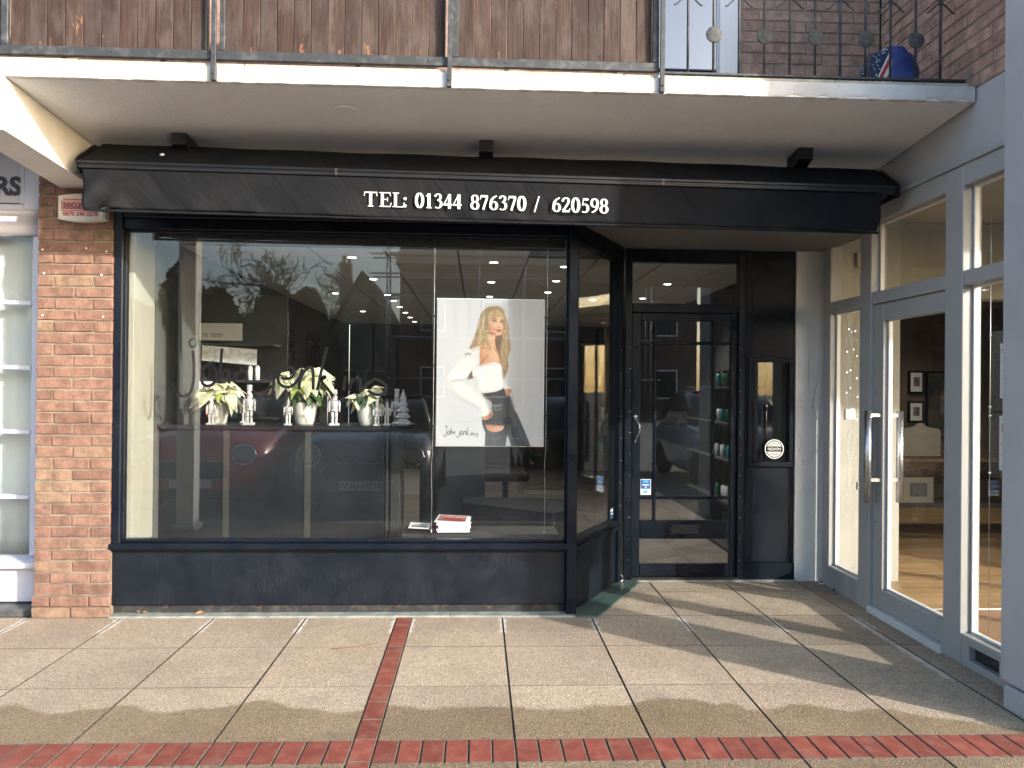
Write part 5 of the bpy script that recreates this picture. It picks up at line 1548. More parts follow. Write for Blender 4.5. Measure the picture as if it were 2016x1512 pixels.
mm = Matrix.Translation((-0.575, 2.10, 0.5530)) @ Matrix.Rotation(0.05, 4, 'Y')
b = MB(); b.box(-.078, .068, -.11, .11, 0, .002, m=mm); b.build("sheet", 'paper', lf)
b = MB(); b.box(-.06, .05, -.06, -.01, .0023, .003, m=mm); b.box(-.055, .055, .03, .05, .0023, .003, m=mm); b.build("print", 'text_dark', lf)

# ================================================================== HANGING POSTER
def paint_poster(W, H):
    SS = 2
    w, h = W * SS, H * SS
    yy, xx = np.mgrid[0:h, 0:w]
    U = (xx + .5) / w; V = (yy + .5) / h
    lin = lambda c: np.array(s(*c))
    img = np.empty((h, w, 3)); img[:] = lin((214, 215, 221))
    n = np.random.RandomState(3)
    def soft(cu, cv, ru, rv, c, a):
        m = np.exp(-(((U - cu) / ru) ** 2 + ((V - cv) / rv) ** 2)) * a
        img[:] = img * (1 - m[..., None]) + lin(c) * m[..., None]
    for cu, cv, ru, rv, a in ((.17, .12, .03, .18, .25), (.30, .08, .02, .16, .22), (.45, .05, .10, .03, .18), (.62, .05, .04, .1, .16), (.25, .85, .15, .04, .10), (.12, .5, .1, .05, .08), (.78, .4, .02, .5, .10), (.86, .66, .12, .02, .10), (.9, .8, .06, .12, .06)):
        soft(cu, cv, ru, rv, (182, 185, 193), a)
    def poly(pts, c, smooth=True, a=1.0, grad=None):
        P = [((x - 97) / 988.0, (y - 98) / 1357.0) for x, y in pts]
        if smooth:
            P = [(q.x, q.y) for q in smooth_path([(p[0], p[1], 0) for p in P], 4, closed=True)]
        x0 = max(0, int(min(p[0] for p in P) * w) - 1); x1 = min(w, int(max(p[0] for p in P) * w) + 2)
        y0 = max(0, int(min(p[1] for p in P) * h) - 1); y1 = min(h, int(max(p[1] for p in P) * h) + 2)
        if x1 <= x0 or y1 <= y0: return
        u = U[y0:y1, x0:x1]; v = V[y0:y1, x0:x1]
        ins = np.zeros(u.shape, bool)
        for i in range(len(P)):
            ax, ay = P[i]; bx, by = P[(i + 1) % len(P)]
            if ay == by: continue
            cnd = ((ay > v) != (by > v)) & (u < (bx - ax) * (v - ay) / (by - ay) + ax)
            ins ^= cnd
        cc = lin(c)
        if grad is not None:
            (gx0, gy0, gx1, gy1, c2) = grad
            g0 = np.array([(gx0 - 97) / 988.0, (gy0 - 98) / 1357.0]); g1 = np.array([(gx1 - 97) / 988.0, (gy1 - 98) / 1357.0])
            d = g1 - g0
            tt = np.clip(((u - g0[0]) * d[0] + (v - g0[1]) * d[1]) / (d @ d), 0, 1)[..., None]
            cc = lin(c) * (1 - tt) + lin(c2) * tt
        mk = (ins * a)[..., None]
        img[y0:y1, x0:x1] = img[y0:y1, x0:x1] * (1 - mk) + cc * mk
    def stroke(pts, wd, c, a=1.0):
        pp = smooth_path([(x, y, 0) for x, y in pts], 4)
        L, Rr = [], []
        N = len(pp)
        for i, p in enumerate(pp):
            d = pp[min(i + 1, N - 1)] - pp[max(i - 1, 0)]
            if d.length < 1e-6: d = Vector((1, 0, 0))
            d.normalize(); q = wd * 0.5 * (0.35 + 0.65 * math.sin(math.pi * (i + .5) / N))
            L.append((p.x - d.y * q, p.y + d.x * q)); Rr.append((p.x + d.y * q, p.y - d.x * q))
        poly(L + Rr[::-1], c, False, a)
    # hair behind
    poly([(640, 160), (560, 172), (505, 225), (478, 310), (455, 400), (435, 470), (388, 565), (440, 540), (480, 520), (520, 540), (560, 560), (600, 600), (640, 560), (690, 600), (712, 690), (700, 770), (705, 830), (732, 815), (760, 715), (752, 640), (776, 560), (775, 490), (745, 410), (762, 372), (742, 290), (712, 212), (680, 170)], (172, 140, 100), True, 1, (480, 300, 760, 620, (196, 160, 105)))
    poly([(378, 838), (400, 790), (425, 762), (425, 800), (438, 826), (405, 838)], (120, 98, 78))
    # trousers
    poly([(512, 962), (600, 955), (720, 918), (735, 960), (775, 985), (800, 1060), (822, 1128), (832, 1132), (862, 1195), (915, 1315), (972, 1456), (792, 1456), (772, 1400), (755, 1350), (745, 1400), (740, 1456), (545, 1456), (550, 1330), (520, 1250), (515, 1180), (580, 1190), (612, 1130), (590, 1050), (525, 1005)], (62, 64, 68), False, 1, (560, 980, 760, 1450, (78, 82, 88)))
    r = random.Random(5)
    for pts, wd, c, a in ([(600, 985), (680, 1000), (735, 985)], 16, (125, 128, 132), .55), ([(595, 1075), (640, 1085), (700, 1070)], 10, (150, 152, 155), .6), ([(620, 1105), (660, 1120), (710, 1100)], 8, (165, 167, 170), .6), ([(580, 1000), (620, 1050), (690, 1060)], 9, (28, 29, 33), .7), ([(740, 960), (760, 1050), (745, 1200), (752, 1340)], 8, (30, 31, 35), .8), ([(765, 990), (800, 1080), (815, 1140)], 8, (120, 123, 128), .6), ([(660, 1000), (655, 1100), (690, 1230)], 8, (38, 40, 44), .7), ([(770, 1365), (810, 1385), (870, 1375)], 7, (150, 155, 160), .7), ([(560, 1375), (640, 1385), (735, 1355)], 7, (120, 124, 130), .6), ([(775, 1170), (840, 1260), (930, 1420)], 16, (100, 105, 112), .5), ([(790, 1200), (800, 1300), (850, 1450)], 18, (48, 50, 55), .6), ([(580, 1340), (600, 1400), (590, 1450)], 14, (52, 55, 59), .6), ([(690, 1160), (720, 1200), (735, 1300)], 12, (40, 42, 46), .7), ([(530, 1215), (620, 1245), (715, 1255)], 8, (40, 42, 45), .7):
        stroke(pts, wd, c, a)
    poly([(556, 1256), (640, 1262), (720, 1266), (706, 1302), (650, 1322), (600, 1318), (570, 1300)], (196, 140, 112), True, 1, (560, 1260, 700, 1320, (222, 176, 148)))
    # chest, shoulder, neck
    poly([(560, 420), (640, 440), (655, 520), (680, 600), (690, 695), (640, 690), (570, 695), (490, 708), (488, 600), (470, 530), (520, 505), (560, 480)], (206, 152, 118), True, 1, (480, 700, 660, 480, (232, 186, 152)))
    stroke([(495, 690), (540, 650), (572, 600)], 16, (168, 112, 82), .7); stroke([(600, 560), (640, 600), (675, 660)], 10, (246, 208, 178), .6); stroke([(500, 560), (545, 545), (600, 575)], 10, (176, 122, 92), .5)
    # jumper: body, near sleeve, far sleeve
    poly([(492, 712), (560, 696), (620, 680), (655, 684), (682, 706), (692, 690), (706, 760), (712, 840), (722, 905), (660, 942), (600, 956), (520, 962), (482, 930), (470, 890), (450, 820), (425, 760), (455, 730)], (236, 235, 231), True, 1, (450, 760, 720, 800, (244, 244, 242)))
    poly([(440, 532), (478, 525), (492, 570), (492, 640), (490, 706), (440, 740), (395, 790), (350, 855), (420, 925), (500, 992), (580, 1030), (606, 1062), (600, 1130), (560, 1168), (525, 1184), (505, 1140), (495, 1108), (400, 1062), (300, 1010), (220, 940), (190, 888), (210, 800), (280, 700), (345, 630), (362, 592), (400, 558)], (240, 240, 238), True, 1, (230, 900, 480, 640, (226, 226, 226)))
    poly([(712, 848), (745, 890), (792, 905), (775, 925), (735, 930), (722, 900)], (240, 240, 238))
    for pts, wd, c, a in ([(215, 860), (280, 855), (350, 852)], 14, (190, 190, 194), .6), ([(230, 880), (300, 835), (345, 850)], 9, (170, 170, 175), .5), ([(390, 790), (440, 740), (490, 708)], 9, (196, 194, 190), .8), ([(230, 945), (310, 1010), (410, 1062), (495, 1105)], 12, (190, 190, 190), .7), ([(380, 640), (450, 640), (485, 650)], 12, (205, 205, 206), .6), ([(360, 600), (400, 598), (420, 608)], 14, (168, 150, 130), .6), ([(355, 640), (365, 620), (395, 605)], 9, (140, 130, 120), .7), ([(500, 950), (600, 945), (715, 905)], 12, (204, 202, 198), .7), ([(520, 730), (560, 800), (560, 900)], 24, (222, 222, 218), .6), ([(660, 720), (690, 800), (690, 880)], 26, (250, 250, 249), .6), ([(470, 820), (480, 880), (500, 930)], 12, (206, 204, 200), .6), ([(500, 1110), (520, 1150), (530, 1180)], 9, (200, 200, 198), .8), ([(585, 1040), (600, 1080), (592, 1130)], 9, (206, 206, 204), .8):
        stroke(pts, wd, c, a)
    # hands
    poly([(522, 1188), (570, 1165), (612, 1132), (619, 1162), (596, 1196), (545, 1212), (528, 1208)], (206, 150, 120)); stroke([(540, 1196), (580, 1180), (612, 1155)], 5, (160, 105, 80), .8); stroke([(548, 1206), (585, 1193), (608, 1172)], 4, (160, 105, 80), .7)
    poly([(728, 928), (780, 922), (790, 938), (782, 962), (768, 985), (752, 992), (738, 962)], (208, 152, 122)); stroke([(740, 945), (765, 950), (782, 940)], 4, (150, 98, 75), .8); stroke([(748, 965), (765, 968), (775, 955)], 4, (150, 98, 75), .8)
    # far hair over shoulder
    poly([(640, 440), (690, 430), (712, 470), (708, 540), (735, 620), (758, 712), (735, 790), (706, 832), (698, 770), (690, 690), (665, 600), (640, 540)], (122, 96, 76), True, 1, (650, 500, 760, 760, (166, 128, 92)))
    # face
    poly([(558, 330), (566, 280), (600, 245), (660, 240), (702, 262), (716, 320), (708, 372), (692, 420), (668, 440), (640, 436), (602, 415), (574, 385)], (224, 170, 138), True, 1, (570, 400, 690, 300, (236, 186, 154)))
    poly([(566, 330), (580, 390), (606, 416), (640, 436), (632, 410), (604, 380), (590, 335)], (200, 138, 106), True, .8)
    poly([(640, 436), (690, 425), (690, 450), (660, 520), (640, 540), (630, 470)], (120, 92, 76), True, .85)
    stroke([(598, 282), (625, 270), (650, 280)], 9, (104, 76, 54), .9); stroke([(680, 284), (698, 282), (712, 292)], 8, (104, 76, 54), .9)
    poly([(604, 298), (622, 288), (642, 292), (648, 302), (625, 310)], (92, 70, 60)); poly([(676, 306), (690, 296), (710, 300), (706, 314), (690, 318)], (92, 70, 60))
    poly([(618, 300), (630, 294), (638, 301), (628, 307)], (240, 236, 232)); poly([(684, 308), (696, 302), (704, 308), (694, 314)], (240, 236, 232))
    poly([(624, 300), (631, 295), (634, 302), (628, 306)], (60, 48, 42)); poly([(689, 307), (695, 303), (698, 309), (693, 313)], (60, 48, 42))
    stroke([(662, 300), (660, 325), (652, 345)], 6, (206, 146, 116), .7); stroke([(668, 305), (672, 335), (672, 345)], 7, (250, 208, 182), .8)
    stroke([(648, 350), (662, 356), (682, 352)], 6, (150, 92, 72), .9)
    poly([(636, 384), (658, 374), (672, 377), (688, 374), (692, 382), (664, 386)], (156, 84, 76)); poly([(640, 387), (664, 387), (690, 384), (684, 398), (662, 402), (646, 396)], (184, 108, 98)); stroke([(638, 385), (664, 387), (690, 383)], 3, (90, 44, 42), .9)
    stroke([(600, 340), (620, 365), (628, 395)], 18, (190, 128, 98), .35); stroke([(640, 418), (660, 425), (680, 418)], 8, (250, 210, 186), .4)
    # fringe and front locks
    poly([(502, 250), (540, 195), (590, 168), (645, 163), (690, 190), (716, 235), (728, 290), (716, 300), (700, 268), (668, 262), (640, 262), (612, 268), (588, 285), (568, 310), (556, 350), (545, 400), (505, 470), (470, 450), (478, 340)], (172, 144, 108), True, 1, (500, 250, 720, 260, (188, 160, 120)))
    poly([(556, 330), (556, 400), (572, 450), (590, 520), (594, 585), (570, 540), (530, 480), (500, 515), (430, 535), (448, 460), (478, 380)], (182, 152, 112))
    poly([(716, 290), (735, 330), (756, 385), (742, 410), (770, 480), (770, 560), (745, 620), (735, 560), (715, 470), (712, 400), (722, 340)], (190, 160, 118))
    pal = [(226, 204, 164), (204, 174, 130), (140, 112, 84), (116, 94, 74), (236, 220, 186), (168, 138, 104)]
    for i in range(46):       # strands of the near side
        t0 = i / 46; x0 = 640 - 130 * t0 + r.uniform(-14, 14); y0 = 166 + 90 * t0 ** 2 + r.uniform(-4, 10)
        x1 = 575 - 95 * t0 + r.uniform(-12, 12); y1 = 330 + r.uniform(-20, 30)
        x2 = 590 - 160 * t0 + r.uniform(-18, 18); y2 = 480 + r.uniform(0, 70)
        stroke([(x0, y0), ((x0 + x1) / 2 - 14, (y0 + y1) / 2 - 12), (x1, y1), (x1 + r.uniform(-16, 18), (y1 + y2) / 2), (x2, y2)], r.uniform(3, 8), r.choice(pal), r.uniform(.45, .85))
    for i in range(22):       # fringe
        x0 = 600 + 80 * r.random(); xe = 580 + 140 * (x0 - 600) / 80 + r.uniform(-8, 8)
        stroke([(x0, 170 + r.uniform(0, 10)), ((x0 + xe) / 2, 212), (xe, 272 + r.uniform(-14, 12))], r.uniform(3, 7), r.choice(pal), r.uniform(.4, .8))
    for i in range(30):       # far side, down to the waist
        x0 = 690 + r.uniform(0, 28); xm = 715 + r.uniform(-25, 50); xe = 715 + r.uniform(-18, 40)
        stroke([(x0, 250 + r.uniform(0, 40)), (725 + r.uniform(-8, 22), 360), (xm, 480 + r.uniform(-10, 20)), (xm - 8, 600), (xe, 720 + r.uniform(-60, 70))], r.uniform(3, 8), r.choice(pal), r.uniform(.35, .75))
    for i in range(6):
        stroke([(500 + 10 * i, 480), (460 + 8 * i, 525), (395 + r.uniform(-8, 30), 560 + r.uniform(-8, 8))], 4, r.choice(pal[1:4]), .7)
    stroke([(420, 590), (470, 560), (560, 548), (600, 540)], 5, (170, 130, 92), .8)
    def shade(pts, wd, c, a):
        pp = [((p.x - 97) / 988.0, (p.y - 98) / 1357.0) for p in smooth_path([(x, y, 0) for x, y in pts], 3)]
        g = wd / 988.0
        x0 = max(0, int((min(p[0] for p in pp) - 2 * g) * w)); x1 = min(w, int((max(p[0] for p in pp) + 2 * g) * w) + 1)
        y0 = max(0, int((min(p[1] for p in pp) - 2 * g) * h)); y1 = min(h, int((max(p[1] for p in pp) + 2 * g) * h) + 1)
        u = U[y0:y1, x0:x1]; v = V[y0:y1, x0:x1]
        d2 = np.full(u.shape, 9.0)
        for (ax, ay), (bx, by) in zip(pp, pp[1:]):
            ex, ey = bx - ax, (by - ay) * 1.373
            tt = np.clip(((u - ax) * ex + (v - ay) * 1.373 * ey) / (ex * ex + ey * ey + 1e-12), 0, 1)
            d2 = np.minimum(d2, (u - ax - ex * tt) ** 2 + ((v - ay) * 1.373 - ey * tt) ** 2)
        m = (np.exp(-d2 / (g * g)) * a)[..., None]
        img[y0:y1, x0:x1] = img[y0:y1, x0:x1] * (1 - m) + lin(c) * m
    for i in range(70):
        t0 = r.random(); x0 = 630 - 120 * t0 + r.uniform(-8, 8); y0 = 172 + 80 * t0 ** 2
        x1 = 570 - 90 * t0 + r.uniform(-10, 10); y2 = 500 + r.uniform(-40, 60); x2 = 560 - 150 * t0 + r.uniform(-14, 24)
        wv = r.uniform(-14, 14)
        stroke([(x0, y0), ((x0 + x1) / 2 - 12, 240), (x1, 330), ((x1 + x2) / 2 + wv, 420), (x2, y2)], r.uniform(1.5, 3.2), r.choice(pal + [(96, 74, 56), (110, 86, 62), (248, 232, 192)]), r.uniform(.4, .8))
    for i in range(46):
        xa = 695 + r.uniform(-4, 24); xm = 722 + r.uniform(-30, 46); xe = 722 + r.uniform(-22, 34)
        stroke([(xa, 250 + r.uniform(0, 60)), (728 + r.uniform(-10, 22), 370), (xm, 490), (xm + r.uniform(-20, 10), 610), (xe, 730 + r.uniform(-80, 80))], r.uniform(1.5, 3.2), r.choice(pal + [(96, 74, 56), (110, 86, 62), (248, 232, 192)]), r.uniform(.4, .8))
    for pts, wd, c, a in (([(520, 250), (560, 200), (640, 175), (700, 205)], 22, (120, 92, 68), .5), ([(470, 420), (450, 500), (420, 550)], 16, (120, 92, 68), .45), ([(560, 300), (575, 390), (605, 420)], 12, (140, 92, 66), .5), ([(705, 300), (712, 360), (698, 420)], 9, (150, 104, 78), .5),
                          ([(600, 335), (618, 360), (625, 390)], 13, (196, 132, 102), .45), ([(640, 330), (630, 345), (612, 350)], 12, (246, 200, 172), .5), ([(660, 415), (672, 418)], 9, (248, 206, 178), .5), ([(600, 290), (640, 282)], 9, (130, 90, 70), .5), ([(680, 292), (708, 296)], 8, (130, 90, 70), .5),
                          ([(500, 600), (520, 660), (500, 700)], 22, (178, 120, 90), .5), ([(600, 600), (640, 650)], 26, (240, 198, 166), .45), ([(640, 560), (672, 620), (688, 690)], 12, (160, 110, 84), .5),
                          ([(205, 870), (260, 950), (380, 1040), (500, 1100)], 26, (196, 196, 200), .55), ([(260, 740), (330, 660), (400, 580)], 24, (214, 214, 216), .5), ([(260, 850), (330, 845), (370, 830)], 22, (196, 196, 200), .5), ([(460, 820), (470, 890), (520, 950)], 20, (196, 194, 190), .5), ([(500, 720), (560, 705), (640, 700)], 14, (206, 204, 200), .5), ([(700, 760), (712, 840), (716, 900)], 12, (200, 198, 194), .55), ([(590, 780), (600, 880)], 36, (228, 227, 223), .5), ([(420, 900), (480, 980), (560, 1030)], 26, (222, 222, 221), .5), ([(360, 610), (385, 600), (405, 612)], 9, (120, 104, 88), .6),
                          ([(560, 1000), (600, 1120), (590, 1230)], 22, (34, 36, 40), .5), ([(640, 1080), (690, 1075)], 14, (140, 143, 147), .5), ([(740, 1000), (755, 1150), (740, 1330)], 16, (26, 27, 30), .55), ([(800, 1150), (870, 1280), (930, 1440)], 20, (96, 100, 106), .45), ([(770, 1190), (800, 1330), (830, 1450)], 20, (36, 38, 42), .5), ([(600, 1340), (640, 1400), (640, 1450)], 26, (88, 92, 98), .45), ([(700, 1340), (725, 1400)], 14, (36, 38, 42), .5), ([(790, 1000), (815, 1100)], 12, (126, 129, 134), .5),
                          ([(570, 1262), (700, 1268)], 10, (150, 98, 74), .5)):
        shade(pts, wd, c, a)
    # soften like print
    for _ in range(2):
        img[1:-1] = (img[:-2] + 2 * img[1:-1] + img[2:]) / 4
        img[:, 1:-1] = (img[:, :-2] + 2 * img[:, 1:-1] + img[:, 2:]) / 4
    # signature line
    kx = (480 - 165) / (2.226 - 0.80)
    for st_ in LETTER_STROKES:
        stroke([(165 + (p[0] + 2.226) * kx, 1335 - (p[1] - 1.59) * kx * 1.15) for p in st_], 7.5, (60, 62, 68), .95)
    img *= 0.66
    return np.flipud(img.reshape(H, SS, W, SS, 3).mean((1, 3)))
PW, PH = 232, 318
po = thing("poster", "hanging white salon poster of a blonde woman in a white jumper and black leather trousers", "poster", (-0.093, 1.95, 1.64))
pts_ = paint_poster(PW + 1, PH + 1)
gx = np.linspace(-0.4635, 0.2775, PW + 1); gz = np.linspace(1.133, 2.150, PH + 1)
XX, ZZ = np.meshgrid(gx, gz)
YY = 1.952 + 0.0022 * np.sin(XX * 13 + 1) * np.sin(ZZ * 6) + 0.0016 * np.sin(XX * 5 - ZZ * 8)
co = np.stack([XX, YY, ZZ], -1).reshape(-1, 3)
I_ = np.arange((PW + 1) * (PH + 1)).reshape(PH + 1, PW + 1)
fc = np.stack([I_[:-1, :-1], I_[:-1, 1:], I_[1:, 1:], I_[1:, :-1]], -1).reshape(-1, 4)
me = bpy.data.meshes.new("print")
me.from_pydata(co.tolist(), [], fc.tolist())
at = me.color_attributes.new("print", 'FLOAT_COLOR', 'POINT')
rgba = np.ones((co.shape[0], 4), np.float32); rgba[:, :3] = pts_.reshape(-1, 3)
at.data.foreach_set('color', rgba.ravel())
for p_ in me.polygons: p_.use_smooth = True
t = NT("poster print")
va = t.n('ShaderNodeVertexColor'); va.layer_name = "print"
me.materials.append(t.bsdf(t.mix(0.0, va.outputs[0], va.outputs[0]), 0.45, 0.4))
link("print", me, po)
b = MB(); b.box(-0.468, 0.282, 1.9575, 1.9605, 1.129, 2.156, 0.001); b.build("backing_board", 'paper', po)
b = MB(); b.box(-0.474, 0.288, 1.9405, 1.9425, 1.126, 2.160)
t = b.build("acrylic_cover", glass_mat("clear acrylic", 0.35, 0.02, tint=(0.99, 0.99, 0.99)), po)
for xx in (-0.4815, 0.2955):
    for zz in (1.19, 1.27 if xx < 0 else 1.35, 1.62 if xx > 0 else 1.69, 2.03):
        b = MB(); b.box(xx - 0.010, xx + 0.008, 1.936, 1.962, zz - 0.006, zz + 0.006, 0.002); b.build("clip", 'alu_black', po)
cb = thing("poster_cables", "pair of thin steel cables the poster hangs from", "cable", (-0.1, 1.95, 2.55))
for xx, zb in ((-0.484, 0.515), (0.2985, 0.53)):
    b = MB(); b.tube(smooth_path([(xx, 1.949, 2.60), (xx, 1.949, 2.1), (xx - .001, 1.949, 1.2), (xx - 0.008, 1.95, 1.0), (xx - .004, 1.95, .75), (xx - .006, 1.95, zb)], 6), 0.0017, 6); b.build("cable", 'wire', cb)
b = MB(); b.tube([(-.49, 1.95, .515), (-.49, 1.95, .56)], .006, 8); b.tube([(0.292, 1.95, .515), (0.292, 1.95, .545)], .005, 8); b.build("anchor", 'chrome', cb)

# ================================================================== GALLERY ON THE RIGHT
GX = 2.58
pil = thing("corner_pillar", "grey painted corner pillar at the right edge, beside the gallery glazing", "pillar", (2.6, 0.14, 0))
b = MB(); b.box(2.432, 2.80, -0.06, 0.345, 0.115, 5.2, 0.008); b.build("shaft", 'grey_wall', pil)
b = MB(); b.box(2.415, 2.80, -0.09, 0.30, -0.01, 0.11, 0.012, jit=.003); b.build("foot", 'grey_wall', pil)
gb = thing("gallery_beam", "grey rendered beam above the gallery glazing, under the balcony end", "beam", (2.7, 1.5, 3))
b = MB(); b.box(2.602, 2.9, 0.35, 2.76, 2.832, 3.248, 0.004); b.build("render", 'grey_wall', gb)
b = MB(); b.box(2.804, 8.5, -0.06, 0.30, 2.832, 5.2); b.build("front_lintel", 'grey_wall', gb)

gs = thing("gallery_screen", "grey framed glazed screen of the gallery, running back to the recess", "glazed screen", (GX, 1.5, 0))
def gbox(name, y0, y1, z0, z1, dx0=0.0, dx1=0.09, bev=0.004, mat='grey'):
    q = MB(); q.box(GX + dx0, GX + dx1, y0, y1, z0, z1, bev); return q.build(name, mat, gs)
gbox("post", 2.535, 2.64, 0.0, 2.83)
gbox("post", 1.89, 2.045, 0.0, 2.83, -0.012, 0.10)
gbox("post", 0.872, 1.035, 0.0, 2.83, -0.012, 0.10)
gbox("post", 0.352, 0.40, 0.0, 2.83)
gbox("head_rail", 0.405, 2.53, 2.715, 2.835, -0.006, 0.0845)
gbox("transom", 0.405, 0.8695, 2.147, 2.232, -0.004, 0.086); gbox("transom", 1.0375, 1.8875, 2.147, 2.232, -0.004, 0.086); gbox("transom", 2.0475, 2.5325, 2.147, 2.232, -0.004, 0.086)
gbox("bottom_rail", 2.0475, 2.5325, 0.0, 0.172, -0.006, 0.086)
gbox("head_trim", 0.405, 2.53, 2.836, 2.862, -0.022, 0.02, 0.003)
gbox("door_sill", 1.0375, 1.8875, -0.01, 0.042, -0.03, 0.086, 0.004, 'pale_wall')
# lower right panel with a slot vent
q = MB(); q.box(GX - 0.012, GX + 0.086, 0.405, 0.8695, 0.146, 0.176, 0.003); q.box(GX - 0.008, GX + 0.05, 0.405, 0.55, 0.0, 0.1455, 0.003); q.box(GX - 0.008, GX + 0.05, 0.80, 0.8695, 0.0, 0.1455, 0.003); q.box(GX - 0.008, GX + 0.05, 0.5505, 0.7995, 0.0, 0.045, 0.003); q.box(GX - 0.008, GX + 0.05, 0.5505, 0.7995, 0.125, 0.1455, 0.003)
q.build("bottom_rail", 'grey', gs)
q = MB(); q.box(GX + 0.03, GX + 0.05, 0.5505, 0.7995, 0.0455, 0.1245); q.box(GX + 0.004, GX + 0.016, 0.5505, 0.70, 0.075, 0.115, 0.003); q.build("vent_slot", 'plinth', gs)
def gpane(name, y0, y1, z0, z1): 
    q = MB(); q.box(GX + 0.040, GX + 0.046, y0, y1, z0, z1); return q.build(name, 'glass_gal', gs)
gpane("pane", 2.046, 2.534, 0.173, 2.1465); gpane("pane", 2.046, 2.534, 2.2325, 2.7145)
gpane("pane", 1.036, 1.889, 2.2325, 2.7145)
gpane("pane", 0.402, 0.871, 0.1765, 2.1465); gpane("pane", 0.402, 0.871, 2.2325, 2.7145)
q = MB()   # white glazing beads
for (y0, y1, z0, z1) in ((2.05, 2.53, 0.1725, 2.146), (0.407, 0.868, 0.1765, 2.146), (0.407, 0.868, 2.2325, 2.7145), (1.04, 1.885, 2.2325, 2.7145)):
    for (a0, a1, c0_, c1_) in ((y0, y0 + .012, z0, z1), (y1 - .012, y1, z0, z1), (y0 + .0125, y1 - .0125, z0, z0 + .012), (y0 + .0125, y1 - .0125, z1 - .012, z1)):
        q.box(GX + 0.049, GX + 0.075, a0, a1, c0_, c1_)
q.build("glazing_bead", 'white', gs)
gd = thing("gallery_door", "grey framed glass door of the gallery with long steel handles", "door", (GX, 1.46, 0.05))
def dbox(name, y0, y1, z0, z1, dx0=0.012, dx1=0.068, mat='grey', bev=0.004):
    q = MB(); q.box(GX + dx0, GX + dx1, y0, y1, z0, z1, bev); return q.build(name, mat, gd)
dbox("stile", 1.765, 1.885, 0.046, 2.142); dbox("stile", 1.0405, 1.052, 0.046, 2.142)
dbox("top_rail", 1.0545, 1.7625, 2.02, 2.142); dbox("bottom_rail", 1.0545, 1.7625, 0.046, 0.182)
q = MB(); q.box(GX + 0.036, GX + 0.042, 1.05, 1.766, 0.18, 2.022); q.build("pane", 'glass_gal', gd)
q = MB(); q.box(GX + 0.0445, GX + 0.07, 1.748, 1.7615, 0.184, 2.018); q.box(GX + 0.0445, GX + 0.07, 1.056, 1.7475, 0.184, 0.196); q.build("glazing_bead", 'white', gd)
for xh in (GX - 0.075, GX + 0.150):
    q = MB(); q.tube([(xh, 1.795, 0.775), (xh, 1.795, 1.405)], 0.0235, 16)
    x0_, x1_ = sorted((xh, GX + (0.011 if xh < GX else 0.069)))
    hn = q.build("handle", 'steel', gd)
    for zz in (0.93, 1.375):
        q = MB(); q.box(x0_, x1_, 1.783, 1.807, zz - .013, zz + .013, .002); q.build("fixing", 'steel', hn)
for zz in (1.545, 0.62):
    q = MB(); q.lathe([(.0005, 0), (.013, 0), (.013, .004), (.0005, .005)], (0, 0, 0), 14, m=Matrix.Translation((GX + 0.0115, 1.842, zz)) @ Matrix.Rotation(R(-90), 4, 'Y')); q.build("lock", 'chrome', gd)

# front windows of the gallery (to the right of the pillar, facing the street)
gf = thing("gallery_window", "grey framed front window of the gallery facing the street", "shop window", (5, -0.02, 0))
q = MB()
for (xa, xb) in ((3.82, 3.90), (5.25, 5.33), (6.9, 7.0)): q.box(xa, xb, -0.05, 0.03, 0.30, 2.83, .004)
q.box(2.805, 8.0, -0.05, 0.03, 0.26, 0.299, .004); q.build("post", 'grey', gf)
q = MB(); q.box(2.805, 8.0, -0.045, 0.05, 0.0, 0.258); q.build("riser_panel", 'grey', gf)
q = MB(); q.box(2.805, 8.0, -0.005, 0.001, 0.30, 2.83); q.build("pane", 'glass_gal', gf)

# gallery interior
def wood_mat():
    t = NT("honey oak floor")
    g = t.noise(30, 6, 0.6, stretch=(0.35, 4.0, 1), dist=0.6)
    c = t.mix(t.mapr(g, 0.35, 0.65), (0.36, 0.22, 0.10), (0.44, 0.285, 0.14))
    c = t.hsv(c, val=t.mapr(t.objrand(), 0, 1, 0.82, 1.12, smooth=False))
    return t.bsdf(c, t.mapr(t.noise(14, 4), .3, .7, .28, .42), 0.5, 0, t.bump(g, .1, .001))
M['wood_floor'] = wood_mat()
b = MB(); b.box(2.66, 8.0, 0.06, 8.0, -0.05, 0.0); gfl = struct(b.build("gallery_floor", 'ceil_grid'))
fb = MB(); fb.box(-0.598, 0.598, -0.062, 0.062, 0, 0.014, 0.0015); fb = fb.mesh("floor_board"); fb.materials.append(M['wood_floor'])
for j in range(36):
    for i in range(4):
        xx = 3.27 + i * 1.2 + (0.6 if j % 2 else 0)
        if xx > 7.4: continue
        o = bpy.data.objects.new("floor_board", fb); col.objects.link(o); o.parent = gfl
        o.location = (xx, 1.95 + j * 0.126, 0.0005)
    if j % 2:
        o = bpy.data.objects.new("floor_board", fb); col.objects.link(o); o.parent = gfl; o.location = (2.972, 1.95 + j * .126, .0005); o.scale = (.5, 1, 1)
b = MB(); b.box(2.68, 4.6, 0.45, 1.86, 0.001, 0.016, 0.003)
tag(b.build("door_mat", simple("tan coir mat", (0.30, 0.17, 0.09), (0.40, 0.24, 0.13), 120, 0.98, bump=0.9, bscale=260, bdist=.006)), "tan coir matting inside the gallery door", "door mat")
b = MB(); b.box(2.68, 4.6, 1.862, 1.884, 0.001, 0.02, .003); tag(b.build("mat_strip", 'cream'), "pale metal strip between the coir mat and the wooden gallery floor", "threshold strip")
M['gallery_brown'] = simple("warm brown gallery wall", (0.13, 0.098, 0.075), (0.16, 0.122, 0.093), 2, .8)
wall("gallery_back_wall", 'gallery_brown', 2.63, 8.1, 7.0, 7.1, 0, 3.0)
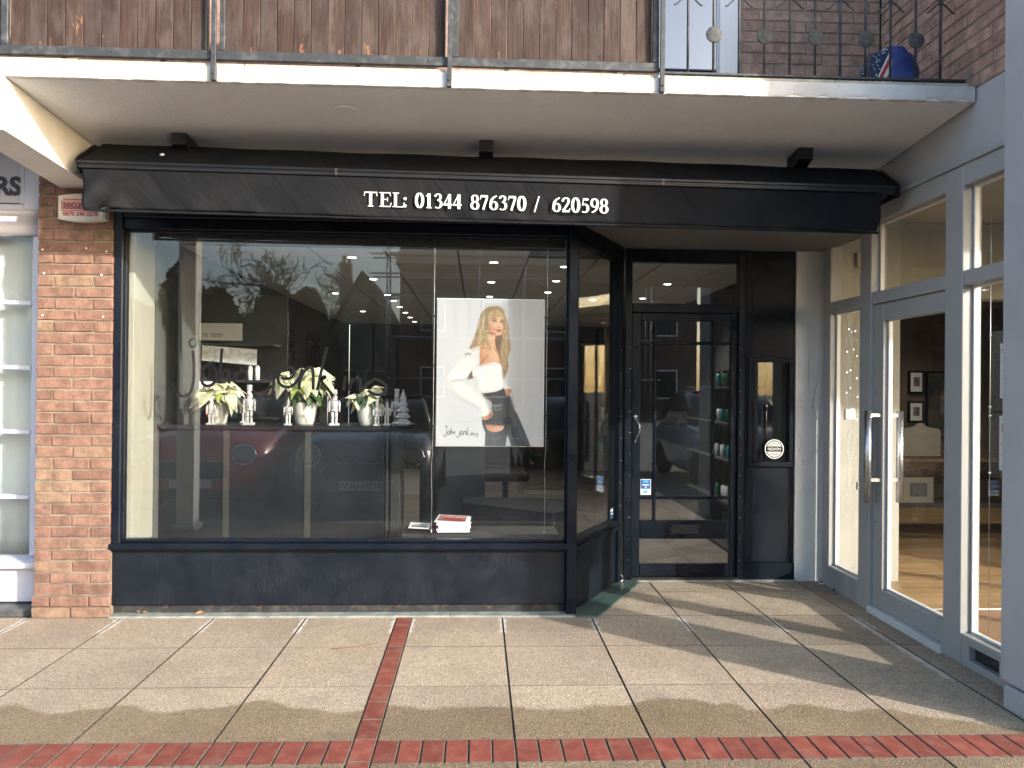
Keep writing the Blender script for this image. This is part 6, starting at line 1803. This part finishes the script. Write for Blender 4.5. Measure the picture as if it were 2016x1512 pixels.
wall("gallery_left_wall", 'salon_grey', 2.62, 2.66, 2.90, 7.0, 0, 3.0)
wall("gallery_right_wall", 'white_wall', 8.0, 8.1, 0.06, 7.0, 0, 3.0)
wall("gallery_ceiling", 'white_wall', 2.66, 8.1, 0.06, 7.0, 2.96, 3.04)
wall("gallery_downstand", 'cream_wall', 3.22, 7.98, 2.90, 3.05, 2.32, 2.955)
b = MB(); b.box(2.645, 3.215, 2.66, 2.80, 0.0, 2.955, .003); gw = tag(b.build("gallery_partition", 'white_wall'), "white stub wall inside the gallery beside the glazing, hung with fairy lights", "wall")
v_ = thing("wall_vent", "cream square louvre vent high on the white gallery stub wall", "vent", (2.90, 2.65, 2.60))
q = MB(); q.box(2.845, 2.965, 2.63, 2.659, 2.53, 2.65, .006); q.build("body", 'alarm', v_)
for i in range(6):
    q = MB(); q.box(2.855, 2.955, 2.622, 2.6295, 2.543 + i * .017, 2.552 + i * .017, .001); q.build("slat", 'alarm', v_)
so = thing("wall_switch", "white double switch plate on the gallery stub wall", "switch", (2.80, 2.65, 1.35))
q = MB(); q.box(2.765, 2.845, 2.647, 2.659, 1.31, 1.395, .003); q.build("plate", 'white', so)
q = MB(); q.box(2.79, 2.802, 2.641, 2.6465, 1.338, 1.365, .001); q.box(2.808, 2.82, 2.641, 2.6465, 1.338, 1.365, .001); q.build("rocker", 'upvc', so)

# fairy lights hanging inside the side light
fl = thing("fairy_lights", "string of tiny white fairy lights hanging inside the gallery's narrow glass panel", "fairy lights", (2.66, 2.3, 2.1))
r = random.Random(4)
k = 0
for (ys, z_end) in ((2.42, 0.55), (2.34, 0.45), (2.25, 0.62), (2.14, 0.85)):
    P = []
    z = 2.14; y = ys
    while z > z_end:
        P.append((2.662 + r.uniform(-.006, .01), y, z)); z -= r.uniform(.06, .10); y = ys + r.uniform(-.035, .035)
    b = MB(); b.tube(smooth_path(P, 3), 0.0014, 4); b.build("cable", 'cable', fl)
    for p in P[::2] if ys != 2.14 else P[::4]:
        q = MB(); q.ball((p[0] + r.uniform(-.004, .004), p[1] + r.uniform(-.01, .01), p[2]), 0.0032, 8, sz=1.5); q.build("bulb", 'fairy_on' if p[2] > 1.25 else 'white', fl); k += 1
b = MB(); b.tube(smooth_path([(2.665, 2.5, 2.20), (2.663, 2.3, 2.165), (2.664, 2.08, 2.17)], 4), .0014, 4); b.build("cable", 'cable', fl)
b = MB(); b.box(2.66, 2.675, 2.235, 2.265, 0.80, 0.86, .003); b.build("battery_box", 'white', fl)

# twig shadow on the pale recess wall, drawn in thin wire
tw = thing("twig_shadow_wire", "shadow of a bare twig drawn in thin wire on the pale wall beside the gallery glazing", "drawn shadow", (2.5, 2.72, 1.3))
b = MB()
for st_ in ([(2.50, 1.86), (2.49, 1.62), (2.51, 1.50)], [(2.565, 1.60), (2.53, 1.46), (2.545, 1.36), (2.60, 1.24), (2.585, 1.10), (2.55, 1.02)], [(2.545, 1.40), (2.50, 1.41)], [(2.58, 1.28), (2.54, 1.26)], [(2.60, 1.20), (2.56, 1.17)], [(2.58, 1.11), (2.535, 1.09)], [(2.41, 1.48), (2.44, 1.45)], [(2.40, 1.40), (2.45, 1.41)], [(2.41, 1.18), (2.44, 1.12), (2.42, 1.05)], [(2.39, 0.93), (2.44, 0.94), (2.46, 0.98)]):
    b.tube(smooth_path([(p[0], DY - .0275, p[1]) for p in st_], 4), .0022, 5)
b.build("wire", 'cable', tw)

# pictures, table and boards in the gallery
def picture(x, z, w, h, label, inner=None, y=6.99):
    t = thing("framed_picture", label, "picture", (x, y, z))
    q = MB(); q.box(x - w / 2, x + w / 2, y - .03, y - .002, z - h / 2, z + h / 2, .004); q.build("frame", 'vinyl_black', t)
    q = MB(); q.box(x - w / 2 + .03, x + w / 2 - .03, y - .034, y - .0305, z - h / 2 + .03, z + h / 2 - .03); q.build("mount", 'paper' if inner is None else inner, t)
    q = MB(); q.box(x - w * .2, x + w * .2, y - .037, y - .0345, z - h * .18, z + h * .22); q.build("print", simple("sepia print", (0.10, 0.09, 0.08), (0.3, 0.28, 0.25), 14), t)
picture(5.865, 1.665, .22, .32, "small black framed picture on the gallery back wall, upper of two")
picture(5.865, 1.255, .22, .30, "small black framed picture on the gallery back wall, lower of two")
picture(6.35, 1.36, .70, .92, "large dark framed picture beside the two small ones in the gallery", simple("dark oil painting", (0.02, 0.03, 0.035), (0.10, 0.08, 0.06), 6, 0.4))
tbx = thing("gallery_table", "long dark wooden table in the gallery", "table", (5, 5, 0))
tm = simple("dark mahogany", (0.05, 0.022, 0.014), (0.085, 0.04, 0.024), 9, 0.3, stretch=(.3, 3, 1))
q = MB(); q.box(4.05, 7.2, 4.4, 5.4, 0.80, 0.85, .006); q.build("table_top", tm, tbx)
q = MB(); q.box(4.15, 7.1, 4.5, 5.3, 0.62, 0.797, .004); q.build("apron", tm, tbx)
for (xx, yy) in ((4.2, 4.55), (4.2, 5.25), (7.0, 4.55), (7.0, 5.25)):
    q = MB(); q.lathe([(.05, 0.0145), (.06, .1), (.04, .3), (.06, .5), (.05, .619)], (xx, yy, 0), 12); q.build("leg", tm, tbx)
cv = thing("canvas_board", "pale cream board leaning on the long gallery table", "board", (4.9, 5.0, .85))
q = MB(); q.prism([(4.315, .852), (4.755, .852), (4.755, 1.11), (4.73, 1.145), (4.66, 1.15), (4.60, 1.165), (4.575, 1.19), (4.545, 1.205), (4.51, 1.19), (4.49, 1.165), (4.42, 1.15), (4.34, 1.14), (4.315, 1.10)], 'y', 4.60, 4.64); q.build("board", simple("pale card", (0.30, 0.27, 0.22), (0.26, 0.235, 0.19), 5, .8), cv)
cd_ = thing("framed_etching", "mounted etching leaning under the gallery table", "picture", (4.9, 4.4, 0.1))
q = MB(); q.box(4.195, 4.51, 4.32, 4.35, .395, .655, .002); q.build("mount", simple("dim mount card", (0.25, 0.235, 0.20), rough=.8), cd_)
q = MB(); q.box(4.265, 4.44, 4.315, 4.319, .46, .60); q.build("print", 'text_dark', cd_)
cf = thing("patterned_chest", "patterned reddish brown chest on the gallery floor behind the right pane", "chest", (5, 3.6, 0))
q = MB(); q.box(5.05, 6.4, 3.5, 4.1, 0.45, 0.78, .01); q.build("body", simple("red brown carved wood", (0.20, 0.07, 0.035), (0.08, 0.03, 0.02), 30, 0.5, bump=.4), cf)
q = MB(); q.box(5.0, 6.45, 3.45, 4.15, 0.782, 0.81, .004); q.build("lid", tm, cf)
for xx in (5.1, 6.3):
    q = MB(); q.box(xx, xx + .06, 3.55, 4.05, 0.0145, .449, .004); q.build("leg", tm, cf)
gl0 = thing("gallery_downlight", "small lit downlight in the gallery ceiling", "downlight", (0, 0, 0), "gallery ceiling downlights")
b = MB(); b.lathe([(0.038, 0.0), (0.040, -0.005), (0.053, -0.005), (0.056, 0.0)], (0, 0, 0), 18); b.build("rim", 'white', gl0)
b = MB(); b.lathe([(0.0005, -0.0058), (0.036, -0.0058), (0.037, -0.003), (.0005, -0.003)], (0, 0, 0), 16); b.build("lamp", 'lamp_on', gl0)
for i, (xx, yy) in enumerate(((5.0, 6.0), (5.5, 5.7), (4.75, 6.5), (4.4, 5.8), (4.2, 3.6), (5.6, 3.8))):
    o = gl0 if i == 0 else dup(gl0); o.location = (xx, yy, 2.9595)
    if i in (1, 3, 4):
        ld = bpy.data.lights.new('downlight_light', 'SPOT'); ld.energy = 16.0; ld.spot_size = R(120); ld.spot_blend = 0.6; ld.shadow_soft_size = 0.04; ld.color = (1.0, 0.9, 0.76)
        lo = bpy.data.objects.new('downlight_light', ld); col.objects.link(lo); lo.location = (xx, yy, 2.945)
        lo.parent = o; lo.matrix_parent_inverse = Matrix.Translation((-xx, -yy, -2.9595))
    o['label'] = 'small lit downlight, ' + ['third', 'second', 'last', 'fourth', 'nearest the door', 'nearest the right pane'][i] + ' in the gallery ceiling'
# notices hanging by the right pane
nt = thing("notice_holder", "clear hanging notice holders with white papers inside the right gallery pane", "notice holder", (2.66, .5, 1.4))
q = MB(); q.tube([(2.655, .757, 2.95), (2.655, .757, .18)], .0018, 6); q.build("cable", 'wire', nt)
for (z0, z1) in ((1.440, 1.875), (1.075, 1.430)):
    q = MB(); q.box(2.652, 2.655, .41, .752, z0, z1); q.build("acrylic", glass_mat("clear acrylic sleeve", .6, .05, tint=(.86, .87, .84), dirt=.12), nt)
    for zz in (z0 + .02, z1 - .02):
        q = MB(); q.ball((2.655, .757, zz), .008, 8); q.build("clip", 'chrome', nt)
q = MB(); q.box(2.6485, 2.651, .45, .667, 1.51, 1.805, .0003); pp1 = q.build("paper", 'paper', nt)
q = MB(); q.box(2.6485, 2.651, .45, .670, 1.12, 1.415, .0003); pp2 = q.build("paper", 'paper', nt)
q = MB()
for i in range(14): q.box(2.6478, 2.6484, .47, .655 - .02 * (i % 3), 1.525 + i * .015, 1.529 + i * .015)
q.build("print", simple("grey type", (0.30, 0.30, 0.36)), pp1)
q = MB(); q.box(2.6478, 2.6484, .47, .650, 1.33, 1.375); q.build("print", 'red_print', pp2)
q = MB()
for i in range(9): q.box(2.6478, 2.6484, .47, .655 - .02 * (i % 3), 1.14 + i * .02, 1.146 + i * .02)
q.build("print", simple("lilac grey type", (0.40, 0.40, 0.50)), pp2)
SIDE = Matrix(((0, 0, -1, 0), (-1, 0, 0, 0), (0, 1, 0, 0), (0, 0, 0, 1)))
text_obj("print", "STOC", .03, (2.6479, .658, 1.755), simple("red grey type", (0.35, 0.12, 0.12)), pp1, rot=SIDE)

# ================================================================== LEAVES AND LITTER
lm = []
for i in range(3):
    q = MB(); L = .022 + .006 * i
    V = [(0, 0, 0), (L * .4, L * .35, .006), (L * .4, -L * .35, .004), (L, L * .2, .002), (L, -L * .25, .007), (L * 1.5, 0, .003), (L * .7, 0, .012)]
    q._new(V, [(0, 6, 1), (0, 2, 6), (1, 6, 3), (2, 4, 6), (3, 6, 5), (4, 5, 6)])
    me = bpy.data.meshes.new("dry_leaf"); q.bm.to_mesh(me); q.bm.free(); me.materials.append(M['dry_leaf']); lm.append(me)
for i, (xx, yy, zz, l) in enumerate([(-2.40, 1.83, .016, "curled dry leaf at the foot of the black riser beside the brick pier"), (-2.42, 1.845, .016, None), (-1.98, 1.855, .016, "dry leaf caught under the black riser panel, nearer the middle"), (2.62, 2.46, .004, "dry leaf in the corner below the narrow gallery pane"), (2.57, 2.40, .003, None), (2.50, 2.32, .003, None)]):
    o = bpy.data.objects.new("dry_leaf", lm[i % 3]); col.objects.link(o); o.location = (xx, yy, zz); o.rotation_euler = (0, 0, i * 1.9); o.scale = (1.6, 1.6, 1.6)
    tag(o, l or ("second dry leaf touching the one beside the brick pier" if i == 1 else "dry leaf fragment along the foot of the gallery screen, " + ("nearer the recess" if i == 4 else "nearer the door")), "leaf", None if (l or i == 1) else "leaf fragments by the gallery")
q = MB()
for xx in [-2.25 + .31 * i for i in range(9)]:
    q.tube(smooth_path([(xx, 1.858, .075), (xx + .012, 1.845, .062 + .01 * math.sin(xx * 9)), (xx + .02 * math.sin(xx * 20), 1.84, .05)], 3), .0016, 4)
w_ = q.build("dry_weeds", 'dry_leaf'); tag(w_, "wisps of dry weed under the black riser panel", "weeds", kind='stuff')
q = MB(); q.tube(smooth_path([(-1.02, 1.16, .004), (-.90, 1.19, .005), (-.76, 1.26, .004)], 4), .0018, 5); tag(q.build("twig", 'dry_leaf'), "thin dry twig lying on the paving left of the red strip", "twig")
q = MB(); q.prism([(2.60, 2.60), (2.66, 2.58), (2.68, 2.62), (2.63, 2.645)], 'z', .002, .010, m=None); q.box(2.55, 2.585, 2.60, 2.625, .002, .012, .003, jit=.003)
tag(q.build("litter_paper", 'paper'), "scrap of white paper in the corner of the recess", "litter")

# ================================================================== STREET BEHIND THE CAMERA (seen in the glass)
def wheel(parent, x, y, z, r_, side):
    q = MB(); q.lathe([(r_ * .62, -.10), (r_ * .95, -.10), (r_, -.06), (r_, .06), (r_ * .95, .10), (r_ * .62, .10)], (0, 0, 0), 24, m=Matrix.Translation((x, y, z)) @ Matrix.Rotation(R(90), 4, 'Y'))
    w = q.build("wheel", 'vinyl_black', parent)
    q = MB(); q.lathe([(.0005, -.09), (r_ * .6, -.09), (r_ * .61, .09), (.0005, .09)], (0, 0, 0), 16, m=Matrix.Translation((x, y, z)) @ Matrix.Rotation(R(90), 4, 'Y')); q.build("rim", 'chrome', w)
def car(x, y0, paint, label, plate, front=True, W=.90, L=4.2, Hh=1.52, plate_mat='paper', nose=0.98):
    """y0: end nearest the shop; body runs away from the shop"""
    t = thing("parked_car", label, "car", (x, y0 - L / 2, -.13))
    G = -.13
    if front:
        prof = [(0.0, .42, .74, .80), (.03, .30, .86, .90), (.22, .22, nose, .97), (.9, .20, nose + .07, 1.0), (1.35, .20, nose + .11, 1.0), (2.6, .20, nose + .06, 1.0), (3.7, .22, nose + .05, .98), (4.08, .28, .95, .93), (4.2, .40, .8, .86)]
        cab = [(1.15, nose + .09, .86), (1.75, Hh - .10, .76), (2.2, Hh, .72), (3.3, Hh - .03, .70), (3.8, Hh - .20, .72), (4.02, nose + .04, .82)]
    else:
        prof = [(0.0, .42, .92, .86), (.04, .30, 1.0, .92), (.25, .22, 1.05, .97), (1.2, .20, 1.03, 1.0), (2.8, .20, 1.05, 1.0), (3.5, .20, nose, 1.0), (4.05, .26, .86, .93), (4.2, .40, .74, .80)]
        cab = [(.12, 1.02, .84), (.45, Hh - .16, .74), (.9, Hh, .70), (2.0, Hh, .72), (2.5, Hh - .10, .76), (3.1, 1.03, .86)]
    q = MB(); rings = []
    for (d, zl, zh, k) in prof:
        hw = W * k; yy = y0 - d * L / 4.2
        pts = [(-hw * .86, zl), (-hw * .98, zl + .10), (-hw, (zl + zh) / 2), (-hw * .97, zh - .12), (-hw * .85, zh - .02), (-hw * .4, zh + .015), (hw * .4, zh + .015), (hw * .85, zh - .02), (hw * .97, zh - .12), (hw, (zl + zh) / 2), (hw * .98, zl + .10), (hw * .86, zl)]
        rings.append([q.bm.verts.new((x + px, yy, G + pz)) for px, pz in pts])
    for A, B in zip(rings, rings[1:]):
        for i in range(12):
            f = q.bm.faces.new((A[i], A[(i + 1) % 12], B[(i + 1) % 12], B[i])); f.smooth = True
    q.bm.faces.new(rings[0]); q.bm.faces.new(rings[-1][::-1])
    q.build("body", paint, t)
    q = MB(); rings = []
    for (d, z, k) in cab:
        hw = W * k; yy = y0 - d * L / 4.2
        rings.append([q.bm.verts.new((x + px, yy, G + pz)) for px, pz in ((-W * .9, nose + .02), (-hw, z - .03), (-hw * .9, z), (hw * .9, z), (hw, z - .03), (W * .9, nose + .02))])
    for A, B in zip(rings, rings[1:]):
        for i in range(6):
            f = q.bm.faces.new((A[i], A[(i + 1) % 6], B[(i + 1) % 6], B[i])); f.smooth = True
    q.bm.faces.new(rings[0]); q.bm.faces.new(rings[-1][::-1])
    q.build("cabin", simple("dark car glass", (0.012, 0.014, 0.016), rough=0.08), t)
    q = MB(); q.box(x - W * .66, x + W * .66, y0 - 3.1 * L / 4.2, y0 - 2.1 * L / 4.2, G + Hh - .012, G + Hh + .02, .015); q.build("roof", paint, t)
    for sx in (-1, 1):
        for d in (.78, 3.35): wheel(t, x + sx * (W - .10), y0 - d * L / 4.2, G + .32, .32, sx)
        q = MB(); q.ball((x + sx * W * .70, y0 - .05, G + .80), .125, 14, sx=1.05, sy=.5, sz=.9 if front else 1.3)
        q.build("headlight" if front else "tail_light", simple("headlight lens", (0.5, 0.52, 0.55), rough=.08) if front else 'red_print', t)
        q = MB(); q.tube([(x + sx * W * .70 + .14 * math.cos(a * .4), y0 - .005, G + .80 + .125 * math.sin(a * .4)) for a in range(16)], .018, 6, closed=True); q.build("light_ring", 'chrome', t)
        q = MB(); q.ball((x + sx * (W + .09), y0 - 1.35 * L / 4.2 if front else y0 - 2.7, G + 1.06), .10, 10, sy=.5, sz=.75); q.build("mirror", paint, t)
    if front:
        q = MB(); q.prism([(x - W * .52, G + .60), (x - W * .42, G + .72), (x + W * .42, G + .72), (x + W * .52, G + .60), (x + W * .46, G + .50), (x - W * .46, G + .50)], 'y', y0 - .02, y0 + .012); q.build("grille", 'vinyl_black', t)
        q = MB(); q.tube([(x - W * .52, y0 + .012, G + .60), (x - W * .42, y0 + .012, G + .72), (x + W * .42, y0 + .012, G + .72), (x + W * .52, y0 + .012, G + .60), (x + W * .46, y0 + .012, G + .50), (x - W * .46, y0 + .012, G + .50)], .008, 6, closed=True); q.build("grille_trim", 'chrome', t)
        q = MB(); q.box(x - W * .85, x + W * .85, y0 - .02, y0 + .005, G + .28, G + .36, .01); q.build("bumper", 'vinyl_black', t)
    q = MB(); pz = G + (.44 if front else .78)
    q.box(x - .26, x + .26, y0 + .008, y0 + .016, pz - .055, pz + .055, .004); pm = q.build("number_plate", plate_mat, t)
    RP = Matrix.Rotation(math.pi, 4, 'Z') @ FACE
    text_obj("print", plate, .10, (x, y0 + .0175, pz - .035), 'vinyl_black', pm, bold=.0015, align='CENTER', rot=RP)
    return t
cp = lambda n, a, b_: simple(n, a, b_, 3, .22, coat=.6)
car(-1.62, -2.42, cp("dark blue car paint", (0.05, 0.075, 0.12), (0.06, 0.085, 0.13)), "dark blue small car parked nose to the kerb, facing the shop", "RO71 UCW", True)
car(-3.72, -2.55, cp("dark red car paint", (0.46, 0.025, 0.028), (0.50, 0.03, 0.03)), "red car parked nose to the kerb beside the dark blue one", "RK19 LDF", True, W=.92) if False else car(-3.72, -2.55, cp("dark red car paint", (0.46, 0.025, 0.028), (0.50, 0.03, 0.03)), "red car parked nose to the kerb beside the dark blue one", "", True, W=.92)
car(1.35, -4.15, cp("black car paint", (0.01, 0.011, 0.012), (0.012, 0.013, 0.014)), "black car parked with its tail towards the shop", "VG21 ZKO", False, plate_mat=simple("yellow plate", (0.55, 0.38, 0.03)))
car(4.35, -2.9, cp("silver blue car paint", (0.30, 0.34, 0.40), (0.33, 0.37, 0.43)), "silver blue car parked nose to the kerb near the pillar", "", True, W=.92, Hh=1.62)

# trees across the road
M['bark'] = simple("grey brown bark", (0.06, 0.05, 0.04), (0.10, 0.085, 0.07), 30, .95)
def bare_tree(x, y, h, seed, label):
    r = random.Random(seed)
    t = thing("bare_tree", label, "tree", (x, y, -.13), "bare trees across the road")
    tk, cr = MB(), MB()
    def grow(p, d, ln, rad, lev):
        q = cr if lev else tk
        pts = [p]; rr = [rad]
        n = 4 if lev < 3 else 2 if lev < 6 else 1
        for i in range(n):
            d = (d + Vector((r.uniform(-.22, .22), r.uniform(-.22, .22), r.uniform(-.02, .16)))).normalized()
            p = p + d * ln / n; pts.append(p); rr.append(rad * (1 - .45 * (i + 1) / n))
        q.tube(pts, [max(a_, .017) for a_ in rr], 6 if lev < 2 else 3, cap=False)
        if lev >= 6: return
        for k in range(3 if lev < 4 else 4):
            a = r.uniform(0, 6.28); sp = r.uniform(.45, .95)
            u = d.cross(Vector((math.cos(a), math.sin(a), .3))); u.normalize()
            grow(pts[r.randint(max(1, n - 2), n)], (d * (1 - sp * .35) + u * sp).normalized(), ln * r.uniform(.62, .82), rr[-1] * .72, lev + 1)
    grow(Vector((x, y, -.2)), Vector((0, 0, 1)), h * .28, h * .028, 0)
    tk.build("trunk", 'bark', t); c = cr.build("crown", 'bark', t); c['kind'] = 'stuff'
    return t
bare_tree(-10.4, -31, 10.6, 3, "bare winter tree across the road, the widest of the row")
bare_tree(-13.6, -33, 11.0, 9, "bare winter tree across the road, at the far end of the row")
bare_tree(-7.6, -35, 10.0, 14, "bare winter tree across the road, nearest the scaffolded building")
M['hedge'] = simple("dark evergreen leaf", (0.018, 0.032, 0.014), (0.035, 0.055, 0.022), 6, .8)
hd = thing("evergreen_hedge", "tall dark evergreen hedge across the road", "hedge", (-8, -28, 0))
q = MB(); r = random.Random(2)
for i in range(14000):
    u = r.random(); xx = -18 + 11.5 * u; top = 5.7 + .9 * math.sin(xx * 1.3) + .5 * math.sin(xx * 3.1) - max(0, xx + 10) * .35
    zz = top * r.random() ** .7; yy = -28 + r.uniform(-.9, .9) * (1 - .5 * zz / top)
    a, c_ = r.uniform(0, 6.28), r.uniform(-1, 1); sz = r.uniform(.10, .24)
    e1 = Vector((math.cos(a), math.sin(a), c_ * .5)) * sz; e2 = Vector((-math.sin(a) * .5, math.cos(a) * .5, .8)) * sz
    p = Vector((xx, yy, zz))
    q._new([p - e1, p + e2 * .8, p + e1, p - e2 * .8], [(0, 1, 2, 3)])
c_ = q.build("foliage", 'hedge', hd); c_['kind'] = 'stuff'
q = MB(); q.box(-18, -6.6, -28.3, -27.7, -.2, 4.0); q.build("inner_branches", 'hedge', hd)

# houses across the road
def house(x0, x1, y, hw, hr, mat, label, cat="house"):
    t = thing("gabled_house", label, cat, ((x0 + x1) / 2, y, -.13))
    xm = (x0 + x1) / 2
    q = MB(); q.prism([(x0, -.2), (x1, -.2), (x1, hw), (xm, hr), (x0, hw)], 'y', y - 7, y); q.build("wall", mat, t)
    q = MB()
    for sgn, xe in ((-1, x0), (1, x1)):
        q.prism([(xe + sgn * .3, hw - .25), (xm, hr + .02), (xm, hr + .22), (xe + sgn * .3, hw - .05)], 'y', y - 7.2, y + .3)
    q.build("roof", simple("slate roof", (0.05, 0.05, 0.055), (0.08, 0.075, 0.075), 8, .8), t)
    q = MB(); q.box(xm - 1.6, xm - 1.0, y - 3.2, y - 2.6, hr - 1.2, hr + 1.0); ch = q.build("chimney", 'brick_up', t)
    q = MB()
    for k in (-.12, .14): q.lathe([(.10, 0), (.09, .4), (.11, .42), (.0005, .42)], (xm - 1.3 + k, y - 2.9, hr + 1.0), 10)
    q.build("chimney_pot", 'brick_up', ch)
    for xx in (x0 + (x1 - x0) * .28, x0 + (x1 - x0) * .72):
        for zz in (1.0, 3.6):
            if zz > hw - 1: continue
            q = MB(); q.box(xx - .55, xx + .55, y + .002, y + .05, zz, zz + 1.3, .01); w = q.build("window", 'upvc', t)
            q = MB(); q.box(xx - .48, xx + .48, y + .052, y + .06, zz + .07, zz + 1.23); q.build("pane", simple("dark window glass", (.02, .025, .03), rough=.1), w)
    return t
house(-27.5, -18.8, -25, 5.0, 8.2, simple("white render", (.72, .71, .68), (.66, .65, .62), 2, .9), "white rendered gabled house across the road")
house(-7.6, -4.3, -31, 3.9, 7.0, simple("grey stone render", (.32, .30, .27), (.26, .24, .21), 2, .9), "small gabled house across the road with a slate roof")
bb = thing("scaffolded_building", "brick building across the road wrapped in scaffolding", "building", (8, -30, 0))
q = MB(); q.box(-4.0, 11, -38, -30, -.2, 7.6); q.build("wall", simple("far brown brick", (.16, .10, .08), (.20, .13, .10), 3, .9), bb)
q = MB(); q.prism([(-30 + .4, 7.4), (-34, 9.6), (-38.4, 7.4)], 'x', -4.2, 11.2); q.build("roof", 'asphalt', bb)
for xx in (-2.4, .6, 3.6, 6.6, 9.4):
    for zz in (1.0, 4.2):
        q = MB(); q.box(xx - .6, xx + .6, -29.998, -29.95, zz, zz + 1.5); w = q.build("window", 'upvc', bb)
        q = MB(); q.box(xx - .52, xx + .52, -29.948, -29.94, zz + .08, zz + 1.42); q.build("pane", simple("dark window glass", (.02, .025, .03), rough=.1), w)
sc_ = thing("scaffolding", "steel tube scaffolding standing in front of the brick building across the road", "scaffolding", (7, -28, 0))
for yy in (-29.4, -28.2):
    for i in range(7):
        q = MB(); q.tube([(-4.4 + 2.1 * i, yy, -.2), (-4.4 + 2.1 * i, yy, 9.6 - (i % 2) * .5)], .045, 6); q.build("upright", 'steel', sc_)
    for zz in (1.9, 3.8, 5.7, 6.7, 7.6, 8.6):
        q = MB(); q.tube([(-5.2, yy, zz), (8.7, yy, zz + .05)], .04, 6); q.build("ledger", 'steel', sc_)
for zz in (1.9, 3.8, 5.7, 7.6):
    q = MB(); q.box(-4.6, 8.4, -29.3, -28.3, zz + .06, zz + .10); q.build("deck", 'bark', sc_)
q = MB(); q.tube([(-2.3, -28.2, 8.6), (4.0, -28.2, 5.7)], .035, 6); q.build("brace", 'steel', sc_)
ll = thing("street_lamp", "black lantern street lamp across the road", "street lamp", (-3.05, -14, -.13))
q = MB(); q.lathe([(.14, 0), (.12, .3), (.06, .6), (.045, 3.2), (.07, 3.25), (.03, 3.3), (.0005, 3.32)], (-3.05, -14, -.13), 12); q.build("post", 'vinyl_black', ll)
q = MB(); q.lathe([(.10, 3.32), (.22, 3.85), (.24, 3.87), (.10, 4.05), (.03, 4.2), (.0005, 4.22)], (-3.05, -14, -.13), 6); q.build("lantern", 'vinyl_black', ll)
